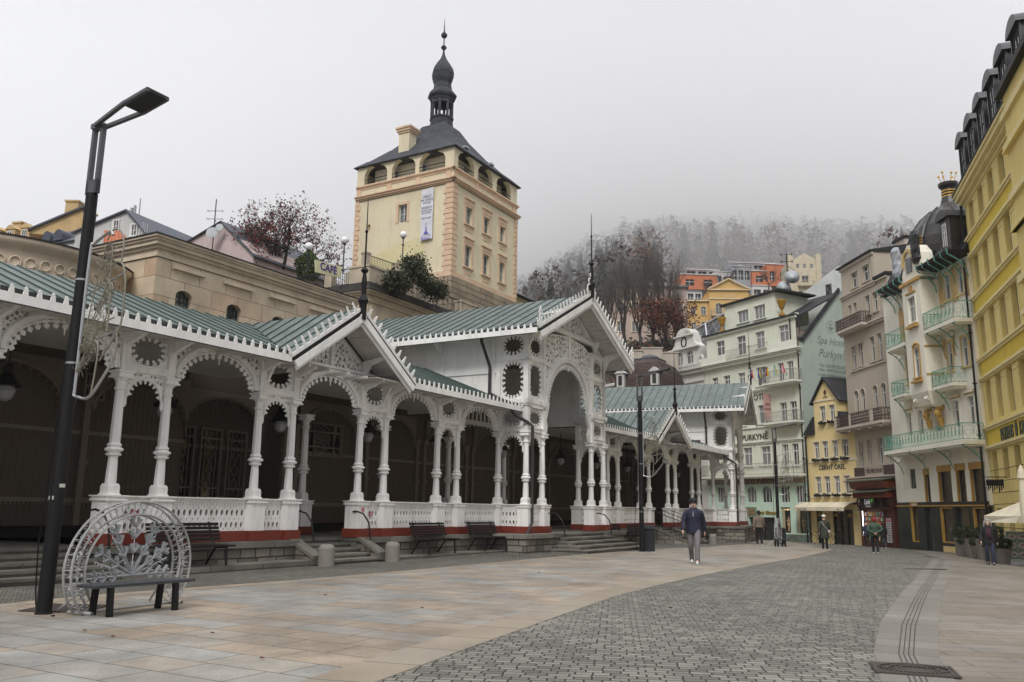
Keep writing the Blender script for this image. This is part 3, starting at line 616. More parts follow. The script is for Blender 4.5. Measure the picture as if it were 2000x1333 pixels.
def pavilion(F, x0, front=True):
    """tall entrance pavilion: front columns 1.24 m forward, big arch, gable roof running back"""
    Mi = WM[col.name].inverted() @ F; PW, PG = 1.3, 4.61; yf = -1.24; xs = [x0, x0+PW, x0+PW+PG, x0+2*PW+PG]; c = (xs[0]+xs[3])/2; x3 = xs[3]
    for x in xs: column(x, yf, F)
    column(x0, 0, F); column(x3, 0, F)
    if front: column(x0+PW, 3.2, F); column(xs[2], 3.2, F)
    def tall(m, L):
        """stack of pierced panels on a pair, local x 0..L"""
        pairpanel_ = MB(); pairpanel(pairpanel_, 0, L); m.add(pairpanel_.v, pairpanel_.f)
        for x in (0, L): m.box(x-.1, x+.1, -.1, .1, ZE, 8.3); m.box(x-.16, x+.16, -.16, .16, 5.5, 5.68); m.box(x-.13, x+.13, -.13, .13, 5.42, 5.5); m.box(x-.13, x+.13, -.13, .13, 7.2, 7.3)
        m.box(0, L, -.1, .1, ZE+.02, ZE+.18); m.box(0, L, -.13, .13, 5.52, 5.66); m.box(0, L, -.08, .08, 7.22, 7.4)
        oval(m, .1, L-.1, 5.66, 7.22, 20, .12); oval(m, .1, L-.1, 7.4, 8.22, 14, .12); m.box(0, L, -.08, .08, 8.2, 8.32)
    for MM in (T(x0, yf), T(xs[2], yf), T(x0, 0) @ Matrix.Rotation(-pi/2, 4, 'Z'), T(x3, 0) @ Matrix.Rotation(-pi/2, 4, 'Z')):
        L = PW if abs(MM[0][0]) > .5 else 1.24; m = MB(); tall(m, L); part('column_panel', m, white, col, Mi @ MM)
    # great arch
    m = MB(); xa, xb = xs[1]+.1, xs[2]-.1; zs = 5.62; rz = 2.0
    cx = (xa+xb)/2; rx = (xb-xa)/2-.2
    archring(m, cx, zs, rx, rz, .2, -.09, .09, 32); archring(m, cx, zs, rx+.12, rz+.12, .06, -.13, .13, 32)
    archring(m, cx, zs, rx-.2, rz-.2, .04, -.03, .03, 32)
    for k in range(44):
        a = pi*(k+.5)/44; m.bar((cx+(rx+.02)*cos(a), 0, zs+(rz+.02)*sin(a)), (cx+(rx-.2)*cos(a+.03), 0, zs+(rz-.2)*sin(a+.03)), .03); m.bar((cx+(rx+.02)*cos(a), 0, zs+(rz+.02)*sin(a)), (cx+(rx-.2)*cos(a-.03), 0, zs+(rz-.2)*sin(a-.03)), .03)
    for k in range(37):
        a = pi*(k+.5)/37; trefoil(m, cx+(rx-.2)*cos(a), zs+(rz-.2)*sin(a), a+pi, .085, -.02, .02)
    for sg in (-1, 1):
        o = .19; pl = [(cx+sg*(rx+o)*cos(pi/2*i/12), zs+(rz+o)*sin(pi/2*i/12)) for i in range(12)]
        lace(m, pl+[(cx+sg*.09, zs+rz+o), (cx+sg*.09, 8.75), (cx+sg*1.5, 8.62), (cx+sg*(rx+.2), 8.3), (cx+sg*(rx+.2), zs)], -.03, .03, 7, .03, .1, 5000, .024, 150)
        m.prism([(xa if sg < 0 else xb, ZC), (cx+sg*(rx+.02), ZC), (cx+sg*(rx-.05), 4.7), (cx+sg*(rx+.05), 5.0), (cx+sg*(rx-.08), 5.25), (cx+sg*(rx-.2), zs), (xa if sg < 0 else xb, zs)], 'y', -.06, .06)
        lace(m, [(cx+sg*.1, 8.95), (cx+sg*1.9, 8.95), (cx+sg*1.75, 9.08), (cx+sg*.1, 10.0)], -.02, .02, 9, .03, .09, 2000, .024, 50)
    m.box(cx-.08, cx+.08, -.09, .09, zs+rz+.15, 10.2); m.box(xs[0]+.6, xs[3]-.6, -.1, .1, 8.77, 8.93); m.box(xs[0], xs[1]+.2, -.1, .1, 8.3, 8.42); m.box(xs[2]-.2, xs[3], -.1, .1, 8.3, 8.42)
    m.sphere((cx, 0, zs+rz-.3), .08, 8)
    for x, z in ((c-2.6, 9.1), (c+2.6, 9.1), (x0, 8.35), (x3, 8.35), (c-.95, 9.85)):
        m.prism([(0, z+.1), (-.95, z+.25), (-.95, z+.12), (-.35, z-.12), (-.08, z-.65), (0, z-.8)], 'x', x-.05, x+.05)
    m.prism([(xs[0], 8.42), (xs[0]+.6, 8.42), (c, 10.1), (xs[3]-.6, 8.42), (xs[3], 8.42), (c, 10.36)], 'y', -.04, .04)
    part('great_arch', m, white, col, Mi @ T(0, yf))
    # upper walls of the body, running back
    m = MB()
    for x in (x0, x3):
        m.box(x-.06, x+.06, .1, 8.5, 5.3, 8.35)
        for s_ in (-1, 1):
            X = x+s_*.06; m.box(X, X+s_*.05, .1, 8.5, 6.75, 6.9); m.box(X, X+s_*.05, .1, 8.5, 8.1, 8.3)
            for y in (.15, 2.6, 5.2): m.box(X, X+s_*.06, y, y+.16, 5.3, 8.3)
            for k in range(24): m.box(X, X+s_*.008, .3+k*.25, .315+k*.25, 5.3, 8.3)
            for y in (2.68, 5.28): m.prism([(X, 8.25), (X+s_*.8, 8.25), (X+s_*.8, 8.15), (X+s_*.15, 7.7), (X, 7.4)], 'y', y-.05, y+.05)
    m.box(x0, x3, 8.4, 8.5, 5.3, 9.5)
    part('upper_wall', m, white, col, Mi)
    # ceiling inside and inner face wall seen through arch
    m = MB(); m.box(x0, x3, -1.0, 8.4, 8.22, 8.26); m.box(x0, x3, 4.4, 4.5, 5.2, 8.2); part('ceiling', m, inner2, col, Mi)
    m = MB(); m.box(x0, x3, 3.1, 3.2, 5.1, 5.3); MB_ = MB(Matrix.Translation((0, 3.2, 0))); arch(MB_, xs[1], xs[2], ZC, .75, 5.2, 4, .12, .1, 19); m.add(MB_.v, MB_.f)
    for k in range(14): m.box(xs[1]+k*.33, xs[1]+k*.33+.1, 3.1, 3.16, 5.3, 5.75)
    part('inner_screen', m, white2, col, Mi)
    hw = 4.7; za, ze = 10.5, 8.18; zf = lambda x, y: za-abs(x-c)*(za-ze)/hw
    rf = roofside(F, [[(c-hw, -2.3), (c, -2.3), (c, 9.6), (c-hw, 9.6)], [(c+hw, -2.3), (c, -2.3), (c, 9.6), (c+hw, 9.6)]], zf, (0, 1, 0))
    sl = atan2(za-ze, hw); L = hypot(za-ze, hw)
    for sg in (-1, 1):
        m = MB(Matrix.Translation((c+sg*(hw+.06), 9.6, 0)) @ Matrix.Rotation(-pi/2, 4, 'Z') if sg < 0 else Matrix.Translation((c+sg*(hw+.06), 9.6, 0)) @ Matrix.Rotation(-pi/2, 4, 'Z'))
        crenel(m, 11.9, ze-.2, .27, -.02); part('eaves_fascia', m, white, col, Mi)
        m = MB(); X = c+sg*(hw-.05); m.box(X-.05, X+.05, -2.2, 9.6, ze-.08, ze+.1); m.box(X+sg*.11-.006, X+sg*.11+.006, -2.25, 9.6, ze-.225, ze-.2); part('gutter', m, mat('gutter_metal', (.03, .033, .032)), col, Mi)
        Mg = Matrix.Translation((c-hw, -2.36, ze-.03)) @ Matrix.Rotation(-sl, 4, 'Y') if sg < 0 else Matrix.Translation((c, -2.36, za-.03)) @ Matrix.Rotation(sl, 4, 'Y')
        m = MB(Mg); crenel(m, L, 0, .2, 0, .3, .19); m.box(0, L, -.05, .02, -.34, -.12); m.box(0, L, .03, .08, -.46, -.33); m.cur = 1; m.box(0, L, -.03, .05, -.12, -.06)
        bb = part('bargeboard', m, [white, black], col, Mi)
        m = MB(); q = lambda y, d, o: (c+sg*d, y, za-abs(d)*(za-ze)/hw-o)
        m.hexa([q(-2.25, 0, .13), q(-2.25, hw-.05, .13), q(9, hw-.05, .13), q(9, 0, .13)], [q(-2.25, 0, .09), q(-2.25, hw-.05, .09), q(9, hw-.05, .09), q(9, 0, .09)])
        for k in range(15): d = .2+k*.3; m.hexa([q(-2.2, d, .16), q(-2.2, d+.02, .16), q(-1.3, d+.02, .16), q(-1.3, d, .16)], [q(-2.2, d, .13), q(-2.2, d+.02, .13), q(-1.3, d+.02, .13), q(-1.3, d, .13)])
        for d in (2.6, 3.62+.0): m.hexa([q(-2.3, d-.06, .3), q(-2.3, d+.06, .3), q(-1.2, d+.06, .3), q(-1.2, d-.06, .3)], [q(-2.3, d-.06, .13), q(-2.3, d+.06, .13), q(-1.2, d+.06, .13), q(-1.2, d-.06, .13)])
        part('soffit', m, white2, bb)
        m = MB(Matrix.Translation((c+sg*(hw-.12), -2.34, ze+.15)))   # carved corner ornament
        for k in range(3): m.tube([(cos(2*pi*i/12)*.12, 0, .12+k*.17+sin(2*pi*i/12)*.1) for i in range(13)], .022, 5, False)
        m.tube([(0, 0, 0), (0, 0, .62)], .02, 5); trefoil(m, 0, .5, pi/2, .14, -.02, .02); part('corner_ornament', m, white, col, Mi)
    m = MB()
    for k, (dx, dz, r_) in enumerate(((-.2, .1, .17), (.2, .1, .17), (-.12, .42, .13), (.12, .42, .13), (0, .7, .1))): m.tube([(c+dx+cos(2*pi*i/12)*r_, -2.34, za+.15+dz+sin(2*pi*i/12)*r_) for i in range(13)], .025, 5, False)
    part('ridge_ornament', m, white, col, Mi)
    finial(F @ T(c, -2.36, za+.1), 1.02)
    # rails on the forward corners
    balustrade(F, x0+.235, xs[1]-.235, yf); balustrade(F, xs[2]+.235, x3-.235, yf)
    for x in (x0, x3): balustrade(F, x, x+.77, -.235, -pi/2)
    return xs
x1s = pavilion(W1M, 4*P_)
x3s = pavilion(W3M, 0)
# downpipes
def pipe(F, pts, r=.065):
    m = MB(); m.tube(pts, r, 8)
    for p in (pts[-2], ): m.lathe([(r*1.4, -.06), (r*1.4, .06)], 8, p)
    part('downpipe', m, mat('brown_downpipe', (.035, .03, .03), .4), col, WM[col.name].inverted() @ F)
X = 4*P_
pipe(W1M, [(X-.9, -1.0, 5.25), (X-.55, -1.05, 5.0), (X-.1, -1.35, 4.75), (X+.02, -1.5, 4.6), (X+.02, -1.5, 1.0), (X-.35, -1.5, .6), (X-.5, -1.45, .35), (X-.5, -1.45, 0)])
pipe(W1M, [(X-.95, .3, 8.1), (X-.9, .3, 7.9), (X-.25, .3, 7.0), (X-.25, .3, 5.95), (X-.4, -.3, 5.65), (X-.5, -.75, 5.5)])
pipe(W2M, [(4*P_-.9, -1.0, 5.25), (4*P_-.55, -1.05, 5.0), (4*P_+.1, -1.35, 4.75), (4*P_+.3, -1.5, 4.6), (4*P_+.3, -1.5, 1.0), (4*P_-.1, -1.5, .5), (4*P_-.2, -1.45, -.3)])
pipe(W3M, [(-.95, .3, 8.1), (-.9, .3, 7.9), (-.3, .3, 7.0), (-.3, .3, 5.7)])
# ---------------------------------------------------------------- stone base, steps, floor
fl = MB(); fl.box(-12, 5.4, .75, 8, .3, ZF-.02); fl.box(-12, 5.4, -.25, .75, .3, ZF-.02) if 0 else None
fl.box(.0, 24.5, .75, 8.4, -.3, ZF-.02); fl.box(-.25, 5.6, -.25, .75, -.3, ZF-.021); fl.box(8.05, 24.0, -.25, .75, -.3, ZF-.021); fl.box(16.2, 24.1, -1.45, -.25, -.3, ZF-.022)
part('floor', fl, granite, col)
st = MB()
def base(mb, x0, x1, y0, y1, zt=ZF-.06, zb=-1.2, cope=.07):
    mb.cur = 0; mb.box(x0, x1, y0, y1, zb, zt-.1); mb.cur = 1; mb.box(x0-cope, x1+cope, y0-cope, y1, zt-.1, zt+.05)
for a_ in ((-.3, 5.35, -.45, 0), (8.3, 15.1, -.45, 0), (15.2, 17.95, -2.0, 0), (22.3, 24.3, -2.0, 0)): st = MB(); base(st, *a_); part('stone_base', st, [rubble, granite], col)
for a, b, g in ((1.2, 5.3, -.02), (9.0, 15.1, -.08)): st = MB(); st.box(a, b, -1.15, -.452, -.5, .13+g); part('kerb_ledge', st, granite, col)
for x in (5.45, 8.2):      # sloping cheeks beside the narrow steps
    st = MB(); st.prism([(.5, ZF-.1), (-.35, ZF-.1), (-1.15, .12), (-1.15, -.4), (.5, -.4)], 'x', x-.14, x+.14)
    st.cur = 1; st.prism([(.5, ZF-.1), (-.35, ZF-.1), (-1.15, .12), (-1.15, .22), (-.33, ZF+.01), (.5, ZF+.01)], 'x', x-.18, x+.18); part('steps_cheek', st, [rubble, granite], col)
if 0: part('stone_base', st, [rubble, granite], col)
def steps(F, x0, x1, ytop, n, zt, zb, run=.36, side=0):
    m = MB(); h = (zt-zb)/n
    for k in range(n):
        z1 = zt-k*h; y0 = ytop-run*(k+1); m.box(x0-side*k, x1+side*k, y0, ytop+.6, z1-h+.001 if k < n-1 else zb-.3, z1-.06); m.box(x0-side*k-.02, x1+side*k+.02, y0-.035, ytop+.62, z1-.06, z1)
    part('steps', m, granite, col, WM[col.name].inverted() @ F)
steps(W1M, 5.6, 8.04, .75, 5, ZF-.03, -.04, .38)
steps(W1M, -12, -.32, .75, 5, ZF-.03, .0, .38)
steps(W1M, 18.1, 22.2, -1.5, 5, ZF-.03, -.1, .4, .24)
for a_ in ((-3.0, 5.5), (8.2, 17.2)): s2 = MB(); base(s2, *a_, -.45, 8, ZF-.06, -1.5); part('stone_base', s2, [rubble, granite], col, WM[col.name].inverted() @ W2M)
s2 = MB(); s2.box(5.5, 8.2, 0.2, 8, -1, ZF-.03); part('floor', s2, granite, col, WM[col.name].inverted() @ W2M)
s3 = MB(); base(s3, -.9, 8.0, -2.0, 8, ZF-.06, -1.5); part('stone_base', s3, [rubble, granite], col, WM[col.name].inverted() @ W3M)
steps(W2M, 5.6, 8.1, .2, 6, ZF-.04, -.3, .36)
for x in (5.5, 8.2):
    s4 = MB(); s4.prism([(-.4, ZF-.12), (-2.3, -.2), (-2.3, -.6), (-.4, -.6)], 'x', x-.14, x+.14); s4.cur = 1; s4.prism([(-.4, ZF-.12), (-2.3, -.2), (-2.3, -.1), (-.38, ZF-.01)], 'x', x-.18, x+.18); part('steps_cheek', s4, [rubble, granite], col, WM[col.name].inverted() @ W2M)
hr = MB()
def railrun(x, p0, p1, n=8):
    a = Vector((x, *p0)); b = Vector((x, *p1)); hr.tube([a, b], .022, 6); hr.tube([a-Vector((0, 0, .85)), b-Vector((0, 0, .85))], .015, 6)
    for k in range(n+1): c = a.lerp(b, k/n); hr.tube([c, c-Vector((0, 0, .95))], .012, 5)
for x in (5.35, 6.9, 8.3): railrun(x, (-.1, 1.55), (-2.4, .75), 10)
for x in (5.35, 8.3): railrun(x, (-.1, 1.55), (.9, 1.55), 4)
part('iron_handrail', hr, black, col, WM[col.name].inverted() @ W2M)
for F, x, sg in ((W1M, 5.62, 1), (W1M, 8.0, 1), (W1M, 17.9, 1), (W1M, 22.4, -1), (W1M, -.45, 1)):
    m = MB(); y0 = -.1 if x < 10 else -1.5; m.tube([(x, y0, 1.35), (x, y0-.12, 1.37), (x, y0-.4, 1.3), (x, y0-.62, 1.05), (x, y0-.72, .55)], .024, 6); part('handrail', m, black, col, WM[col.name].inverted() @ F)
# no-smoking and no-dogs stickers on the balustrade
for (F, x, z, r_) in ((W1M, .02, 1.42, .055), (W1M, 8.28, 1.42, .055), (W1M, .62, 1.28, .07), (W1M, 8.9, 1.28, .07)):
    m = MB(); m.M = T(x, -.245 if abs(x-.62) > .1 and abs(x-8.9) > .1 else -.05); m.prism([(r_*cos(2*pi*i/20), z+r_*sin(2*pi*i/20)) for i in range(20)], 'y', -.006, 0); m.cur = 1
    m.tube([(r_*cos(2*pi*i/20), -.008, z+r_*sin(2*pi*i/20)) for i in range(21)], .012, 5, False); m.bar((-r_*.7, -.01, z+r_*.7), (r_*.7, -.01, z-r_*.7), .016, .006); m.cur = 2; m.bar((-r_*.5, -.01, z-.01), (r_*.45, -.01, z), .03, .004)
    part('prohibition_sticker', m, [mat('sticker_white', (.8, .8, .8)), mat('sticker_red', (.5, .03, .04)), black], col, WM[col.name].inverted() @ F)
# ---------------------------------------------------------------- building helpers
def facade(name, parent, M, x0, x1, z0, z1, ops, mats, th=.3, depth=None, y=0):
    """front wall with real openings; ops: (x0,x1,z0,z1[,arched]); other walls closed when depth is given"""
    xs = sorted({x0, x1}|{o[0] for o in ops}|{o[1] for o in ops}); zs = sorted({z0, z1}|{o[2] for o in ops}|{o[3] for o in ops}); m = MB()
    for i in range(len(xs)-1):
        for j in range(len(zs)-1):
            cx, cz = (xs[i]+xs[i+1])/2, (zs[j]+zs[j+1])/2
            if not any(o[0] < cx < o[1] and o[2] < cz < o[3] for o in ops): m.add([(xs[i], y, zs[j]), (xs[i+1], y, zs[j]), (xs[i+1], y, zs[j+1]), (xs[i], y, zs[j+1])], [(0, 1, 2, 3)])
    for o in ops:
        a, b, c, d = o[:4]; Y = y+th
        for q in (((a, c), (a, d)), ((b, d), (b, c)), ((b, c), (a, c)), ((a, d), (b, d))): (p, r), (s, t) = q; m.add([(p, y, r), (p, Y, r), (s, Y, t), (s, y, t)], [(0, 1, 2, 3)])
        if len(o) > 4 and o[4]:
            w = (b-a)/2; rz = min(w, o[4] if o[4] is not True else w); n = 8; cx = (a+b)/2
            for sg in (-1, 1):
                pts = [(cx+sg*w*cos(pi/2*k/n), d-rz+rz*sin(pi/2*k/n)) for k in range(n+1)]
                for k in range(n):
                    m.add([(pts[k][0], y, pts[k][1]), (pts[k+1][0], y, pts[k+1][1]), (pts[k+1][0], y, d), (pts[k][0], y, d)], [(0, 1, 2, 3)]); m.add([(pts[k][0], y, pts[k][1]), (pts[k+1][0], y, pts[k+1][1]), (pts[k+1][0], Y, pts[k+1][1]), (pts[k][0], Y, pts[k][1])], [(0, 1, 2, 3)])
    if depth:
        D = y+depth; m.add([(x0, y, z0), (x0, D, z0), (x1, D, z0), (x1, y, z0), (x0, y, z1), (x0, D, z1), (x1, D, z1), (x1, y, z1)], [(0, 1, 5, 4), (1, 2, 6, 5), (2, 3, 7, 6), (4, 5, 6, 7)])
    o = part(name, m, mats, parent, M); return o
WC = {}
def window(parent, M, x0, x1, z0, z1, fm, trim=None, y=.16, arched=0, style='t', tw=.1, sill=True, g=None, lintel=0, fw=.055):
    w, h = x1-x0, z1-z0; key = (round(w, 2), round(h, 2), fm.name, trim.name if trim else '', y, arched, style, tw, sill, lintel, (g or glass).name, fw)
    if key not in WC:
        m = MB(); f = fw; m.cur = 1; ws = w/2
        m.box(0, w, y+.03, y+.05, 0, h); m.cur = 0
        for a, b in ((0, f), (w-f, w)): m.box(a, b, y, y+.06, 0, h)
        m.box(f, w-f, y, y+.06, 0, f); m.box(f, w-f, y, y+.06, h-f, h)
        tz = h*.66
        if style in ('t', 'g', 'n'):
            m.box(w/2-f*.55, w/2+f*.55, y-.004, y+.055, f, h-f if style != 'n' else h-f)
            m.box(f, w-f, y-.008, y+.05, tz-f*.6, tz+f*.6)
        if style == 'g':
            for k in (.25, .75): m.box(w*k-.012, w*k+.012, y, y+.05, tz, h-f)
            m.box(f, w-f, y+.001, y+.049, (tz+h)/2-.012, (tz+h)/2+.012)
        if style == 'd':   # doors / wide
            for k in (1/3, 2/3): m.box(w*k-f/2, w*k+f/2, y, y+.06, 0, h)
        if style == 'h': m.box(w/2-f*.5, w/2+f*.5, y-.004, y+.055, f, h-f); m.box(f, w-f, y+.001, y+.05, h/2-.015, h/2+.015)
        if arched:
            m.cur = 0; archring(m, w/2, h-w/2, w/2-f, w/2-f, f, y-.01, y+.06, 12)
        m.cur = 2
        if trim:
            P = -.045
            if arched:
                m.box(-tw, 0, P, .0, 0, h-w/2); m.box(w, w+tw, P, .0, 0, h-w/2); archring(m, w/2, h-w/2, w/2, w/2, tw, P, 0, 14)
            else: m.box(-tw, 0, P, .0, 0, h); m.box(w, w+tw, P, .0, 0, h); m.box(-tw, w+tw, P-.003, .0, h, h+tw)
            if lintel: m.box(-tw-.08, w+tw+.08, P-.12, 0, h+tw+lintel, h+tw+lintel+.1); m.box(-tw-.02, w+tw+.02, P-.03, 0, h+tw, h+tw+lintel)
            if sill: m.box(-tw-.06, w+tw+.06, -.14, 0, -.09, 0)
        WC[key] = m.mesh('window', [fm, g or glass, trim or fm])
    return link('window', WC[key], parent, M @ T(x0, 0, z0))
def planeY(F, px, py, y=0):
    Yv = F.to_3x3() @ Vector((0, 1, 0)); P0 = F @ Vector((0, y, 0)); r = ray(px, py); o = Vector((0, 0, CAMH)); return F.inverted() @ (o+r*((P0-o).dot(Yv)/r.dot(Yv)))
def hip(mb, seam, x0, x1, y0, y1, ze, zr, rx0, rx1, ry, along=None, th=.1, sp=.6):
    """hip or pyramid roof; ridge from (rx0,ry) to (rx1,ry)"""
    a, b, c, d, e, f = (x0, y0, ze), (x1, y0, ze), (x1, y1, ze), (x0, y1, ze), (rx0, ry, zr), (rx1, ry, zr)
    roofpoly(mb, seam, [a, b, f, e] if rx0 != rx1 else [a, b, e], (1, 0, 0), th, sp); roofpoly(mb, seam, [b, c, f], (0, 1, 0), th, sp)
    roofpoly(mb, seam, [c, d, e, f] if rx0 != rx1 else [c, d, e], (1, 0, 0), th, sp); roofpoly(mb, seam, [d, a, e], (0, 1, 0), th, sp)
I4 = Matrix.Identity(4)
# ---------------------------------------------------------------- castle hill under the tower
def hillL(x, y):
    p = W1M.inverted() @ Vector((x, y, 0)); d = p.y-9; z = 0
    if d > 0: z = min(d*.42, 14)
    return z
sheet('castle_hill', [tuple((W1M @ Vector(q))[:2]) for q in ((-60, 13, 0), (38, 13, 0), (38, 60, 0), (30, 90, 0), (-60, 90, 0))], mat('hill_soil', (.06, .05, .035), .95, var=.4), 0, 3, h=hillL)
# ---------------------------------------------------------------- sandstone building
sand = brick('sandstone_blocks', (.54, .4, .28), (.62, .51, .37), (.24, .18, .13), 1.15, .62, .012, axes='xz', var=.18, offs=.5, bump=.25, c3=(.58, .47, .35))
sandw = brick('sandstone_blocks_side', (.54, .4, .28), (.6, .49, .35), (.24, .18, .13), 1.15, .62, .012, axes='wz', var=.18, bump=.25, c3=(.5, .35, .23))
sandp = mat('plain_sandstone', (.58, .48, .36), .8, var=.15, dirt=.35, streak=.4)
teal = mat('dark_teal_frames', (.02, .045, .05), .4)
SB = thing('sandstone_building', W1M @ T(5.05, 6), 'flat-roofed sandstone building with small arched windows behind the left half of the colonnade', 'building')
ops = [(.83+2.13*k, 1.49+2.13*k, 7.35, 8.4, .22) for k in range(5)]
facade('front_wall', SB, I4, 0, 9.4, .5, 9.4, ops, sand, .3)
m = MB(); m.box(.0, .01, .01, 12, .5, 9.4); m.box(9.39, 9.4, .01, 9, .5, 9.4); m.box(0, 9.4, 8.9, 9.0, .5, 9.4); part('side_wall', m, sandw, SB)
for o in ops: window(SB, I4, *o[:4], teal, None, .2, 0, 'g', fw=.04)
m = MB()
for a, b, o in ((9.3, 9.42, .05), (9.55, 9.65, .1), (9.65, 9.78, .2), (9.78, 9.86, .26), (9.86, 9.93, .32)): m.box(-o, 9.4+o, -o, 12+o, a, b)
m.box(-.02, 9.4, -.02, 12, 9.3, 9.55)
for o in ops: m.box(o[0]-.25, o[1]+.4, -.12, 0, 9.02, 9.15)
for k in range(5): X = 2.6+2.13*k-.3; m.box(X, X+.02, -.006, 0, .5, 8.9)
part('cornice', m, sandp, SB)
m = MB(); m.box(-.35, 9.75, -.35, 12.4, 9.93, 9.97); part('roof', m, darkroof, SB)
# rotunda
RO = thing('rotunda', W1M @ T(2.6, 10.3), 'round sandstone rotunda with a wave-pattern frieze behind the far left colonnade roof', 'building')
m = MB(); m.smooth = True; m.M = Matrix.Translation((0, 0, -.35)) @ Matrix.Diagonal((.94, .94, 1, 1)); m.lathe([(3.3, .5), (3.3, 7.3)], 48, cap=False)
m.lathe([(3.3, 8.0), (4.0, 8.02), (4.05, 8.1), (4.05, 8.2), (4.0, 8.24), (4.0, 8.85), (4.05, 8.9), (4.14, 8.98), (4.2, 9.04), (4.25, 9.12), (4.25, 9.22), (0, 9.25)], 64)
part('drum', m, sandp, RO)
m = MB()
for k in range(60):
    a0 = 2*pi*k/60; pts = []
    for i in range(15):
        t = i/14; a = 2.2*pi*t-.6; r_ = .17-.05*t; pts.append((a0+(r_*cos(a)+.03)/4.0, 8.53+r_*sin(a)))
    m.tube([(4.01*cos(a), 4.01*sin(a), z) for a, z in pts], .025, 4)
part('wave_frieze', m, sandp, RO, Matrix.Translation((0, 0, -.35)) @ Matrix.Diagonal((.945, .945, 1, 1)))
m = MB(); m.lathe([(4.03, 8.86), (4.03, 8.9), (0, 9.0)], 64); part('roof', m, darkroof, RO)
for k in range(12): a = 2*pi*k/12+.1; m = MB(); m.smooth = True; m.lathe([(.24, .5), (.2, 7.2), (.27, 7.3), (.3, 7.66)], 12, (3.45*cos(a), 3.45*sin(a), 0)); part('pillar', m, sandp, RO)
# ---------------------------------------------------------------- terrace building with railings
TB = thing('terrace_building', W1M @ T(22.7, 12), 'weathered sandstone terrace building with a blackened cornice, stone piers and iron railings below the tower', 'building')
stain = mat('blackened_stone', (.05, .047, .042), .9, var=.5, dirt=.5, bump=.6)
m = MB(); m.box(0, 14, 0, 14, 2, 12.75)
for X in (.15, 4.3, 8.6, 12.5): m.box(X, X+.55, -.08, 0, 2, 12.2)
m.box(-.1, 14.1, -.1, 14.1, 12.35, 12.5); part('wall', m, sandp, TB)
m = MB(); m.box(-.2, 14.2, -.2, 14.2, 12.75, 12.86); m.box(-.34, 14.3, -.34, 14.3, 12.86, 12.95); part('cornice', m, sandp, TB)
m = MB(); m.box(-.42, 14.4, -.42, 14.4, 12.95, 13.12); m.box(-.2, 14.2, -.2, 14.2, 13.12, 13.42)
part('blackened_parapet', m, stain, TB)
m = MB(); m.box(2.2, 5.2, -.05, .05, 10.7, 11.3); part('dark_window', m, shopglass, TB)
pm = mat('pier_stone', (.45, .38, .29), .85, var=.15, dirt=.5, streak=.5)
for x0, x1, y0, y1 in ((-.1, 1.25, -.1, 1.3), (4.1, 5.8, -.1, .35), (8.9, 10.7, -.1, .35), (-.1, .3, 2.6, 3.1), (-.1, .3, 6, 6.5)):
    m = MB(); m.box(x0, x1, y0, y1, 13.42, 14.3); m.box(x0-.05, x1+.05, y0-.05, y1+.05, 14.3, 14.42); part('pier', m, pm, TB)
def railing(parent, M, a, b, z, h, name='railing', sp=.13, mt=None, orn=False):
    m = MB(); a, b = Vector((*a, 0)), Vector((*b, 0)); L = (b-a).length; n = int(L/sp); zz = Vector((0, 0, 1))
    m.bar(a+zz*(z+h), b+zz*(z+h), .04); m.bar(a+zz*(z+.08), b+zz*(z+.08), .03)
    for k in range(n+1): p = a.lerp(b, k/n); m.bar(p+zz*(z+.0), p+zz*(z+h), .018)
    if orn:
        d = (b-a).normalized(); c = a.lerp(b, .5)+zz*(z+h*.5)
        for r_ in (.32, .2): m.tube([c+d*cos(2*pi*i/18)*r_+zz*sin(2*pi*i/18)*r_ for i in range(19)], .018, 4, False)
    return part(name, m, mt or iron, parent, M)
railing(TB, I4, (1.25, 0), (4.1, 0), 13.42, .95, orn=True); railing(TB, I4, (5.8, 0), (8.9, 0), 13.42, .95, orn=True); railing(TB, I4, (10.7, 0), (13.8, 0), 13.42, .95)
railing(TB, I4, (0, 1.3), (0, 2.6), 13.42, .95); railing(TB, I4, (0, 3.1), (0, 6), 13.42, .95)
# upper terrace
UT = thing('upper_terrace', W1M @ T(26.6, 14.6, .2, R(-6)), 'raised cafe terrace with pale posts and dark railings at the foot of the castle tower', 'terrace')
m = MB(); m.box(-1.2, 5.6, 0, 1.5, 8, 15.0); part('wall', m, pm, UT)
for x in (-1.1, 1.5, 4.6): m = MB(); m.box(x, x+.35, -.1, .3, 15.0, 16.0); m.box(x-.04, x+.39, -.14, .34, 16, 16.1); part('post', m, pm, UT)
for a, b in ((-.75, 1.5), (1.85, 4.6)): railing(UT, I4, (a, .1), (b, .1), 15.0, 1.0)
CF = MB(); cfm = mat('cream_banner', (.62, .6, .38), .8); cq = W1M @ T(20.5, 16)
bq = planeY(W1M, 616, 530, 13.6); cq = W1M @ T(bq.x, 13.6, bq.z-1.2)
CF.prism([(0, 1.15), (1.9, 1.3), (2.0, 1.95), (-.1, 1.8)], 'y', -.03, .03); CB = part('cafe_banner', CF, cfm, None, cq, label='cream banner with violet cafe lettering on the terrace beside the small conifer', cat='banner')
text('banner_lettering', 'CAFÉ', .56, mat('violet_letters', (.06, .02, .22)), CB, T(.95, -.045, 1.4), .005, bold=.012)
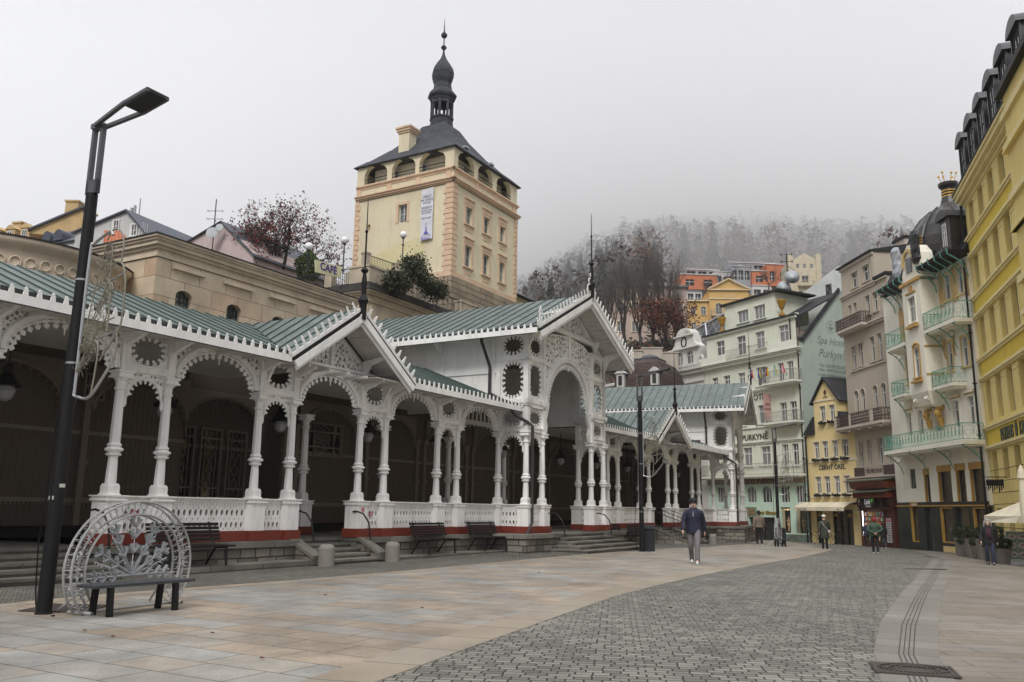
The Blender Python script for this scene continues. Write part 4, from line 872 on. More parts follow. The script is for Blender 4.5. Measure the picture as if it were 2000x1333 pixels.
for i, (px, py, pb, y) in enumerate(((788, 459, 500, 17), (673, 470, 505, 16.9), (603, 482, 510, 16.8))):
    a = planeY(W1M, px, py, y); b = planeY(W1M, px, pb, y); t = thing('globe_lamp', W1M @ T(a.x, y), ('white globe lamp post in front of the tower wall', 'white globe lamp post standing left of the tower against the sky', 'white globe lamp post half hidden by the red-leaved tree')[i], 'lamp post', 'globe lamps on the cafe terrace')
    m = MB(); m.tube([(0, 0, b.z-1), (0, 0, a.z-.1)], .04, 6); m.lathe([(.05, a.z-.3), (.12, a.z-.22), (.12, a.z-.16)], 8); m.box(-.16, .16, -.02, .02, a.z-.75, a.z-.7); part('post', m, iron, t)
    m = MB(); m.smooth = True; m.sphere((0, 0, a.z), .24, 16); part('globe', m, mat('opal_glass', (.75, .75, .75), .2), t)
# ---------------------------------------------------------------- castle tower
TWM = frame(-4.41, 58, 30); LF = frame(-4.41, 58, 120) @ Matrix.Identity(4)
TW = thing('castle_tower', TWM, 'tall cream castle tower with salmon quoins, arched gallery, grey slate roof and lantern spire', 'tower')
cream = mat('cream_render', (.68, .6, .42), .85, var=.09, dirt=.15, streak=.3, vscale=.3)
creamp = mat('fresh_yellow_patch', (.64, .57, .33), .85, var=.05)
salmon = mat('salmon_trim', (.64, .46, .31), .8, var=.1, streak=.25)
slate = brick('slate_shingles', (.04, .044, .052), (.07, .075, .085), (.02, .02, .024), .3, .2, .015, axes='wz', var=.25, rough=.8)
slate2 = mat('slate_metal', (.05, .056, .064), .65, var=.15)
tw_, td_ = 9.3, 9.0
opsR = [(1.75, 2.63, 22.0, 23.35), (4.25, 5.1, 22.0, 23.35), (6.65, 7.45, 22.0, 23.35), (1.75, 2.63, 18.75, 20.4), (4.25, 5.1, 18.75, 20.4), (6.65, 7.45, 18.75, 20.4)]
galR = [(.55, 2.8, 25.9, 27.4, .85), (3.3, 5.5, 25.9, 27.4, .85), (6.05, 8.3, 25.9, 27.4, .85)]
facade('right_wall', TW, I4, 0, tw_, 17.6, 24.6, opsR, cream, .3)
facade('gallery_wall', TW, I4, 0, tw_, 24.6, 27.5, galR, cream, .35)
LM = Matrix(((0, 1, 0, 0), (-1, 0, 0, 0), (0, 0, 1, 0), (0, 0, 0, 1)))   # local x runs along -y of the tower
LM = Matrix(((0, 1, 0, 0), (-1, 0, 0, 9.0), (0, 0, 1, 0), (0, 0, 0, 1)))
opsL = [(9-4.85, 9-4.05, 22.25, 23.65), (9-7.75, 9-7.5, 22.1, 22.6)]
galL = [(.7, 2.9, 25.9, 27.4, .85), (3.35, 5.55, 25.9, 27.4, .85), (5.9, 8.25, 25.9, 27.4, .85)]
facade('left_wall', TW, LM, 0, 9, 17.6, 24.6, opsL, cream, .3)
facade('gallery_wall', TW, LM, 0, 9, 24.6, 27.5, galL, cream, .35)
m = MB(); m.box(0, tw_, 8.98, 9, 17.6, 27.5); m.box(tw_-.02, tw_, 0, 9, 17.6, 27.5); m.box(.95, tw_-.95, .95, 8.05, 24.6, 27.5); m.box(0.02, tw_-.03, .02, 8.97, 25.55, 25.62); m.box(0.02, tw_-.03, .02, 8.97, 27.42, 27.48)
part('inner_wall', m, mat('lightened_gallery_cream', (.8, .72, .54), .85), TW)  # tower cream made paler: light inside the gallery is put into the colour
for (a, b) in ((2.6, 3.4), (5.2, 6.0)): window(TW, LM @ T(0, .8), a, b, 25.75, 26.9, white, None, .0, 0, 'h')
for (a, b) in ((2.5, 3.2), ): window(TW, T(0, .8), a, b, 25.75, 26.9, white, None, .0, 0, 'h')
for o in opsR: window(TW, I4, *o[:4], mat('pale_frame', (.6, .6, .6)), salmon, .18, 0, 'h', .2, lintel=.35 if o[2] > 21 else .3, fw=.05)
window(TW, LM, *opsL[0], mat('pale_frame', (.6, .6, .6)), salmon, .18, 0, 'h', .2, False); window(TW, LM, *opsL[1], salmon, None, .15, 0, '')
m = MB()
for MM, L, pan in ((I4, tw_, opsR), (LM, 9.0, [])):
    m.M = MM
    for z0, z1, o in ((24.6, 24.72, .08), (24.72, 24.86, .2), (24.86, 24.95, .3), (25.62, 25.7, .1), (25.7, 25.82, .16), (24.6, 24.61, .1)): m.box(-o if MM == I4 else -.0, L+o, -o, 0, z0, z1)
    m.box(-.0, L, -.05, 0, 24.95, 25.05); m.box(0, L, -.05, 0, 25.5, 25.62)
    for k in range(4): X = [0, 3.0, 5.7, 8.6][k] if L > 9 else [0, 2.95, 5.65, 8.4][k]; m.box(X, X+.42, -.05, 0, 25.05, 25.5)
    m.box(0, L, -.06, 0, 17.6, 18.0)
    for k in range(17):
        z = 18.0+k*.39; 
        if MM == I4: m.box(-.07, .62 if k % 2 else .5, -.07, 0, z, z+.34); m.box(L-(.45 if k % 2 else .35), L+.07, -.07, 0, z, z+.34)
        else: m.box(L-(.75 if k % 2 else .6), L+.0, -.07, 0, z, z+.34); m.box(-.05, .45 if k % 2 else .33, -.07, 0, z, z+.34)
    for o in pan: m.box(o[0]-.05, o[1]+.05, -.03, 0, o[2]-.55, o[2]-.3)
m.M = None; part('quoins_and_cornices', m, salmon, TW)
m = MB()
for MM, g in ((I4, galR), (LM, galL)):
    m.M = MM
    for o in g: m.box(o[0], o[1], .02, .06, 26.28, 26.34); m.box(o[0], o[1], .02, .06, 26.05, 26.08)
part('gallery_rail', m, black, TW)
m = MB(); m.M = LM; m.prism([(.9, 18.1), (6.6, 18.1), (6.6, 21.0), (3.0, 20.3), (.9, 19.6)], 'y', -.012, 0); part('repainted_patch', m, creamp, TW)
plinth = brick('rusticated_plinth', (.26, .21, .15), (.36, .29, .2), (.1, .08, .06), 1.8, .42, .03, axes='wz', var=.25, bump=1)
m = MB(); m.box(-.15, tw_+.15, -.15, 9.1, 5, 17.6); part('stone_plinth', m, plinth, TW)
m = MB(); cx, cy = 4.65, 4.5
prof = [(4.92, 27.4), (4.1, 28.05), (2.9, 29.2), (1.8, 30.5), (1.1, 31.6)]
for k in range(4):
    (a, za), (b, zb) = prof[k], prof[k+1]
    for s in range(4):
        c0, s0, c1, s1 = cos(pi/4+s*pi/2)*1.4142, sin(pi/4+s*pi/2)*1.4142, cos(pi/4+(s+1)*pi/2)*1.4142, sin(pi/4+(s+1)*pi/2)*1.4142
        m.add([(cx+a*c0*.99, cy+a*s0*.97, za), (cx+a*c1*.99, cy+a*s1*.97, za), (cx+b*c1, cy+b*s1, zb), (cx+b*c0, cy+b*s0, zb)], [(0, 1, 2, 3)])
m.box(cx-4.88, cx+4.88, cy-4.75, cy+4.75, 27.34, 27.4); r_ = part('roof', m, slate, TW)
m = MB(); m.cur = 0
for x, y, r in ((2.6, .75, 0), (6.3, .75, 0)): m.box(x-.25, x+.25, y-.2, y+.25, 28.35, 28.5)
part('skylight', m, mat('skylight_glass', (.3, .32, .34), .1), r_)
m = MB(); cm_ = mat('chimney_render', (.52, .42, .29), .85, streak=.3)
m.box(1.0, 1.9, 4.9, 5.9, 27.6, 30.2); m.cur = 1; m.box(.92, 1.98, 4.82, 5.98, 30.0, 30.15); m.box(.85, 2.05, 4.75, 6.05, 30.15, 30.35); m.box(.78, 2.12, 4.68, 6.12, 30.35, 30.5); part('chimney', m, [cream, salmon], r_)
m = MB(); O8 = (cx, cy, 0)
m.lathe([(1.15, 31.0), (1.0, 31.5), (.92, 32.3), (1.02, 32.4), (.95, 32.55)], 8, O8)
for k in range(8): a = pi/4*k+pi/8; m.box(0, 0, 0, 0, 0, 0) if 0 else m.tube([(cx+.85*cos(a), cy+.85*sin(a), 32.5), (cx+.85*cos(a), cy+.85*sin(a), 34.1)], .13, 4)
m.lathe([(1.0, 34.0), (1.0, 34.15), (1.2, 34.35), (1.2, 34.5), (.8, 35.0), (.72, 35.5), (.78, 35.7), (.9, 36.1), (.93, 36.45), (.85, 36.85), (.6, 37.3), (.3, 37.75), (.12, 38.2), (.07, 38.6), (.16, 38.7), (.25, 38.85), (.16, 39.0), (.05, 39.1), (.05, 39.7), (.2, 39.8), (.28, 39.98), (.18, 40.15), (.06, 40.3), (.03, 41.0), (.005, 41.6)], 8, O8)
for k in range(8):
    a = pi/4*k; p, q = [(cx+.92*cos(b), cy+.92*sin(b)) for b in (a-pi/8, a+pi/8)]
    m.add([(*p, 33.7), (*q, 33.7), (*q, 34.1), (*p, 34.1)], [(0, 1, 2, 3)])
part('lantern_spire', m, slate, TW)
# banner on the tower
bnm = mat('banner_white', (.66, .66, .7), .7, var=.04); MBN = TWM @ LM
bp = MBN @ Vector((6.9, -.12, 20.4)); BN = thing('exhibition_banner', MBN @ T(6.35, -.15, 20.5), 'tall white vertical exhibition banner hanging on the tower wall', 'banner')
m = MB(); m.loft([[(0, -.02+.03*sin(i), 3.9*(i/8)), (1.05, -.02+.04*sin(i*1.3), 3.9*(i/8)+.06), (1.05, .01, 3.9*(i/8)+.06), (0, .01, 3.9*(i/8))] for i in range(9)]); part('cloth', m, bnm, BN)
ink = mat('banner_ink', (.07, .07, .13), .8); ink2 = mat('banner_violet', (.12, .1, .4), .8)
for s_, z, sz in (('GREAT', 3.25, .26), ('SPA TOWNS', 3.0, .2), ('of Europe', 2.8, .18), ('UNESCO', 2.4, .23), ('World Heritage', 2.2, .15), ('Site Exhibition', 2.02, .15), ('FIRST FLOOR', 1.62, .14)): text('lettering', s_, sz, ink, BN, T(.53, -.075, z), .004)
m = MB(); m.prism([(.3, .46), (.76, .46), (.6, .62), (.54, .72), (.5, .72), (.44, .62)], 'y', -.078, -.07)
for a, b in (((.1, .22), (.36, .5)), ((.36, .5), (.52, .74)), ((.52, .74), (.68, .52)), ((.68, .52), (.97, .3)), ((.52, .74), (.52, 1.35)), ((.46, .95), (.58, .95)), ((.46, .75), (.46, .95)), ((.58, .75), (.58, .95)), ((.1, .22), (.95, .3))): m.bar((a[0], -.075, a[1]), (b[0], -.075, b[1]), .018)
for k in range(6): m.box(.12+k*.14, .2+k*.14, -.08, -.07, .02, .14)
part('castle_drawing', m, ink2, BN)
# small house right of the tower
bq = dpt(1028, 580, 75); H = thing('annex_house', frame(-.6, 74.2, 30, 0), 'small yellow annex with a hipped slate roof just right of the tower base', 'house')
m = MB(); m.box(0, 4, 0, 5, 8, 20.7); part('wall', m, mat('annex_yellow', (.55, .47, .25)), H); m = MB(); hip(m, None, -.6, 4.6, -.6, 5.6, 20.7, 22.6, 2, 2, 2.5); part('roof', m, slate2, H)
# ---------------------------------------------------------------- houses on the left skyline
def roofhouse(nm, lb, M, w, d, zb, ze, zr, wm, rm, gable_front=True, wins=(), over=.25, cat='house'):
    t = thing(nm, M, lb, cat); m = MB(); m.box(0, w, 0, d, zb, ze) if not wins else None
    if wins: facade('wall', t, I4, 0, w, zb, ze, [q for q in wins if q[3] < ze], wm, .15, d)
    else: part('wall', m, wm, t)
    m = MB(); r = MB()
    if gable_front:
        m.prism([(0, ze), (w, ze), (w/2, zr)], 'y', 0, d)
        roofpoly(r, None, [(-over, -.2, ze-.15), (w/2, -.2, zr+.1), (w/2, d, zr+.1), (-over, d, ze-.15)], (0, 1, 0), .15); roofpoly(r, None, [(w+over, -.2, ze-.15), (w/2, -.2, zr+.1), (w/2, d, zr+.1), (w+over, d, ze-.15)], (0, 1, 0), .15)
    else:
        m.prism([(0, ze), (d, ze), (d/2, zr)], 'x', 0, w)
        roofpoly(r, None, [(-over, -over, ze-.1), (w+over, -over, ze-.1), (w+over, d/2, zr+.1), (-over, d/2, zr+.1)], (1, 0, 0), .15); roofpoly(r, None, [(-over, d+over, ze-.1), (w+over, d+over, ze-.1), (w+over, d/2, zr+.1), (-over, d/2, zr+.1)], (1, 0, 0), .15)
    part('gable_wall', m, wm, t); R_ = part('roof', r, rm, t)
    for q in wins:
        if q[3] < ze: window(t, I4, *q[:4], white, None, .08, 0, 'h')
        else: window(t, T(0, -.1), *q[:4], white, white, .0, 0, 'h', .1)
    return t, R_
och = mat('ochre_render', (.5, .35, .17), .85, streak=.15); pale = mat('pale_grey_render', (.5, .5, .48), .85, streak=.1); pink = mat('pink_render', (.5, .4, .38), .85, streak=.1)
sl2 = mat('blue_slate', (.06, .068, .085), .5)
# ochre dormer house, far left: the ridge runs along the picture
a = dpt(-60, 450, 88); b = dpt(165, 440, 84); az = math.degrees(atan2(b.x-a.x, b.y-a.y))
t, r_ = roofhouse('ochre_house', 'ochre house with slate roof and rounded dormers at the far left skyline', frame(a.x, a.y, az), (b-a).length, 9, 12, 27.6, 31.2, och, sl2, False)
L_ = (b-a).length
for k in range(4): 
    x = 1.3+k*1.9
    D = MB(); D.box(x, x+1.2, -.1, 2, 28.4, 29.9); D.prism([(x-.1+1.4*i/8, 29.9+.5*sin(pi*i/8)) for i in range(9)], 'y', -.2, 2.2); dd = part('dormer', D, och, r_); window(dd, I4, x+.3, x+.9, 28.6, 29.7, white, None, -.2, 0, 'h')
for x, z in ((2.6, 31.5), (L_-3.6, 32.0)): D = MB(); D.box(x, x+1.1, 3, 4.2, 30, z+.3); D.box(x-.12, x+1.22, 2.88, 4.32, z+.3, z+.5); part('chimney', D, och, r_)
# pale gabled house
a = dpt(146, 470, 70); b = dpt(290, 470, 67); az = math.degrees(atan2(b.x-a.x, b.y-a.y)); W_ = (b-a).length; t = thing('pale_house', frame(a.x, a.y, az), 'pale grey gabled house with two small windows behind the sandstone building', 'house')
m = MB(); k7 = planeY(WM[t.name], 250, 413); zl = planeY(WM[t.name], 150, 452).z; zr_h = planeY(WM[t.name], 288, 462).z; m.prism([(0, 12), (W_, 12), (W_, zr_h), (k7.x, k7.z), (0, zl)], 'y', 0, 10); part('wall', m, pale, t)
m = MB(); roofpoly(m, None, [(-.3, -.25, zl-.1), (k7.x, -.25, k7.z+.12), (k7.x, 10, k7.z+.12), (-.3, 10, zl-.1)], (0, 1, 0), .14); roofpoly(m, None, [(W_+.25, -.25, zr_h-.15), (k7.x, -.25, k7.z+.12), (k7.x, 10, k7.z+.12), (W_+.25, 10, zr_h-.15)], (0, 1, 0), .14); r_ = part('roof', m, sl2, t)
for px, py in ((222, 442), (257, 450)): p = planeY(WM[t.name], px, py); window(t, T(0, -.05), p.x, p.x+.6, p.z-.55, p.z+.45, white, white, .0, 0, 'h', .09)
D = MB(); D.tube([(2.9, 3, 24), (2.9, 3, 27.2)], .16, 8); D.tube([(3.25, 3, 24), (3.25, 3, 27.4)], .12, 8); D.tube([(3.8, 3, 24), (3.8, 3, 28)], .05, 6); part('steel_flue', D, alu, r_)
D = MB()
for k in range(2): x = W_-.7+k*.45; D.tube([(x, -.3, 22.4), (x, -.3, 24.3-k*.2), (x+.25, -.3, 24.3-k*.2), (x+.25, -.3, 22.4)], .03, 5)
part('roof_ladder', D, alu, r_)
P5 = [dpt(x, y, 82) for x, y in ((56, 456), (61, 450), (138, 415), (160, 407), (168, 440), (168, 466))]; t = thing('ochre_gable', I4, 'plain ochre gable wall with a small chimney left of the foreground lamp', 'house')
m = MB(); m.loft([[tuple(p-Vector((0, 0, 0))) for p in P5], [tuple(p+Vector((-2, 6, 0))) for p in P5]]); part('wall', m, och, t)
p = dpt(136, 398, 82.5); m = MB(); m.box(p.x-.4, p.x+.9, p.y, p.y+1, p.z-2.5, p.z+.2); m.box(p.x-.5, p.x+1.0, p.y-.1, p.y+1.1, p.z+.2, p.z+.38); part('chimney', m, och, t); m = MB(); q1, q2 = P5[1], P5[3]; m.hexa([q1+Vector((-.2, -.3, -.1)), q2+Vector((.3, -.3, 0)), q2+Vector((-1.5, 6, 0)), q1+Vector((-2.2, 6, -.1))], [q1+Vector((-.2, -.3, .1)), q2+Vector((.3, -.3, .22)), q2+Vector((-1.5, 6, .22)), q1+Vector((-2.2, 6, .1))]); part('roof_edge', m, sl2, t)
a = dpt(40, 478, 76); b = dpt(182, 478, 72); az = math.degrees(atan2(b.x-a.x, b.y-a.y))
t, r_ = roofhouse('grey_wing_house', 'grey house wing with round lead dormers beside the lamp post', frame(a.x, a.y, az), (b-a).length, 8, 12, 24.6, 27.3, pale, sl2, False, ((2.6, 3.3, 23.4, 24.5), (4.6, 5.3, 23.4, 24.5)))
for k in range(2): x = 3.0+k*1.5; D = MB(); D.prism([(x+1.1*(.5+.5*cos(pi*i/10)), 25.2+.65*sin(pi*i/10)) for i in range(11)]+[(x, 24.8), (x+1.1, 24.8)], 'y', -.1, 1.5); part('dormer', D, sl2, r_)
t = thing('orange_tiled_roof', I4, 'bright orange tiled roof peeping over the sandstone parapet', 'roof')
tile = brick('orange_tiles', (.42, .12, .05), (.5, .17, .08), (.2, .06, .03), .22, .16, .02, axes='wz', bump=1)
P4 = [dpt(200, 492, 54), dpt(268, 492, 53), dpt(238, 452, 57), dpt(204, 450, 57)]; m = MB(); m.hexa([p-Vector((0, 0, .12)) for p in P4], P4); part('tiled_plane', m, tile, t)
m = MB(); m.hexa([Vector((p.x, p.y+.2, 10)) for p in P4], [p-Vector((0, -.2, .13)) for p in P4]); part('wall', m, pale, t)
a = dpt(372, 500, 60); b = dpt(488, 500, 57); az = math.degrees(atan2(b.x-a.x, b.y-a.y)); W_ = (b-a).length
t = thing('pink_house', frame(a.x, a.y, az), 'pink house gable with red window trim left of the autumn tree', 'house')
m = MB(); m.prism([(-.6, 12), (W_+.3, 12), (W_+.3, 18.7), (W_*.5, 21.5), (-.6, 20.4)], 'y', 0, 8); part('wall', m, pink, t)
m = MB(); roofpoly(m, None, [(-.9, -.2, 20.35), (W_*.5, -.2, 21.55), (W_*.5, 8, 21.55), (-.9, 8, 20.35)], (0, 1, 0)); roofpoly(m, None, [(W_+.6, -.2, 18.4), (W_*.5, -.2, 21.55), (W_*.5, 8, 21.55), (W_+.6, 8, 18.4)], (0, 1, 0)); r_ = part('roof', m, sl2, t)
for x, z in ((1.1, 18.9), (2.2, 18.2)): window(t, I4, x, x+.6, z-1, z, white, mat('red_trim', (.45, .12, .12)), 0, 0, 'h', .13)
m = MB(); m.box(.1, .7, 2, 3, 20, 21.9); part('chimney', m, mat('soot', (.07, .07, .07)), r_)
a = dpt(416, 470, 58)
t = thing('roof_aerial', frame(a.x, a.y, 90, a.z-1), 'thin roof aerial with two grey satellite dishes on the pink house', 'aerial'); m = MB(); m.tube([(0, 0, 0), (0, 0, 4.1)], .04, 5)
for z in (3.2, 2.6): m.tube([(-.6, 0, z), (.6, 0, z)], .02, 4); m.tube([(-.5, -.2, z), (-.5, .2, z)], .015, 4); m.tube([(.5, -.2, z), (.5, .2, z)], .015, 4)
part('mast', m, iron, t)
for x, z, r in ((-.05, 1.5, .42), (.45, 1.9, .28)):
    m = MB(); m.M = Matrix.Translation((x, -.1, z)) @ Matrix.Rotation(R(80), 4, 'X'); m.lathe([(r, .12), (r*.7, .05), (.02, 0), (.02, -.02), (r*.72, .03), (r, .1)], 16); part('dish', m, mat('dish_grey', (.4, .42, .43)), t)
# ---------------------------------------------------------------- trees
def limbs(m, rnd, p, d, L, r, lvl, tips, up=.15, spread=.55, nsub=3, seg=4, crook=.18):
    pts = [p]; rs = [r]; dd = d.copy()
    for i in range(seg):
        dd = (dd+Vector((rnd.gauss(0, crook), rnd.gauss(0, crook), rnd.gauss(0, crook)+up*.3))).normalized(); pts.append(pts[-1]+dd*(L/seg)); rs.append(r*(1-.5*(i+1)/seg))
    m.tube(pts, rs, 5 if lvl > 2 else (4 if lvl > 1 else 3), False)
    if lvl == 0: tips.append((pts[-1], dd)); tips.append((pts[2], dd)); return
    for k in range(nsub+(1 if lvl > 2 else 0)):
        i = rnd.randint(max(1, seg-3), seg); a = rnd.uniform(0, 2*pi); u = dd.orthogonal().normalized(); w = dd.cross(u)
        nd = (dd+(u*cos(a)+w*sin(a))*rnd.uniform(spread*.6, spread*1.4)+Vector((0, 0, up))).normalized(); limbs(m, rnd, pts[i], nd, L*rnd.uniform(.6, .82), rs[i]*.66, lvl-1, tips, up, spread, nsub, seg, crook)
    if lvl > 0: limbs(m, rnd, pts[-1], dd, L*.72, rs[-1]*.85, lvl-1, tips, up, spread, nsub, seg, crook)
def leaves(m, rnd, tips, n, sz, spr, nmat=1):
    for k in range(n):
        p, d = tips[rnd.randrange(len(tips))]; c = p+Vector((rnd.gauss(0, spr), rnd.gauss(0, spr), rnd.gauss(0, spr))); s = sz*rnd.uniform(.6, 1.4)
        u = Vector((rnd.gauss(0, 1), rnd.gauss(0, 1), rnd.gauss(0, 1))).normalized(); w = u.orthogonal().normalized(); u2 = u.cross(w); m.cur = rnd.randrange(nmat)
        m.add([c-w*s, c+u2*s*.6, c+w*s, c-u2*s*.6], [(0, 1, 2, 3)])
bark = mat('dark_bark', (.045, .038, .032), .9, bump=.5); twig = mat('grey_brown_twigs', (.085, .07, .06), .9)
def tree(nm, lb, M, H, lvl, seed, nleaf=0, lsz=.1, lm=None, nsub=3, spread=.55, up=.15, r=.16, trunkf=.3, bm_=None, group=None, starts=3, spr=.25, crook=.18, cat='tree'):
    rnd = random.Random(seed); t = thing(nm, M, lb, cat, group); m = MB(); tips = []; tw2 = MB()
    h0 = H*trunkf; pts = [Vector((0, 0, 0)), Vector((rnd.gauss(0, .1), rnd.gauss(0, .1), h0*.5)), Vector((rnd.gauss(0, .2), rnd.gauss(0, .2), h0))]; m.tube(pts, [r*1.3, r, r*.85], 8, False)
    for k in range(starts):
        a = 2*pi*k/starts+rnd.random(); limbs(m, rnd, pts[-1].lerp(pts[1], .25*rnd.random()), Vector((cos(a)*spread*.8, sin(a)*spread*.8, 1)).normalized(), (H-h0)*.42, r*.7, lvl, tips, up, spread, nsub, 4, crook)
    part('trunk', m, bm_ or bark, t)
    if nleaf: m = MB(); leaves(m, rnd, tips, nleaf, lsz, spr, len(lm)); part('crown', m, lm, t)
    return t
lm_red = [mat('dull_red_leaves', (.2, .04, .035), .8, var=.3), mat('brown_red_leaves', (.13, .05, .035), .8, var=.3), mat('dark_leaves', (.05, .035, .025), .8)]
g = W1M @ Vector((22.4, 18, 0)); a = dpt(537, 545, 60)
tree('autumn_tree', 'broad autumn tree with sparse dull red leaves against the sky left of the tower', frame(a.x, a.y, 0, a.z-2.5), 8.2, 4, 12, 5600, .09, lm_red, 3, .66, .03, .3, .26, spr=.1, starts=5, crook=.2)
a = dpt(482, 510, 60); tree('small_red_tree', 'small red-leaved tree top showing above the parapet by the pink gable', frame(a.x, a.y, 0, a.z-2.6), 3.2, 3, 9, 900, .08, lm_red, 3, .7, .1, .08, .3)
gl = [mat('yellow_green_leaves', (.1, .13, .025), .8, var=.3), mat('deep_green_leaves', (.03, .055, .02), .8, var=.3)]
def bush(nm, lb, M, rx, ry, h, n, sz, lm, seed, shape='egg', group=None, kind=None, cat='shrub'):
    rnd = random.Random(seed); m = MB(); cl = [(Vector((rnd.gauss(0, .45)*rx, rnd.gauss(0, .45)*ry, h*rnd.uniform(.15, .9))), 0) for _ in range(max(8, n//40))]
    k = 0
    BL = [(Vector((rnd.uniform(-1, 1)*rx, rnd.uniform(-1, 1)*ry, h*rnd.uniform(.05, .75))), rnd.uniform(.14, .32)) for _ in range(14)]
    while k < n:
        if shape == 'ragged':
            c0_, r0_ = BL[rnd.randrange(14)]; c = c0_+Vector((rnd.gauss(0, r0_), rnd.gauss(0, r0_), rnd.gauss(0, r0_))); s = sz*rnd.uniform(.6, 1.4); u = Vector((rnd.gauss(0, 1), rnd.gauss(0, 1), rnd.gauss(0, 1))).normalized(); w = u.orthogonal().normalized(); u2 = u.cross(w); m.cur = rnd.randrange(len(lm)); m.add([c-w*s, c+u2*s*.7, c+w*s, c-u2*s*.7], [(0, 1, 2, 3)]); k += 1; continue
        z = rnd.random(); a = rnd.uniform(0, 2*pi); q = rnd.uniform(.55, 1.0)**.5
        rr = {'egg': (sin(pi*min(1, z*.9+.12))**.7), 'cone': (1-z)*.95+.08, 'ball': (max(0, 1-(2*z-1)**2))**.5}[shape]*q*(1+.18*sin(a*3+z*9+seed)+.1*sin(a*7-z*13)); c = Vector((rx*rr*cos(a), ry*rr*sin(a), h*z)); s = sz*rnd.uniform(.6, 1.4)
        u = Vector((rnd.gauss(0, 1), rnd.gauss(0, 1), rnd.gauss(0, 1))).normalized(); w = u.orthogonal().normalized(); u2 = u.cross(w); m.cur = rnd.randrange(len(lm)); m.add([c-w*s, c+u2*s*.7, c+w*s, c-u2*s*.7], [(0, 1, 2, 3)]); k += 1
    if kind: return part(nm, m, lm, None, M, label=lb, cat=cat, kind=kind)
    t = thing(nm, M, lb, cat, group); part('foliage', m, lm, t); m2 = MB(); m2.tube([(0, 0, 0), (0, 0, h*.7)], [.05*h**.5, .02], 5); part('stem', m2, bark, t); return t
a = dpt(601, 535, 50); bush('small_conifer', 'small yellow-green conifer on the terrace in front of the autumn tree', frame(a.x, a.y, 0, a.z-.4), .75, .75, 1.9, 2600, .07, gl, 3, 'egg', cat='conifer')
dg = [mat('dark_ivy_leaves', (.03, .05, .02), .7, var=.4), mat('dull_ivy_leaves', (.045, .045, .02), .8, var=.4)]
for px, py, Y, rx, h, s, lb in ((808, 545, 46, .45, 1.8, 1, 'tall dark ivy shrub climbing the wall under the tower'), (848, 568, 47.5, .95, .6, 2, 'low dark ivy mound in front of the tower plinth'), (775, 548, 45, .8, .4, 5, 'dark ivy shrub behind the ornate railing')):
    a = dpt(px, py, Y); bush('ivy_shrub', lb, frame(a.x, a.y, 0, a.z-.2), rx, .5, h, 2600, .07, dg, s, 'ragged')
# ---------------------------------------------------------------- street fronts on the right
def balcony(par, M, x0, x1, pr, z, h, slabm, railm, style='bars', th=.18, bracket=None):
    m = MB(); m.box(x0, x1, -pr, 0, z-th, z); m.box(x0+.1, x1-.1, -pr+.1, 0, z-th-.12, z-th); B_ = part('balcony', m, slabm, par, M)
    r = MB()
    def side(a, b):
        a, b = Vector(a), Vector(b); L = (b-a).length; d = (b-a)/L; Z = Vector((0, 0, 1)); n = max(2, int(L/(.14 if style == 'bars' else .42)))
        r.bar(a+Z*h, b+Z*h, .045); r.bar(a+Z*.06, b+Z*.06, .03)
        if style == 'bars':
            for k in range(n+1): p = a.lerp(b, k/n); r.bar(p, p+Z*h, .022)
            for k in range(int(n/2)): p = a.lerp(b, (2*k+1)/n); r.tube([p+Z*(h*.5)+d*cos(2*pi*i/8)*.07+Z*sin(2*pi*i/8)*.1 for i in range(9)], .012, 4, False)
        elif style == 'lattice':
            for k in range(n*2+1): p = a.lerp(b, k/(2*n)); r.bar(p, p+Z*h, .03)
            for k in range(n*2):
                p, q = a.lerp(b, k/(2*n)), a.lerp(b, (k+1)/(2*n))
                for j in range(4): r.bar(p+Z*h*j/4, q+Z*h*(j+1)/4, .022); r.bar(q+Z*h*j/4, p+Z*h*(j+1)/4, .022)
        else:
            for k in range(n+1):
                p = a.lerp(b, k/n); r.bar(p, p+Z*h, .018)
                if k < n:
                    q = a.lerp(b, (k+1)/n); c = (p+q)/2
                    for s in (-1, 1): r.tube([c+Z*.05, c+d*s*L/n*.42+Z*h*.45, c+d*s*L/n*.3+Z*h*.8, c+d*s*L/n*.05+Z*h*.95], .011, 4, False)
                    r.tube([c+Z*(h*.45)+d*cos(2*pi*i/10)*L/n*.25+Z*sin(2*pi*i/10)*.16 for i in range(11)], .01, 4, False)
    side((x0, -pr, z), (x1, -pr, z)); side((x0, -pr, z), (x0, 0, z)); side((x1, 0, z), (x1, -pr, z)); part('railing', r, railm, B_)
    if bracket:
        b = MB()
        for k in range(bracket[0]):
            x = x0+.25+(x1-x0-.5)*k/max(1, bracket[0]-1)
            b.tube([(x, -pr, z-th-.05), (x, -pr*.6, z-th-.3), (x, -.25, z-th-.75), (x, -.05, z-th-1.3)], [.03, .035, .035, .02], 5); b.tube([(x, -.35-.2*cos(2*pi*i/12), z-th-.35+.2*sin(2*pi*i/12)) for i in range(13)], .02, 4, False)
            b.tube([(x, -pr, z-th-.02), (x, -.05, z-th-.08)], .03, 4)
        part('bracket', b, bracket[1], B_)
    return B_
def gut(par, M, x, z0, z1, y=-.12, mt=None, r=.06):
    m = MB(); m.tube([(x, y, z0), (x, y, z1)], r, 6)
    for k in range(int((z1-z0)/3)): m.box(x-.09, x+.09, y-.09, y+.09, z0+k*3+1, z0+k*3+1.06)
    part('downpipe', m, mt or black, par, M)
pwh = mat('window_frame_white', (.62, .62, .6), .5, var=.05)
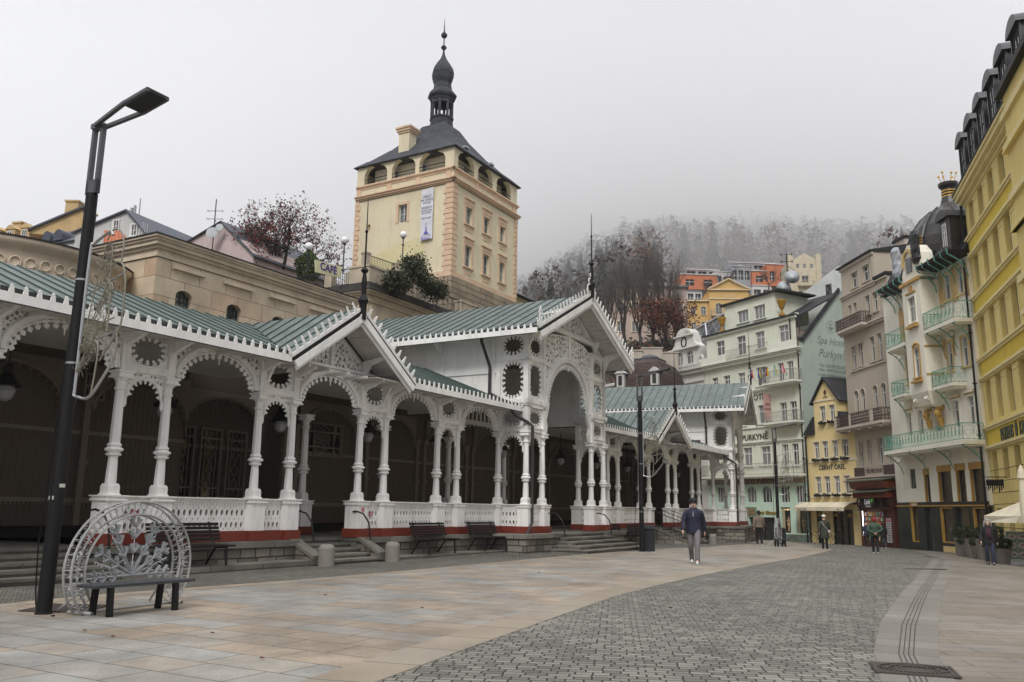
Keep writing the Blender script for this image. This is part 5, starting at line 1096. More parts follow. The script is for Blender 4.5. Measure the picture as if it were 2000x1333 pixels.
# ---- mint hotel
mint = mat('mint_render', (.55, .63, .5), .85, var=.06, streak=.32, vscale=.4); mintc = mat('cream_mint_render', (.66, .68, .56), .85, var=.06, streak=.32, vscale=.4); mintd = mat('green_firewall', (.38, .44, .385), .9, var=.1, streak=.25, vscale=.3); mintt = mat('pale_trim', (.7, .71, .62), .8, var=.05, streak=.25)
HB = thing('mint_hotel', frame(24.8, 72.6, 152), 'tall pale mint hotel with balconies and script lettering on its blank side wall', 'hotel')
r1 = [(-6.84, -5.61), (-4.95, -3.72), (-2.72, -1.65), (-.98, -.02)]; ops = [(a, b, 2.34, 3.8, .6 if i < 2 else 0) for i, (a, b) in enumerate(r1)]+[(-8.9, -7.9, 2.34, 3.8), (-10.8, -9.8, 2.34, 3.8)]
shop = [(-2.79, -1.68, -.2, 1.95), (-1.08, .0, -.2, 1.95)]; door = [(-6.75, -3.5, -1.0, 1.08)]
facade('ground_floor_wall', HB, I4, -12, .3, -1.6, 4.0, ops+shop+door, mat('bright_mint_render', (.52, .68, .56), .85, var=.06, streak=.15), .3)
r2 = [(-7.0, -5.9, 5.65, 7.3), (-4.78, -3.62, 5.65, 7.3), (-2.2, -1.5, 5.5, 7.35), (-1.08, -.35, 5.5, 7.35), (-9.4, -8.3, 5.65, 7.3), (-11.4, -10.3, 5.65, 7.3)]
r3 = [(-4.9, -3.7, 9.35, 11.02), (-2.25, -1.45, 9.25, 11.0), (-1.08, -.3, 9.25, 11.0), (-7.7, -6.5, 9.35, 11.0), (-10.2, -9, 9.35, 11)]
r4 = [(-4.95, -3.75, 12.8, 14.5), (-2.3, -1.6, 12.8, 14.55), (-1.2, -.45, 12.8, 14.55), (-7.3, -6.4, 13.2, 14.3), (-9.3, -8.4, 13.2, 14.3), (-10.9, -10.1, 13.2, 14.3)]
r5 = [(-10.2, -9.0, 16.2, 17.8), (-7.3, -6.15, 16.0, 17.8), (-4.86, -3.72, 16.25, 17.8), (-1.98, -.8, 16.3, 17.9)]
facade('upper_wall', HB, I4, -12, .3, 4.0, 15.2, r2+r3+r4, mintc, .25)
facade('top_wall', HB, I4, -11.6, .0, 15.2, 18.5, r5, mintc, .25)
for q in ops[:2]: window(HB, I4, *q[:4], pwh, None, .14, 0, 'd', g=None)
for q in ops[2:]: window(HB, I4, *q[:4], pwh, None, .14, 0, 'd')
for q in r2+r3+r4+r5: window(HB, I4, *q[:4], pwh, mintt, .12, 0, 't', .1, fw=.07)
for q in shop:
    m = MB(); a, b, c, d = q; m.box(a, b, .25, .28, c, d); m.cur = 1; m.box(a, b, .2, .24, d-.1, d); m.box(a, a+.05, .2, .25, c, d); m.box(b-.05, b, .2, .25, c, d); s_ = part('shop_window', m, [shopglass, black], HB)
    m = MB(); m.box(a+.1, a+.32, .12, .2, c, d-.15); m.cur = 1; x = b-.35; m.sphere((x, .15, c+1.25), .08, 8, 1.2); m.lathe([(.07, .15), (.09, .5), (.16, .62), (.13, .85), (.2, 1.05), (.05, 1.14)], 8, (x, .15, c)); part('window_display', m, [mat('curtain_cream', (.4, .33, .22)), mat('mannequin_coat', (.35, .24, .12))], s_)
    rnd = random.Random(3); m = MB()
    for k in range(26): m.sphere((a+(b-a)*rnd.random(), .14, d-.12-.12*rnd.random()), .02, 5)
    part('fairy_lights', m, mat('warm_lights', (1, .75, .4), emit=1.5), s_)
m = MB(); m.box(-6.75, -3.5, .3, .34, -1.0, 1.08); m.box(-5.2, -5.0, .2, .3, -1, 1.08); m.cur = 1; m.box(-6.4, -5.6, .18, .3, -1, .8); part('entrance_door', m, [shopglass, mat('dark_red_door', (.06, .02, .015), .4)], HB)
gdado = mat('green_marble_dado', (.12, .15, .12), .5, var=.4, bscale=8)
m = MB()
for a, b in ((-12, -6.75), (-3.5, .3)): m.box(a, b, -.06, 0, -1.6, -.3)
part('stone_dado', m, gdado, HB)
m = MB(); m.box(-6.95, -5.65, -.08, -.02, 1.22, 1.95); sg = part('small_sign', m, mat('sage_sign', (.14, .22, .15), .6), HB); gold = mat('old_gold', (.35, .22, .04), .4, metal=.3); rust = mat('rust_letters', (.42, .16, .04), .6)
text('lettering', 'Hotel', .42, rust, sg, T(-6.3, -.1, 1.58), .01); text('lettering', 'ROOMS', .3, rust, sg, T(-6.3, -.1, 1.28), .01)
text('shop_lettering', 'Lady Glamour', .4, gold, HB, T(-4.3, -.05, 1.36), .02, shear=.3, bold=.01)
m = MB(); m.box(-12, .3, -.1, 0, 3.98, 4.5); sg = part('hotel_sign_band', m, mat('taupe_band', (.33, .28, .22), .8), HB); brn = mat('brown_letters', (.14, .05, .02), .6)
text('lettering', 'SPA HOTEL PURKYNĚ', .62, brn, sg, T(-5.6, -.12, 4.04), .03, bold=.015)
grl = mat('grey_iron_railing', (.3, .29, .27), .5, var=.2); balcony(HB, I4, -12, .35, 1.0, 4.75, 1.0, mintt, grl, 'bars')
balcony(HB, I4, -3.35, .38, 1.0, 9.25, .85, mintt, grl, 'bars'); balcony(HB, I4, -3.35, .38, 1.0, 12.75, .95, mintt, grl, 'bars')
dg_ = mat('dark_lettering', (.07, .08, .06), .7)
text('lettering', 'PURKYNĚ', .75, dg_, HB, T(-5.5, -.03, 7.95), .02, bold=.01); text('lettering', 'LÁZEŇSKÝ HOTEL', .78, dg_, HB, T(-3.6, -.03, 11.55), .02, 'RIGHT', bold=.01)
m = MB()
for z0, z1, o in ((7.55, 7.68, .12), (7.68, 7.78, .2), (9.0, 9.12, .12), (12.3, 12.42, .12), (12.42, 12.5, .18), (15.05, 15.15, .15), (15.35, 15.5, .45), (15.5, 15.6, .6), (18.3, 18.5, .2)): m.box(-12, (.3 if z1 < 18 else .05)+o*.6 if z1 > 15 else (-3.4 if z1 in (9.12,) else .3), -o, 0, z0, z1)
for k in range(60): m.box(-12+k*.205, -11.88+k*.205, -.38, 0, 15.15, 15.35)
for x in (-5.3, -3.1, -2.5, -.1): m.box(x-.02, x+.3, -.05, 0, 5.5, 7.55)
m.box(-12, -8.5, -.5, -.3, 15.6, 16.3); m.box(-3.0, .3, -.5, -.3, 15.6, 16.3); part('cornices', m, mintt, HB)
railing(HB, I4, (-8.4, -.45), (-3.0, -.45), 15.6, .95, 'roof_railing', .12, grl)
# projecting pink sign
m = MB(); m.box(-3.28, -3.2, -.95, -.12, 9.5, 11.9); sg = part('hanging_sign', m, mat('pink_sign', (.5, .3, .28), .6), HB); 
SM = T(-3.19, -.53, 0, pi/2); 
for s_, z, q in (('SPA', 10.8, .36), ('HOTEL', 10.4, .26)): text('lettering', s_, q, brn, sg, T(-3.29, -.53, z) @ Matrix.Rotation(-pi/2, 4, 'Z'), .008); text('lettering', s_, q, brn, sg, SM @ T(0, 0, z), .008)
# flags on the balcony
fcol = [((.6, .6, .62), (.03, .05, .3), (.5, .03, .04)), ((.02, .04, .3), (.02, .04, .3), (.5, .4, .02)), ((.02, .02, .02), (.45, .02, .02), (.55, .38, .02)), ((.15, .4, .5), (.15, .4, .5), (.5, .42, .05)), ((.5, .03, .05), (.6, .6, .6), (.5, .03, .05))]
for k, c in enumerate(fcol):
    x = -4.15+.95*k; F_ = thing('flag', WM[HB.name] @ T(x, -1.0, 13.3, 0, .72), ['blue, white and red flag, leftmost of the row on the hotel balcony', 'plain dark blue flag on the hotel balcony', 'black, red and gold flag on the hotel balcony', 'light blue flag on the hotel balcony', 'red and white flag, rightmost of the row on the hotel balcony'][k], 'flag', 'flags on the hotel balcony')
    m = MB(); m.tube([(0, 0, -.3), (.0, -.6, 1.2)], .02, 5); part('pole', m, iron, F_); m = MB()
    for j in range(3): m.cur = j; m.loft([[(0+.13*j-.2, -.55+.05*sin(i+j), 1.1-i*.22), (.13-.2+.13*j, -.52+.05*sin(i+j+1), 1.08-i*.22), (.13-.2+.13*j, -.5+.05*sin(i+j+1), 1.08-i*.22), (.13*j-.2, -.53+.05*sin(i+j), 1.1-i*.22)] for i in range(6)])
    part('cloth', m, [mat('flag_%d_%d' % (k, j), c[j], .8) for j in range(3)], F_)
# roof, attic, side wall
m = MB(); m.prism([(0, -1.6), (0, 16.45), (.55, 16.5), (5.3, 21.4), (6.2, 21.5), (6.6, 22.2), (7.6, 22.3), (11, 22.3), (11, -1.6)], 'x', .29, .3); part('side_wall', m, mintd, HB)
m = MB(); rs = MB(); m.box(-11.9, .2, -.35, .05, 18.5, 18.62)
roofpoly(m, rs, [(-9, .4, 18.6), (.3, .4, 18.6), (.3, 6, 21.5), (-9, 6, 21.5)], (1, 0, 0), .12, .6); m.box(.2, .42, -.1, .3, 16.2, 16.5)
m.hexa([(.27, .3, 16.1), (.5, .3, 16.1), (.5, 5.3, 21.3), (.27, 5.3, 21.3)], [(.27, .2, 16.45), (.5, .2, 16.45), (.5, 5.2, 21.6), (.27, 5.2, 21.6)]); m.box(-9.4, -1.6, -.2, 4.5, 21.15, 21.3)
m.add([(.3, 0, 18.5), (.3, .4, 18.6), (.3, .1, 16.5)], [(0, 1, 2)]); part('roof', m, darkroof, HB)
at = [(-7.2, -5.75, 19.1, 20.25), (-5.0, -3.6, 19.05, 20.3)]; facade('attic_wall', HB, I4, -9.0, -2.4, 18.6, 21.15, at, mintc, .2, 4.2, .1)
for q in at: window(HB, T(0, .1), *q, pwh, mintt, .1, 0, 'd', .1, fw=.07)
m = MB(); m.prism([(-2.4, 21.1), (-2.35, 19.6), (-2.1, 18.95), (-1.6, 18.6), (-2.4, 18.6)], 'y', .1, .5); m.box(-1.6, .1, .05, .35, 18.6, 18.75); part('attic_scroll', m, mintc, HB)
um = mat('gilded_urn', (.4, .22, .03), .4, metal=.4)
for x, z in ((-9.2, 18.6), (-1.4, 18.7)): m = MB(); m.lathe([(.3, 0), (.3, .15), (.12, .25), (.1, .55), (.22, .75), (.33, 1.1), (.42, 1.35), (.42, 1.45), (.3, 1.45)], 12, (x, -.1, z)); part('urn', m, um, HB)
gut(HB, I4, .22, -1, 15.2); gut(HB, I4, -.55, 16.4, 18.5)
SD = T(.3, 0, 0, pi/2); dk = mat('faded_wall_lettering', (.17, .22, .18), .8)
for s_, z, q, sh_, sx_ in (('Spa Hotel', 16.2, .95, .35, .95), ('Purkyně', 15.0, 1.05, .35, .95), ('Tel.: +420 353 222 672', 14.15, .36, .1, .95), ('Mob.: +420 724 214 270', 13.75, .36, .1, .95), ('e-mail: info@spapurkyne.cz', 13.32, .34, .2, .95), ('www.spapurkyne.cz', 12.75, .46, .2, .95)): text('wall_lettering', s_, q, dk, HB, SD @ T(3.95, -.012, z), .004, shear=sh_, sx=sx_)
m = MB(); m.M = SD @ T(4.0, -.012, 17.85)
m.tube([(cos(2*pi*i/32)*.55, 0, sin(2*pi*i/32)*.55) for i in range(33)], .018, 4, False); m.prism([(-.36, -.02), (.36, -.02), (.3, -.16), (.1, -.24), (.1, -.36), (-.1, -.36), (-.1, -.24), (-.3, -.16)], 'y', -.01, .0)
for k in range(5): a = pi*(k+1)/6; m.tube([(0, 0, 0), (.15*cos(a), 0, .25), (.3*cos(a), 0, .36*sin(a)+.02)], .015, 4)
part('wall_emblem', m, dk, HB)
# white block with dishes behind the hotel
WB = thing('white_roof_block', WM[HB.name] @ T(0, 7), 'rough white rooftop block with a small door behind the mint hotel roof', 'building'); m = MB(); m.prism([(-6, 19), (2.0, 19), (2.0, 23.8), (-1, 24.3), (-6, 22.4)], 'y', 0, 5); part('wall', m, mat('rough_white_render', (.6, .62, .58), .9, streak=.35), WB)
m = MB(); m.box(-2.6, -1.9, -.03, 0, 21.2, 22.8); part('door', m, shopglass, WB); m = MB(); m.box(2.0, 3.3, -.2, 1.2, 20, 24.3); m.box(1.9, 3.5, -.3, 1.3, 24.3, 24.5); part('chimney', m, [mintd], WB)
b_ = dpt(1540, 578, 79); AE = thing('dish_mast', frame(b_.x, b_.y, 100, b_.z), 'dark mast with two large grey satellite dishes and an aerial above the mint hotel', 'aerial')
m = MB(); m.tube([(0, 0, -1), (0, 0, 4.2)], .05, 6); m.lathe([(.35, -.3), (.3, .7), (.1, .9)], 8)
for z in (4.1, 3.4): m.tube([(-.55, 0, z), (.55, 0, z)], .025, 4); m.tube([(-.5, 0, z-.1), (-.5, 0, z+.12)], .05, 4); m.tube([(.5, 0, z-.1), (.5, 0, z+.12)], .05, 4)
m.tube([(0, 0, 3), (.7, 0, 2.5)], .02, 4); part('mast', m, black, AE)
for x, z, r in ((-.45, .7, .65), (.35, 1.7, .72)): m = MB(); m.smooth = True; m.M = Matrix.Translation((x, -.2, z)) @ Matrix.Rotation(R(75), 4, 'X'); m.lathe([(r, .2), (r*.7, .08), (.02, 0), (.02, -.03), (r*.72, .05), (r, .18)], 20); part('dish', m, mat('dish_grey', (.4, .42, .43)), AE)
# ---- small yellow house
yel = mat('soft_yellow_render', (.72, .57, .28), .85, var=.05, streak=.12, vscale=.4); yelt = mat('pale_yellow_trim', (.66, .6, .45), .8, var=.05)
HC = thing('small_yellow_house', frame(27.0, 67, 159), 'small soft-yellow house with a steep dark gable and flower boxes beside the mint hotel', 'house')
cx4 = [(-4.6, -3.93), (-3.55, -2.9), (-2.42, -1.78), (-1.3, -.63)]; o1 = [(a, b, 5.95, 7.3) for a, b in cx4]; o0 = [(a, b, 3.08, 4.45) for a, b in cx4]; og = [(-4.75, -4.0, -1, 1.78), (-2.85, -.6, -1, 1.8)]
facade('front_wall', HC, I4, -5.45, .3, -1.6, 8.1, o1+o0+og, yel, .25, 8); o2 = [(-3.62, -2.98, 8.95, 10.2), (-2.52, -1.88, 8.95, 10.2)]
facade('gable_storey_wall', HC, I4, -4.35, -1.4, 8.1, 10.7, o2, yel, .2, 7)
for q in o1+o0+o2:
    window(HC, I4, *q, pwh, yelt, .1, 0, 'g', .08, fw=.055); m = MB(); m.box(q[0]-.02, q[1]+.02, -.28, -.08, q[2]-.24, q[2]-.08); m.cur = 1
    rnd = random.Random(int(q[0]*100+q[2]))
    for k in range(26): x = rnd.uniform(q[0]-.03, q[1]+.03); z = q[2]-.08+rnd.uniform(-.18, .08); m.add([(x-.05, -.3, z), (x, -.3, z+.07), (x+.05, -.29, z), (x, -.27, z-.06)], [(0, 1, 2, 3)])
    part('flower_box', m, [black, mat('dark_box_plants', (.03, .025, .02), .9)], HC)
m = MB(); m.prism([(-4.35, 10.7), (-1.4, 10.7), (-2.9, 12.5)], 'y', 0, 7); part('gable', m, yel, HC)
m = MB(); roofpoly(m, None, [(-4.65, -.25, 10.45), (-2.9, -.25, 12.62), (-2.9, 7, 12.62), (-4.65, 7, 10.45)], (0, 1, 0), .12); roofpoly(m, None, [(-1.1, -.25, 10.45), (-2.9, -.25, 12.62), (-2.9, 7, 12.62), (-1.1, 7, 10.45)], (0, 1, 0), .12)
m.hexa([(-5.6, -.2, 7.95), (-4.35, -.2, 7.95), (-4.35, 7, 7.95), (-5.6, 7, 7.95)], [(-5.6, -.2, 8.05), (-4.35, -.2, 9.4), (-4.35, 7, 9.4), (-5.6, 7, 8.05)]); m.hexa([(-1.4, -.2, 7.95), (.35, -.2, 7.95), (.35, 7, 7.95), (-1.4, 7, 7.95)], [(-1.4, -.2, 9.6), (.35, -.2, 8.05), (.35, 7, 8.05), (-1.4, 7, 9.6)]); part('roof', m, darkroof, HC)
m = MB(); m.box(-4.5, -1.3, -.06, 0, 10.6, 10.72); m.box(-5.45, .3, -.05, 0, 5.62, 5.8); m.box(-5.45, .3, -.05, 0, 2.72, 2.86); m.cur = 1; m.box(-5.45, .3, -.06, 0, 2.2, 2.4); m.prism([(-2.9, 11.55), (-2.72, 11.3), (-2.9, 11.05), (-3.08, 11.3)], 'y', -.04, 0); part('trim', m, [yelt, mat('red_brown_trim', (.12, .04, .025), .7)], HC)
text('lettering', 'ČERNÝ OREL', .52, dg_, HC, T(-2.6, -.02, 5.0), .015, bold=.008); text('lettering', '1701', .3, dg_, HC, T(-2.9, -.02, 10.8), .01)
m = MB(); m.box(-4.75, -4.0, .2, .25, -1, 1.78); m.box(-2.85, -.6, .2, .25, -1, 1.8); m.cur = 1
for x in (-4.75, -2.85, -2.1, -1.35, -.66): m.box(x, x+.06, .1, .2, -1, 1.8)
m.cur = 2
for x in (-2.5, -1.0, -4.4): m.prism([(x-.25, 1.25), (x+.25, 1.25), (x+.2, 1.42), (x, 1.55), (x-.2, 1.42)], 'y', .05, .09)
part('shopfront', m, [shopglass, black, gold], HC)
AW = thing('cream_awning', WM[HC.name] @ T(0, 0), 'long cream awning over the doors of the small yellow house', 'awning'); m = MB(); acr = mat('cream_awning_cloth', (.6, .54, .4), .8, streak=.15)
m.loft([[(x, -.05, 2.4), (x, -.7, 2.28), (x, -1.3, 1.98), (x, -1.32, 1.68), (x, -1.3, 1.68), (x, -1.28, 1.93), (x, -.7, 2.23), (x, -.05, 2.35)] for x in (-5.9, -.1)]); part('cloth', m, acr, AW)
text('lettering', 'ČERNÝ OREL', .2, dg_, AW, T(-4.9, -1.335, 1.72), .002); text('lettering', 'Bar', .22, gold, AW, T(-.7, -1.335, 1.72), .002)
gut(HC, I4, -5.4, -1.2, 7.9)
# ---- beige house
bei = mat('beige_render', (.45, .39, .31), .85, var=.06, streak=.2, vscale=.35); beid = mat('beige_trim', (.52, .45, .38), .8, var=.06, streak=.25)
HD = thing('beige_house', frame(27.6, 60.5, 175), 'tall beige-brown house with brown lattice balconies and a red shopfront', 'house')
w5 = [(-5.3, -4.25, 19.1, 20.35), (-3.45, -2.4, 19.15, 20.4)]; w4 = [(-6.0, -5.55, 16.9, 17.9), (-5.2, -4.7, 16.9, 17.9), (-3.3, -2.65, 16.5, 18.0), (-2.2, -1.5, 16.5, 18.0)]
w3 = [(-5.95, -5.3, 12.75, 14.5), (-4.85, -4.2, 12.75, 14.55), (-3.05, -2.4, 12.8, 14.7), (-1.95, -1.35, 12.8, 14.75)]; w2 = [(-6.0, -5.35, 9.0, 11.0, True), (-5.0, -4.35, 9.0, 11.0, True), (-3.1, -2.45, 9.0, 11.0, True), (-1.9, -1.2, 9.0, 11.0, True)]
w1 = [(-5.8, -5.2, 5.05, 7.0), (-4.5, -3.95, 5.05, 7.0), (-2.95, -2.2, 5.1, 7.05), (-1.75, -1.05, 5.1, 7.05)]; w0 = [(-6.3, -5.5, 2.4, 3.45)]; wd = [(-6.8, -5.9, -1, 1.3)]
facade('front_wall', HD, I4, -7.2, -.05, -1.6, 18.9, w4+w3+w2+w1+w0+wd, bei, .22, 9); facade('top_wall', HD, I4, -7.0, -1.75, 18.9, 21.2, w5, bei, .22, 7)
for q in w5+w4+w3+w1+w0: window(HD, I4, *q, pwh, bei, .14, 0, 'n' if q[1]-q[0] < .8 else 't', .09, fw=.065)
for q in w2: window(HD, I4, *q[:4], pwh, beid, .14, 1, 'n', .08, False, fw=.06)
m = MB(); m.box(-6.8, -5.9, .15, .2, -1, 1.3); part('side_door', m, mat('taupe_door', (.2, .16, .13)), HD)
m = MB()
for z0, z1, o, a, b in ((18.55, 18.75, .1, -7.2, -1.6), (18.75, 18.85, .2, -7.3, -1.6), (20.95, 21.2, .12, -7.1, -1.7), (15.55, 15.72, .25, -7.35, -.0), (15.72, 15.85, .35, -7.4, 0), (12.5, 12.6, .12, -6.3, -1.0), (8.75, 8.85, .08, -7.2, -.1), (4.05, 4.18, .3, -7.4, 0), (4.18, 4.28, .45, -7.5, .0), (18.7, 18.8, .15, -1.7, 0)): m.box(a, b, -o, 0, z0, z1)
for x in (-6.85, -1.95): m.box(x, x+.08, -.04, 0, 18.95, 21)
part('cornices', m, beid, HD)
m = MB(); m.hexa([(-7.3, -.3, 21.2), (-1.6, -.3, 21.2), (-1.6, 7, 21.2), (-7.3, 7, 21.2)], [(-7.3, -.3, 21.3), (-1.6, -.3, 21.3), (-1.6, 7, 22.6), (-7.3, 7, 22.6)]); m.box(-1.75, .1, -.2, 7, 18.9, 19.1); part('roof', m, darkroof, HD)
m = MB(); m.box(-6.2, -5.2, 3.5, 5, 21, 24.6); m.box(-6.3, -5.1, 3.4, 5.1, 24.6, 24.75)
for k in range(3): m.box(-6.15+k*.35, -5.95+k*.35, 3.7, 4.8, 24.75, 24.9)
a_ = dpt(1757, 470, 64); m = MB(); m.M = WM[HD.name].inverted() @ frame(a_.x, a_.y, 175); m.box(-.9, .7, 0, 1.2, 19, a_.z); m.cur = 1; m.box(-1.0, .8, -.1, 1.3, a_.z, a_.z+.2); part('chimney', m, [beid, black], HD)
brl = mat('brown_lattice', (.07, .045, .04), .6)
balcony(HD, I4, -6.8, -2.7, .8, 15.85, .85, beid, brl, 'lattice', .2); balcony(HD, I4, -7.6, -.3, 1.0, 8.15, .9, beid, brl, 'lattice', .2)
m = MB(); m.box(-2.0, -1.5, -1.02, -.75, 8.15, 9.05); m.box(-7.6, -7.2, -1.02, -.75, 8.15, 9.0); m.box(-5.2, -4.9, -1.02, -.9, 8.15, 9.0)
for k in range(5): m.box(-7.2+k*1.6, -7.0+k*1.6, -.9, 0, 7.7, 7.97)
part('stone_post', m, beid, HD)
m = MB(); m.box(-6.6, -5.1, -.12, -.02, 4.28, 5.0); m.box(-2.2, -.6, -.12, -.02, 4.28, 5.0); part('small_grille', m, brl, HD)
m = MB(); m.box(-4.95, -2.2, -.12, -.02, 4.3, 5.0); sg = part('name_board', m, mat('name_board_stone', (.4, .34, .28)), HD); text('lettering', 'TŘI PRSTENY', .44, brl, sg, T(-3.55, -.13, 4.5), .01, bold=.006)
m = MB(); m.box(-6.75, -5.75, -.05, 0, 1.75, 2.1); sg = part('blue_sign', m, mat('navy_sign', (.03, .04, .09)), HD); text('lettering', 'MERCURY', .2, pwh, sg, T(-6.25, -.06, 1.84), .004)
SH = thing('red_kiosk_shopfront', WM[HD.name], 'dark red wooden shopfront with small pent roofs and a lit display window', 'shopfront')
rdk = mat('ox_blood_wood', (.075, .018, .012), .5, streak=.2); rdl = mat('red_fascia', (.19, .035, .012), .5, streak=.2); pent = mat('grey_green_pent_roof', (.12, .13, .1), .7, streak=.3)
m = MB(); 
for a, b in ((-5.35, -5.1), (-2.0, -1.85), (-.95, -.5)): m.box(a, b, -.5, 0, -1.2, 3.2)
m.box(-5.35, -.5, -.5, 0, 1.75, 1.95); m.box(-5.1, -2.0, -.5, 0, -1.2, -.45); m.box(-1.85, -.95, -.35, 0, -1.2, 1.75)
for x in (-5.3, -2.6, -1.7, -.7): m.tube([(x, -.55, 1.95), (x, -.75, 2.3), (x, -.62, 2.65), (x, -.95, 3.0)], .07, 5)
part('frame', m, rdk, SH)
m = MB(); m.box(-5.35, -.55, -1.0, 0, 2.65, 3.05); m.cur = 0
for k in range(30): m.box(-5.3+k*.16, -5.22+k*.16, -1.04, -1.0, 2.8, 2.98)
m.prism([(-1.0, 3.3), (-1.25, 3.85), (0, 3.85), (0, 3.3)], 'x', -5.45, -.45); part('fascia', m, rdl, SH)
m = MB(); m.hexa([(-5.6, -1.35, 3.05), (-.35, -1.35, 3.05), (-.35, 0, 3.3), (-5.6, 0, 3.3)], [(-5.6, -1.35, 3.12), (-.35, -1.35, 3.12), (-.35, 0, 3.42), (-5.6, 0, 3.42)]); m.hexa([(-5.75, -1.5, 3.85), (-.3, -1.5, 3.85), (-.3, 0, 4.0), (-5.75, 0, 4.0)], [(-5.75, -1.5, 3.92), (-.3, -1.5, 3.92), (-.3, 0, 4.14), (-5.75, 0, 4.14)]); part('pent_roof', m, pent, SH)
m = MB(); m.box(-4.9, -2.9, -.6, -.5, 1.97, 2.68); sg = part('shop_sign', m, black, SH); wl = mat('white_letters', (.75, .75, .75), emit=.15)
text('lettering', 'Link', .52, wl, sg, T(-3.95, -.62, 2.2), .01, shear=.15, bold=.012); text('lettering', 'MARKET', .17, wl, sg, T(-3.8, -.62, 1.99), .005, sx=1.4); m = MB(); m.prism([(-3.4, 2.35), (-3.25, 2.3), (-3.1, 2.5), (-3.2, 2.62), (-3.28, 2.5), (-3.36, 2.6)], 'y', -.63, -.6); part('leaf_logo', m, mat('green_logo', (.1, .5, .05), emit=.2), sg)
m = MB(); m.box(-5.1, -2.0, -.05, 0, -.45, 1.75); gl_ = part('shop_window', m, mat('lit_shop_back', (.12, .08, .045), .7, emit=.25), SH); rnd = random.Random(8); m = MB(); cl_ = [mat('goods_%d' % i, c, .6, emit=.2) for i, c in enumerate(((.5, .22, .03), (.4, .4, .38), (.35, .04, .05), (.1, .2, .1), (.05, .06, .2), (.2, .12, .06)))]
for r_ in range(6):
    x = -5.0
    while x < -2.2: w = rnd.uniform(.08, .22); m.cur = rnd.randrange(6); m.box(x, x+w*.85, -.35, -.15, -.4+r_*.35, -.4+r_*.35+rnd.uniform(.15, .3)); x += w
part('shelf_goods', m, cl_, gl_); m = MB(); m.box(-5.08, -5.02, -.48, -.44, -.1, 1.7); part('light_strip', m, mat('white_tube', (1, 1, 1), emit=2.5), SH)
m = MB(); m.box(-1.8, -1.1, -.42, -.36, -.5, 1.2); m.cur = 1
for k in range(9): m.box(-1.7, -1.25, -.43, -.42, -.35+k*.16, -.29+k*.16)
m.cur = 2; m.box(-1.75, -1.15, -.43, -.42, 1.0, 1.15); part('price_poster', m, [mat('poster_paper', (.5, .48, .48)), mat('poster_print', (.12, .1, .12)), mat('poster_pink', (.5, .15, .2))], SH)
# ---- art nouveau house
crm = mat('cream_stucco', (.8, .76, .64), .85, var=.05, streak=.32, vscale=.4); ocr = mat('ochre_stucco', (.6, .45, .2), .8, var=.1); gri = mat('verdigris_iron', (.1, .3, .23), .5, var=.3); gld = mat('gilt_ornament', (.5, .3, .07), .45, metal=.2)
HE = thing('art_nouveau_house', frame(27.1, 49, 180), 'cream art nouveau house with green iron balconies, bay window and a black dome', 'house')
e4 = [(-2.6, -1.8, 14.6, 16.3), (-1.0, -.3, 14.6, 16.4), (-8.2, -7.5, 13.4, 15.2)]; e3 = [(-2.9, -2.3, 10.2, 12.0), (-1.2, -.45, 10.2, 12.0), (-8.4, -7.7, 10.2, 12.0)]
e2 = [(-9.0, -8.3, 6.75, 8.3), (-7.35, -6.7, 6.7, 8.3), (-5.25, -4.2, 6.7, 8.3), (-2.8, -2.1, 6.75, 8.35), (-1.1, -.35, 6.75, 8.4)]; e1 = [(-9.25, -8.4, 3.2, 4.5)]
big = [(-7.2, -6.5, 2.15, 4.4), (-5.35, -3.75, 2.15, 4.5), (-3.15, -2.1, 2.15, 4.5), (-1.55, -.0, 2.15, 4.5)]; g0 = [(-9.4, -8.4, -.3, 2.3), (-7.4, -6.5, -1, 1.95), (-5.35, -3.85, -.2, 1.95), (-3.5, -2.0, -1, 1.95), (-1.5, -.1, -.1, 1.95)]
facade('front_wall', HE, I4, -11.4, .25, 2.08, 16.9, e4+e3+e2+e1+big, crm, .3, 9)
dkm = mat('dark_green_marble', (.016, .022, .019), .3, var=.5, bump=.03); facade('marble_base', HE, T(0, -.03), -11.4, .25, -1.6, 2.08, g0, dkm, .3)
for q in e4+e3: window(HE, I4, *q, pwh, ocr, .12, 0, 'g', .12, fw=.06)
for q in e2: window(HE, I4, *q, pwh, crm, .14, 0, 'g', .1, False, lintel=.12, fw=.055)
window(HE, I4, *e1[0], black, None, .12, 0, 't')
m = MB()
for q in big: a, b, c, d = q; m.box(a, b, .2, .23, c, d); m.cur = 1; m.box(a, a+.13, -.03, .1, c, d); m.box(a-.06, b+.06, -.05, .12, d-.35, d+.05); m.cur = 0
m.cur = 1; m.box(-11.4, .2, -.1, 0, 2.02, 2.1); m.cur = 0
for q in g0: a, b, c, d = q; m.box(a, b, .15, .18, c, d); m.cur = 1; (m.box(a, a+.1, -.05, .1, c, d), m.box(a, b, -.05, .1, c, c+.07), m.box(a, b, -.05, .1, d-.06, d)) if c > -.5 else None; m.cur = 0
part('shop_glazing', m, [shopglass, mat('ochre_frames', (.42, .24, .05), .5)], HE)
m = MB(); m.box(-5.3, -3.9, -.06, -.03, -.75, -.4); part('basement_grille', m, ocr, HE)
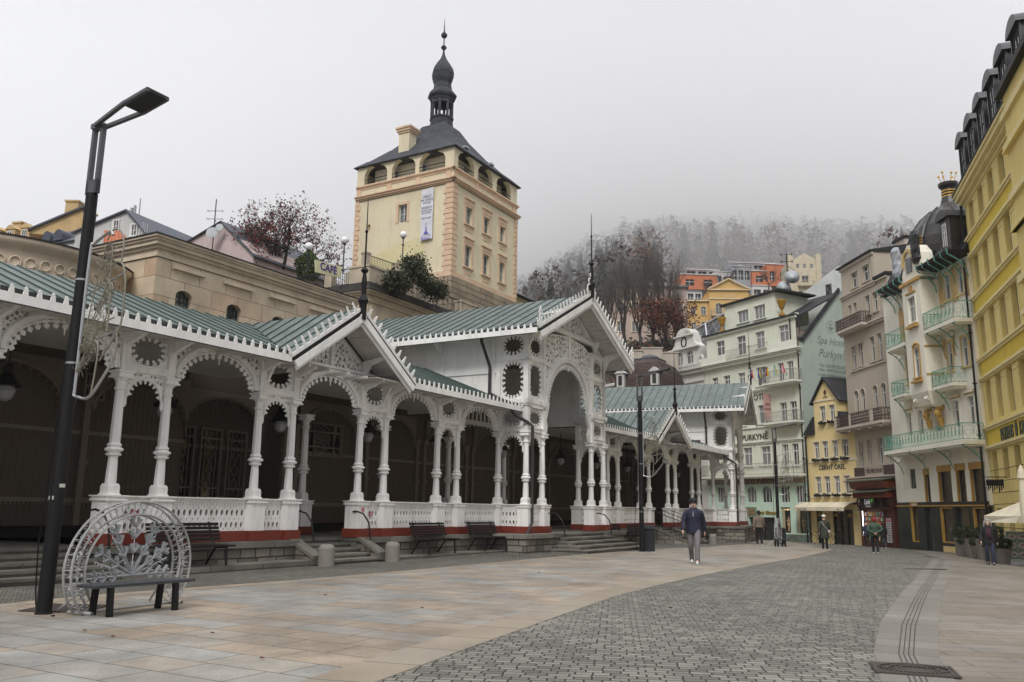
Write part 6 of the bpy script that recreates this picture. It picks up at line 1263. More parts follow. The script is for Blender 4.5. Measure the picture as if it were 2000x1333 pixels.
# bay window
by = -1.1; Bm = T(0, by); eb = [(-5.2, -4.25, 13.7, 15.4), (-5.0, -4.2, 10.1, 12.0, .5)]
facade('bay_wall', HE, Bm, -5.95, -3.55, 9.1, 16.3, eb, crm, .2, 1.1); window(HE, Bm, *eb[0], pwh, crm, .1, 0, 't', .12); window(HE, Bm, *eb[1][:4], pwh, gld, .1, 0, 't', .07)
m = MB(); m.M = Bm
for z0, z1, o, a, b in ((13.35, 13.5, .25, -5.4, -4.0), (9.75, 9.9, .22, -5.25, -4.0), (15.65, 15.75, .1, -5.4, -4.1), (16.3, 16.5, .15, -6.05, -3.45)): m.box(a, b, -o, 0, z0, z1)
m.box(-3.55, -3.5, 0, 1.1, 11.9, 12.0); m.box(-3.55, -3.5, 0, 1.1, 10.1, 10.2)
for k in range(7): m.sphere((-5.0+.13*k, -.05, 12.15+.15*sin(pi*k/6)), .08, 6)
m.prism([(-5.0, 15.85), (-4.5, 15.8), (-4.55, 16.1), (-4.75, 16.2), (-4.95, 16.1)], 'y', -.06, 0); part('bay_ornament', m, gld, HE)
m = MB(); m.M = Bm; m.hexa([(-5.7, .3, 8.3), (-3.8, .3, 8.3), (-3.8, 1.1, 8.3), (-5.7, 1.1, 8.3)], [(-5.95, 0, 9.1), (-3.55, 0, 9.1), (-3.55, 1.1, 9.1), (-5.95, 1.1, 9.1)])
for x in (-5.5, -4.0): m.tube([(x, .1, 8.8), (x, .5, 8.5), (x, .95, 8.2)], [.22, .25, .2], 8)
part('bay_corbel', m, crm, HE)
for x in (-5.5, -4.0): m = MB(); m.sphere((x, -.35, 7.75), .24, 10, 1.2); m.tube([(x, -.25, 7.5), (x, -.2, 7.0), (x+.1, -.15, 6.75)], [.2, .15, .04], 8); m.box(x-.2, x+.2, -.4, 0, 8.0, 8.15); part('gilt_mask', m, gld, HE)
m = MB()
for (a, b, c, d) in ((-3.3, -2.75, 14.3, 16.6), (-1.7, -1.1, 14.3, 16.6), (-.2, .2, 14.3, 16.6), (-7.3, -6.3, 13.3, 15.8), (-9, -8.4, 13.3, 15.8)): m.prism([(a, c), (b, c), (b, d-.4), ((a+b)/2, d), (a, d-.4)], 'y', -.03, 0)
for x in (-1.95, -3.1, -.1, -.0): m.tube([(x, -.05, 12.3), (x-.1, -.08, 11.6), (x+.05, -.05, 11)], [.1, .07, .03], 5)
for q in e2: m.box(q[0]-.2, q[1]+.2, -.1, -.02, q[3]+.12, q[3]+.36)
part('ochre_panels', m, mat('ochre_painted_panels', (.5, .33, .14), .8, var=.2), HE)
for a, b, z in ((-3.4, .3, 12.9), (-8.9, -6.1, 12.7)): balcony(HE, I4, a, b, 1.1, z, 1.05, crm, gri, 'nouveau', .22, (3 if a > -5 else 2, gri))
balcony(HE, I4, -3.3, -1.0, .9, 9.25, .95, crm, gri, 'nouveau', .18, (1, gri)); balcony(HE, I4, -9.0, -7.2, .9, 9.4, .95, crm, gri, 'nouveau', .15, (1, gri)); balcony(HE, I4, -10.2, .35, 1.2, 5.75, .95, crm, gri, 'nouveau', .25, (4, gri))
m = MB(); r = MB()
for a, b in ((-3.5, .35), (-9.4, -6.0)):
    m.hexa([(a, -1.2, 16.85), (b, -1.2, 16.85), (b, 0, 16.7), (a, 0, 16.7)], [(a, -1.25, 17.05), (b, -1.25, 17.05), (b, 0, 17.1), (a, 0, 17.1)])
    n = int((b-a)/.75)
    for k in range(n+1): x = a+(b-a)*k/n; r.tube([(x, -1.25, 17.15), (x, -1.2, 16.8), (x, -.6, 16.45), (x, -.15, 15.9), (x, -.05, 15.4)], [.05, .045, .05, .04, .03], 5); r.tube([(x, -.35+.13*cos(t*pi/5), 16.35+.13*sin(t*pi/5)) for t in range(11)], .025, 4, False)
part('eaves', m, black, HE); part('iron_bracket', r, gri, HE)
m = MB(); m.hexa([(-11.4, -.2, 17.05), (.3, -.2, 17.05), (.3, 8, 17.05), (-11.4, 8, 17.05)], [(-11.2, .6, 18.6), (.3, .6, 18.6), (.3, 8, 19.0), (-11.2, 8, 19.0)]); part('roof', m, darkroof, HE)
m = MB(); m.prism([(-6.2, 16.5), (-3.3, 16.5), (-3.5, 17.1), (-3.9, 17.4), (-4.1, 18.3), (-4.5, 18.9), (-5.0, 19.0), (-5.5, 18.6), (-5.8, 17.5)], 'y', -1.0, .2); m.cur = 1; archring(m, -4.9, 17.6, .62, .9, .2, -1.12, -.9, 14); m.cur = 2; m.box(-5.3, -4.5, -1.05, -1.0, 17.1, 18.1); part('roof_dormer', m, [crm, ocr, glass], HE)
DX, DY = -5.9, 2.6; DMM = T(0, 0, -.45); m = MB(); m.lathe([(2.75, 16.9), (2.75, 18.5)], 8, (DX, DY, 0)); part('drum', m, crm, HE)
dm = mat('black_dome_metal', (.03, .027, .024), .4, var=.4, dirt=.3); m = MB(); m.smooth = False; m.lathe([(2.95, 18.8), (2.93, 19.3), (2.8, 20.0), (2.45, 20.9), (1.88, 21.7), (1.2, 22.25), (.75, 22.5), (.6, 22.7), (.44, 23.3), (.45, 23.8), (.62, 24.0), (.64, 24.2), (.3, 24.25)], 16, (DX, DY, 0))
for k in range(8): a = 2*pi*k/8+pi/8; m.tube([(DX+r_*cos(a), DY+r_*sin(a), z+.03) for r_, z in ((2.96, 19.0), (2.83, 20.0), (2.48, 20.9), (1.9, 21.72), (1.2, 22.3))], .06, 4)
dome = part('dome', m, dm, HE, DMM); m = MB()
for z, r_ in ((23.2, .48), (23.4, .48), (23.6, .48)): m.lathe([(r_, z), (r_, z+.07)], 16, (DX, DY, 0))
for k in range(6): a = 2*pi*k/6; p = Vector((DX+.35*cos(a), DY+.35*sin(a), 24.2)); q = p+Vector((.2*cos(a), .2*sin(a), .6+.12*(k % 2))); m.tube([p, q], .025, 4); m.sphere(q, .085, 6)
for k in range(4): m.box(DX-2.75, DX-2.3, DY-1.4, DY-1.0, 19.4+k*.2, 19.48+k*.2); m.box(DX+.6, DX+1.1, DY-2.85, DY-2.6, 19.4+k*.2, 19.48+k*.2)
part('gilt_crown', m, mat('bright_gilt', (.7, .42, .08), .3, metal=.6), dome)
m = MB(); m.box(-1.8, -.6, -.4, 1.5, 16.9, 19.6); m.tube([(-1.2, -.4, 16.7), (-1.2, -.2, 17.3), (-1.2, .3, 17.6)], [.35, .6, .5], 8); m.prism([(-2.0, 19.5), (-.4, 19.5), (-.6, 19.9), (-1.2, 20.1), (-1.8, 19.9)], 'y', -.6, 1.6); part('black_dormer', m, dm, HE); window(HE, T(0, -.45), -1.45, -.95, 17.5, 19.2, pwh, None, 0, 1, 't')
for x, z, mt, nm, lb in ((-3.7, 17.4, mat('black_tarpaulin', (.02, .02, .022), .5), 'black_tarpaulin', 'black tarpaulin wrapped round a roof statue below the dome'), (-6.9, 17.3, mat('pale_tarpaulin', (.36, .38, .41), .6), 'white_tarpaulin', 'pale draped cloth hanging from the roof left of the dome dormer')):
    t = thing(nm, WM[HE.name] @ T(x, -1.1 if x > -5 else -.9, z), lb, 'tarpaulin'); m = MB(); rnd = random.Random(int(x)); rings = []
    for j in range(8):
        rr = (.25, .42, .36, .45, .38, .42, .5, .3)[j]; rings.append([(cos(2*pi*i/12)*rr*rnd.uniform(.75, 1.2), sin(2*pi*i/12)*rr*rnd.uniform(.75, 1.2)*.6, .0+j*.3) for i in range(12)])
    m.loft(rings); part('draped_cloth', m, mt, t)
gut(HE, I4, .12, -1, 16.5, -.15)
# ---- big yellow house
yb = mat('mustard_render', (.8, .63, .23), .85, var=.05, streak=.32, vscale=.4); yb2 = mat('pale_mustard_trim', (.8, .68, .34), .8, var=.05, streak=.15); ybs = mat('bright_yellow_panels', (.7, .52, .06), .8, var=.06)
HF = thing('big_yellow_house', frame(27.4, 49, 197.7), 'tall mustard yellow house with round-topped black dormers at the right edge', 'building')
cols = [(1.0+2.45*k, 2.15+2.45*k) for k in range(7)]; rows = [(17.95, 19.65), (14.3, 16.4), (10.55, 12.7), (6.7, 9.0), (3.45, 5.0), (-.9, 1.9)]
ops = [(a, b, c, d) for a, b in cols for c, d in rows]; facade('front_wall', HF, I4, .1, 18, -1.6, 20.1, ops, yb, .35, 12)
for q in ops: window(HF, I4, *q, mat('grey_window_frame', (.2, .2, .2)) if q[2] > 5 else black, None, .25, 0, 't', fw=.06)
m = MB()
for zt in (17.75, 14.1, 10.4, 6.45):
    m.cur = 0; m.box(.05, 18, -.22, 0, zt-.12, zt); m.box(.05, 18, -.14, 0, zt-.25, zt-.12); m.box(.05, 18, -.2, 0, zt-1.25, zt-1.1); m.box(.05, 18, -.12, 0, zt-1.35, zt-1.25); m.cur = 1; m.box(.3, 17.7, -.05, 0, zt-1.1, zt-.25)
m.cur = 0
for a, b in cols:
    for c, d in rows[:4]: m.box(b+.15, b+.25, -.03, 0, c, d-.2); m.box(b+1.1, b+1.2, -.03, 0, c, d-.2); m.box(b+.15, b+1.2, -.03, 0, d-.3, d-.2)
m.box(.05, 18, -.08, 0, 19.75, 19.95); m.box(.0, 18, -.3, 0, 19.95, 20.15); m.box(-.05, 18, -.5, 0, 20.15, 20.4); m.box(-.1, 18, -.6, 0, 20.4, 20.55)
part('string_courses', m, [yb2, ybs], HF)
m = MB()
for k in range(9): m.box(.15, 18, -.006, 0, -1+k*.62, -.965+k*.62)
part('render_grooves', m, mat('groove_brown', (.14, .09, .03)), HF)
m = MB(); m.box(-.12, 18, -.64, -.4, 20.55, 20.66); m.hexa([(.0, -.4, 20.56), (18, -.4, 20.56), (18, 8, 20.56), (.0, 8, 20.56)], [(.2, 1.8, 23.9), (18, 1.8, 23.9), (18, 8, 24.3), (.2, 8, 24.3)]); part('mansard_roof', m, darkroof, HF)
bm_ = mat('black_dormer_metal', (.03, .031, .034), .4, var=.3)
for k in range(6):
    x = .2+2.58*k; t_ = MB(); t_.box(x, x+1.5, .0, 2.6, 20.7, 23.6); t_.prism([(x+.75+.95*cos(pi*i/10), 23.6+.66*sin(pi*i/10)) for i in range(11)], 'y', -.25, 2.8)
    for a in (x-.06, x+1.44): t_.box(a, a+.12, -.08, 0, 20.7, 23.6)
    d_ = part('dormer', t_, bm_, HF); window(d_, T(0, -.05), x+.3, x+1.2, 21.5, 23.3, iron, None, 0, 0, 'h')
BX = planeY(WM[HF.name], 1980, 400, -1.2).x; m = MB(); m.box(BX, BX+8, -1.2, 0, 5, 19.7)
for zt in (17.2, 13.6): m.box(BX-.2, BX+8, -1.4, 0, zt-.1, zt)
part('corner_bay', m, yb, HF)
m = MB()
for zt in (18.6, 14.9, 11.2): m.box(BX-.15, BX+8, -1.35, -1.15, zt, zt+.3); m.box(BX-.15, BX+8, -1.35, -1.15, zt-1.4, zt-1.15)
part('bay_bands', m, yb2, HF)
m = MB(); m.box(BX-.2, BX+8, -1.5, -1.2, 19.7, 20.0); part('bay_gutter', m, black, HF)
text('lettering', 'PATIENS', .95, dg_, HF, T(5.1, -.07, 5.4), .02, bold=.02, sx=.75); text('lettering', 'KARLSBAD', .95, dg_, HF, T(9.4, -.07, 5.4), .02, bold=.02, sx=.75)
m = MB(); m.prism([(7.05, 5.3), (7.25, 5.5), (7.3, 5.9), (7.05, 6.2), (6.8, 5.9), (6.85, 5.5)], 'y', -.09, -.05); part('emblem', m, dg_, HF)
gut(HF, I4, .0, -1, 20.0, -.2, r=.09)
SG = thing('hanging_iron_sign', WM[HF.name] @ T(3.9, 0), 'ornate dark iron projecting sign on the yellow facade', 'sign'); m = MB(); m.bar((0, 0, 3.5), (0, -1.0, 3.5), .05)
for k in range(8): m.tube([(0, -.2-k*.1, 3.4), (.05*sin(k), -.22-k*.1, 2.9-.1*(k % 3))], .035, 4)
m.box(-.03, .03, -1.0, -.2, 3.05, 3.35); part('sign_board', m, black, SG)
# ---------------------------------------------------------------- wooded hill and houses on it
HY = ((85, -1), (96, 12), (106, 20.5), (125, 25), (150, 31), (190, 49), (300, 90), (450, 145), (700, 230), (950, 308), (1200, 335), (1700, 340))
def sm(t): t = max(0, min(1, t)); return t*t*(3-2*t)
def hillR(x, y):
    z = HY[-1][1]
    for (a, za), (b, zb) in zip(HY, HY[1:]):
        if y <= b: z = za+(zb-za)*max(0, (y-a)/(b-a)); break
    u = x/max(y, 1); g = .55+.45*sm((u+.16)/.36); n = sin(x*.05+y*.03)*sin(y*.021-x*.013)*.03
    return z*g*(1+n)
hm_ = mat('leaf_litter_slope', (.07, .05, .035), .95, var=.5, vscale=.05, bump=.4)
vs, fs = [], []; nx, ny = 60, 70
for j in range(ny):
    y = 86+(1650-86)*(j/(ny-1))**1.7
    for i in range(nx): u = -.28+1.1*i/(nx-1); x = u*y*(1 if y > 120 else 1); vs.append((x, y, hillR(x, y)))
fs = [(j*nx+i, j*nx+i+1, (j+1)*nx+i+1, (j+1)*nx+i) for j in range(ny-1) for i in range(nx-1)]
me = bpy.data.meshes.new('hill'); me.from_pydata(vs, [], fs); me.materials.append(hm_); me.polygons.foreach_set('use_smooth', [True]*len(fs)); link('hill', me, kind='structure')
rnd = random.Random(4); m = MB(); m2 = MB()
def conifer(m, x, y, z, h, r):
    for k in range(7):
        zz = z+h*(.08+.13*k); rr = r*(1-k/7.6)*rnd.uniform(.8, 1.15); n = 7; o = rnd.random()*6
        for i in range(n):
            a = o+2*pi*i/n; q = rr*rnd.uniform(.7, 1.15); m.add([(x+.06*r*cos(a), y+.06*r*sin(a), zz+h*.2), (x+q*cos(a-.32), y+q*sin(a-.32), zz-h*.01), (x+q*cos(a+.32), y+q*sin(a+.32), zz-h*.015)], [(0, 1, 2)])
def fuzz(m, x, y, z, h, r, n=46):
    n = 120 if y < 330 and h > 5 else (70 if y < 550 and h > 5 else n)
    for k in range(n):
        a = rnd.uniform(0, 2*pi); t = rnd.random(); rr = r*sin(pi*min(1, t*.85+.12))*rnd.uniform(.3, 1.05); c = Vector((x+rr*cos(a), y+rr*sin(a), z+h*(.15+.85*t))); s = h*(.026 if n > 80 else (.04 if n > 60 else .06))*rnd.uniform(.6, 1.5)
        m.add([c+Vector((rnd.gauss(0, s), rnd.gauss(0, s), rnd.gauss(0, s*.6))), c+Vector((rnd.gauss(0, s), rnd.gauss(0, s), s)), c+Vector((rnd.gauss(0, s), rnd.gauss(0, s), -s*.8))], [(0, 1, 2)])
for k in range(3600):
    y = 215+1000*(rnd.random()**1.1); u = rnd.uniform(-.1, .5); x = u*y; z = hillR(x, y)-1
    if y < 260 and .18 < u < .46: continue
    if rnd.random() < .33: m.cur = 0; conifer(m, x, y, z, rnd.uniform(10, 19), rnd.uniform(3, 4.6))
    else: m.cur = rnd.choice((1, 1, 2)); fuzz(m, x, y, z, rnd.uniform(11, 19), rnd.uniform(4.5, 7))
part('hillside_forest', m, [mat('dark_conifer', (.018, .024, .018), .9), mat('bare_brown_crowns', (.06, .05, .042), .9), mat('russet_crowns', (.1, .05, .03), .9)], None, label='distant mixed forest of conifers and bare trees on the misty hillside', cat='forest', kind='stuff')
m = MB()
for k in range(800):
    y = rnd.uniform(98, 150); u = rnd.uniform(.07, .26); x = u*y; 
    m.cur = rnd.choice((0, 0, 1, 2)); fuzz(m, x, y, hillR(x, y)-.6, rnd.uniform(1.2, 3.2), rnd.uniform(1.0, 2.2), 40)
part('slope_undergrowth', m, [mat('bare_shrub_brown', (.055, .042, .035), .9), mat('russet_shrub', (.12, .045, .025), .9), mat('dull_green_shrub', (.035, .04, .02), .9)], None, label='tangled brown and russet undergrowth on the slope below the bare trees', cat='undergrowth', kind='stuff')
# tall bare trees
bt = [(1186, 528, 'thin'), (1221, 505, 'x'), (1250, 500, 'x'), (1273, 507, 'x'), (1299, 497, 'x'), (1322, 560, 'x')]
lbs = ['leftmost tall bare tree on the slope right of the great gable', 'second tall bare tree from the left, wide crowned', 'third tall bare tree from the left, slender with double trunk', 'fourth tall bare tree, darkest of the clump', 'tallest dark bare tree behind the russet one', 'short bare tree at the right end of the clump']
for i, (px, py, k) in enumerate(bt):
    Y = 108+3*(i % 3); a = dpt(px, py, Y); z0 = hillR(a.x, Y); tree('bare_tree', lbs[i], frame(a.x, Y, 40*i, z0-.5), (a.z-z0+.5)*1.02, 4, 30+i, 0, 0, None, 3, .3, .3, .26, .3, mat('tree_grey_bark', (.07, .06, .052), .9), 'bare trees on the slope', 3, crook=.11)
a = dpt(1312, 585, 107); z0 = hillR(a.x, 107); tree('russet_tree', 'tree with dense rusty red-brown leaves at the right end of the bare clump', frame(a.x, 107, 0, z0-.5), a.z-z0+.4, 4, 71, 4200, .16, [mat('russet_leaves', (.14, .045, .022), .9, var=.3), mat('russet_leaves_dark', (.08, .03, .02), .9)], 3, .3, .25, .15, .12, spr=.25)
# houses above
far = lambda nm, lb, x, y, z, az=90: thing(nm, frame(x, y, az, z), lb, 'building')
def grid(x0, x1, n, z0, rows, w, h, dz): return [(x0+(x1-x0)*(i+.5)/n-w/2, x0+(x1-x0)*(i+.5)/n+w/2, z0+dz*j, z0+dz*j+h) for i in range(n) for j in range(rows)]
fw_ = mat('far_window_frame', (.55, .55, .55)); yh = mat('villa_yellow', (.55, .36, .13), .85, var=.05); yht = mat('villa_trim', (.62, .5, .32), .8)
t = far('yellow_villa', 'yellow villa with a pediment and arched windows on the hillside', 31, 150, 0, 92)
ops = [(1.3, 2.2, 36.4, 38.0, True), (3.2, 4.1, 36.4, 38.0, True), (1.4, 2.2, 33.4, 35), (3.2, 4.2, 33.4, 35.1)]; facade('left_wing', t, I4, .2, 4.6, 25, 39.0, ops, yh, .3, 8)
op2 = [(5.7, 6.9, 36.4, 38.5, True), (7.7, 8.9, 36.4, 38.5, True), (9.7, 10.9, 36.4, 38.5, True), (5.8, 6.9, 33, 34.8), (7.8, 8.8, 33, 34.8), (9.8, 10.8, 33, 34.8)]; facade('centre_wall', t, T(0, -.6), 4.6, 11.7, 25, 41, op2, yh, .3, 9)
for q in ops: window(t, I4, *q[:4], fw_, yht, .15, len(q) > 4, 't', .12)
for q in op2: window(t, T(0, -.6), *q[:4], fw_, yht, .15, len(q) > 4, 't', .12)
m = MB(); m.prism([(4.5, 41), (11.8, 41), (8.15, 42.9)], 'y', -.6, 8); part('pediment', m, yh, t); m = MB(); m.box(4.3, 12, -.95, -.6, 40.85, 41.05); m.bar((4.2, -.9, 41.0), (8.15, -.9, 43.0), .3, .2); m.bar((12.1, -.9, 41.0), (8.15, -.9, 43.0), .3, .2); m.box(0, 4.8, -.35, 0, 38.9, 39.15); m.box(4.5, 11.8, -.75, -.6, 39.2, 39.4); part('cornice', m, yht, t)
balcony(t, T(0, -.6), 4.8, 11.5, .9, 36.2, .9, yht, grl, 'bars'); text('lettering', 'VILLA', .8, yht, t, T(8.15, -.63, 39.6), .02)
m = MB(); m.box(11.7, 17, 0, 8, 25, 40.2); m.box(0, 4.6, 0, 8, 39.1, 39.2); part('side_block', m, yh, t)
t = far('orange_apartments', 'long modern apartment block with orange, white and grey glazed boxes high on the hillside', 35, 190, 0, 86)
org = mat('orange_panels', (.45, .15, .07), .7); gy = mat('grey_panels', (.27, .28, .3), .7); wp = mat('white_panels', (.55, .55, .55), .7); far_glass = shopglass
for k, (a, b, c, d, y, mt, n) in enumerate(((0, 5, 38, 50.5, 0, gy, 3), (5, 8.5, 40, 51.5, -1, wp, 2), (3.5, 12, 51.5, 55, -1.5, org, 2), (8.5, 16, 43, 51.5, -.5, gy, 3), (12, 16, 51.5, 56.5, .5, wp, 2), (16, 20.5, 45, 57.8, 0, gy, 3), (20.5, 25, 45, 53.0, -1, wp, 2), (20.5, 24, 53, 56.5, -1, org, 1), (24, 29, 53, 58.2, -1.2, org, 2), (25, 29, 45, 53, 0, gy, 2), (16.5, 28, 57.8, 59.6, 3, gy, 4), (6, 14, 56.0, 57.5, 3, gy, 3))):
    rows_ = max(1, int((d-c)/3.2)); q = [(a+(b-a)*(i+.12+.14*(mt is org))/n, a+(b-a)*(i+.88-.14*(mt is org))/n, c+(d-c)*(j+.25)/rows_, c+(d-c)*(j+.78-.1*(mt is org))/rows_) for i in range(n) for j in range(rows_)]
    w_ = facade('block', t, T(0, y), a, b, c, d, q, mt, .5, 8); m = MB(); m.box(a+.05, b-.05, .5, .55, c+.05, d-.05); m.cur = 1
    for p in q: m.box((p[0]+p[1])/2-.06, (p[0]+p[1])/2+.06, .4, .5, p[2], p[3]); m.box(p[0], p[1], .02, .08, p[2]+.9, p[2]+1.0)
    m.cur = 2; m.box(a-.1, b+.1, -.2, .3, d, d+.18); part('glazing', m, [far_glass, wp, wp], w_)
t = far('cream_gabled_block', 'cream building with corner turrets and a small gable beside the orange apartments', 57.5, 170, 0, 95); cb = mat('cream_block_render', (.5, .44, .32), .85)
q = [(1.3, 1.9, 51.3, 52.2), (2.7, 3.3, 51.3, 52.2), (4.1, 4.7, 51.3, 52.2), (2.3, 3.7, 48.2, 49.7), (1.6, 2.4, 45, 46.5), (3.6, 4.4, 45, 46.5)]; facade('wall', t, I4, 0, 6, 35, 53.2, q, cb, .2, 8)
for p in q: window(t, I4, *p, fw_, None, .1, 0, 'h')
m = MB(); m.prism([(.8, 53.2), (5.2, 53.2), (3, 54.6)], 'y', 0, 5); m.box(-.3, .7, -.3, .7, 35, 54.3); m.box(5.3, 6.3, -.3, .7, 35, 54.3); part('gable', m, cb, t)
balcony(t, I4, 1.4, 4.6, .8, 47.6, .9, cb, cb, 'bars')
t = far('long_yellow_house', 'low yellow house with dark roof and skylights at the right of the hillside', 64, 165, 0, 96); m = MB(); m.box(0, 14, 0, 8, 35, 48.4); part('wall', m, mat('far_yellow', (.52, .42, .2)), t); m = MB(); roofpoly(m, None, [(-.5, -.5, 48.3), (14.5, -.5, 48.3), (14.5, 5, 50.6), (-.5, 5, 50.6)], (1, 0, 0)); m.cur = 1
for k in range(5): m.box(1+2.7*k, 1.8+2.7*k, 1.2, 1.8, 49.25, 49.45)
part('roof', m, [mat('dull_purple_roof', (.09, .075, .08), .6), wp], t)
t = far('pink_apartments', 'tall pinkish apartment house seen through the bare trees', 17, 140, 0, 93); q = grid(0, 12.5, 5, 27.6, 3, 1.1, 1.8, 3.4); pk = mat('pink_beige_render', (.4, .31, .26), .85); facade('wall', t, I4, 0, 12.5, 20, 38.6, q, pk, .2, 10)
for p in q: window(t, I4, *p, fw_, yht, .12, 0, 'h', .12)
m = MB(); m.box(-.3, 12.8, -.4, 10, 38.6, 38.9); hip(m, None, -.3, 12.8, -.4, 10, 38.9, 41, 3, 9, 5); part('roof', m, mat('dull_purple_roof', (.09, .075, .08)), t)
for px, pt_, pb, Y, sd_, lb in ((1423, 520, 566, 160, 91, 'small bare tree before the left orange apartment box'), (1502, 522, 566, 158, 92, 'small bare tree before the right orange apartment box'), (1385, 545, 580, 150, 93, 'thin bare tree just above the yellow villa pediment')):
    a = dpt(px, pb, Y); b = dpt(px, pt_, Y); tree('small_bare_tree', lb, frame(a.x, Y, 0, a.z), b.z-a.z, 4, sd_, 0, 0, None, 3, .6, .1, .14, .2, mat('tree_grey_bark', (.07, .06, .052)), 'small bare trees by the hillside houses', 3, crook=.15)
# white gabled house beside the hotel
wst = mat('off_white_stucco', (.58, .57, .53), .8, var=.06, streak=.25); dia = brick('diamond_slates', (.06, .062, .065), (.11, .11, .115), (.3, .3, .3), .9, .9, .03, rot=pi/4, axes='xz', offs=0, rough=.6)
hx = WM[HB.name] @ Vector((-12.05, 0, 0)); t = thing('white_gabled_house', frame(hx.x, hx.y, 152), 'ornate white house with a shell-topped gable, round window and diamond-patterned slate roof', 'house')
fr = WM[t.name]
def fx(px, py, y=0): return planeY(fr, px, py, y)
p0 = fx(1338, 720); cxg = p0.x; zb_ = p0.z; zt_ = fx(1340, 641).z; hs_ = (zt_-zb_)
ww = abs(fx(1372, 715).x-fx(1317, 718).x)/2; zc = zb_+hs_
q = [(cxg-ww*.62, cxg-ww*.12, zb_+.15*hs_*.6, zb_+.42*hs_, True), (cxg+ww*.12, cxg+ww*.62, zb_+.15*hs_*.6, zb_+.42*hs_, True)]
facade('dormer_wall', t, I4, cxg-ww, cxg+ww, zb_, zb_+.5*hs_, q, wst, .25, 3)
for p in q: window(t, I4, *p[:4], pwh, wst, .12, 1, 't', .1)
m = MB(); m.prism([(cxg-ww*.95, zb_+.5*hs_), (cxg+ww*.95, zb_+.5*hs_), (cxg+ww*.7, zb_+.62*hs_), (cxg+ww*.6, zb_+.8*hs_), (cxg-ww*.6, zb_+.8*hs_), (cxg-ww*.7, zb_+.62*hs_)], 'y', -.05, 1); m.prism([(cxg+ww*.55*cos(pi*i/12), zb_+.8*hs_+.2*hs_*sin(pi*i/12)) for i in range(13)], 'y', -.1, 1)
for k in range(9): a = pi*(k+.5)/9; m.bar((cxg, -.15, zb_+.81*hs_), (cxg+ww*.48*cos(a), -.15, zb_+.81*hs_+.17*hs_*sin(a)), .09)
for z, o in ((.47, .15), (.79, .2), (0, .3)): m.box(cxg-ww-o*(z < .5), cxg+ww+o*(z < .5), -.2-o, 0, zb_+z*hs_, zb_+z*hs_+.15) if z < .7 else m.box(cxg-ww*.68, cxg+ww*.68, -.3, 0, zb_+z*hs_, zb_+z*hs_+.12)
for s in (-1, 1): m.tube([(cxg+s*(ww+.4)+.35*cos(i*.7), -.1, zb_+.6+.35*sin(i*.7)) for i in range(10)], .12, 5)
part('shell_gable', m, wst, t); m = MB(); m.tube([(cxg+.38*cos(2*pi*i/20), -.08, zb_+.65*hs_+.5*sin(2*pi*i/20)) for i in range(21)], .07, 5, False); part('round_window_rim', m, black, t)
m = MB(); m.box(-9, 12, 0, 9, -1, zb_-.05); m.box(-9, 12.0, -.5, 0, zb_-.35, zb_-.05); m.box(-9, 12, -.3, 0, zb_-.7, zb_-.35); m.box(-9, 12, -.12, 0, zb_-1.6, zb_-1.45); m.M = None; part('wall', m, wst, t, T(-12, 0))
m = MB(); z2 = fx(1418, 612, 2.8).z+.4; pl_, pr2 = fx(1357, 646, 2.8), fx(1416, 616, 2.8); m.hexa([(cxg+.2, 1.0, zb_), (3.2, 1.0, zb_), (3.2, 5, zb_), (cxg+.2, 5, zb_)], [(pl_.x, 2.8, pl_.z), (pr2.x+.6, 2.8, pr2.z+.2), (pr2.x+.6, 5, pr2.z+.2), (pl_.x, 5, pl_.z)]); sr_ = part('slate_roof', m, dia, t); m = MB(); m.bar((pl_.x-.05, 2.7, pl_.z+.08), (pr2.x+.6, 2.7, pr2.z+.28), .14); m.bar((cxg+ww+.5, 1.0, zb_+.3), (pl_.x+1.9, 2.6, pl_.z+.4), .12); part('lead_ridge', m, alu, sr_)
# brown mansard between gable and white house
a = dpt(1180, 748, 75); b = dpt(1300, 748, 72); az = math.degrees(atan2(b.x-a.x, b.y-a.y)); L_ = (b-a).length; t = thing('brown_mansard_house', frame(a.x, a.y, az), 'house with a brown curved mansard roof, cream dormers and lead cap behind the colonnade roof', 'house')
bm2 = brick('brown_shingles', (.055, .035, .03), (.085, .055, .045), (.03, .02, .02), .3, .2, .02, axes='xz'); zb_ = a.z-.6; zt_ = dpt(1262, 703, 75).z
m = MB(); m.box(.2, L_-.2, .2, 5, -1, zb_); part('wall', m, och, t); m = MB(); rings = []
for s, z in ((1, 0), (.97, .3), (.88, .6), (.72, .85), (.45, 1.0)): hw, hd = (L_*.4)*s, 2.8*s; rings.append([(L_*.55-hw, 3-hd, zb_+(zt_-zb_)*z), (L_*.55+hw, 3-hd, zb_+(zt_-zb_)*z), (L_*.55+hw, 3+hd, zb_+(zt_-zb_)*z), (L_*.55-hw, 3+hd, zb_+(zt_-zb_)*z)])
m.loft(rings); rf = part('mansard_roof', m, bm2, t); m = MB(); m.box(L_*.55-1.1, L_*.55+1.1, 1.8, 4.2, zt_-.1, zt_+.15); m.lathe([(1.0, zt_+.15), (.7, zt_+.45), (.1, zt_+.6)], 8, (L_*.55, 3, 0)); part('lead_cap', m, slate2, rf)
for x in (1.6, L_-1.0): m = MB(); m.box(x-.35, x+.35, -.1, 1.5, zb_+.1, zb_+1.3); m.prism([(x-.55, zb_+1.3), (x+.55, zb_+1.3), (x, zb_+1.7)], 'y', -.2, 1.5); m.cur = 1; m.box(x-.17, x+.17, -.13, -.1, zb_+.25, zb_+1.1); part('dormer', m, [pale, shopglass], rf)
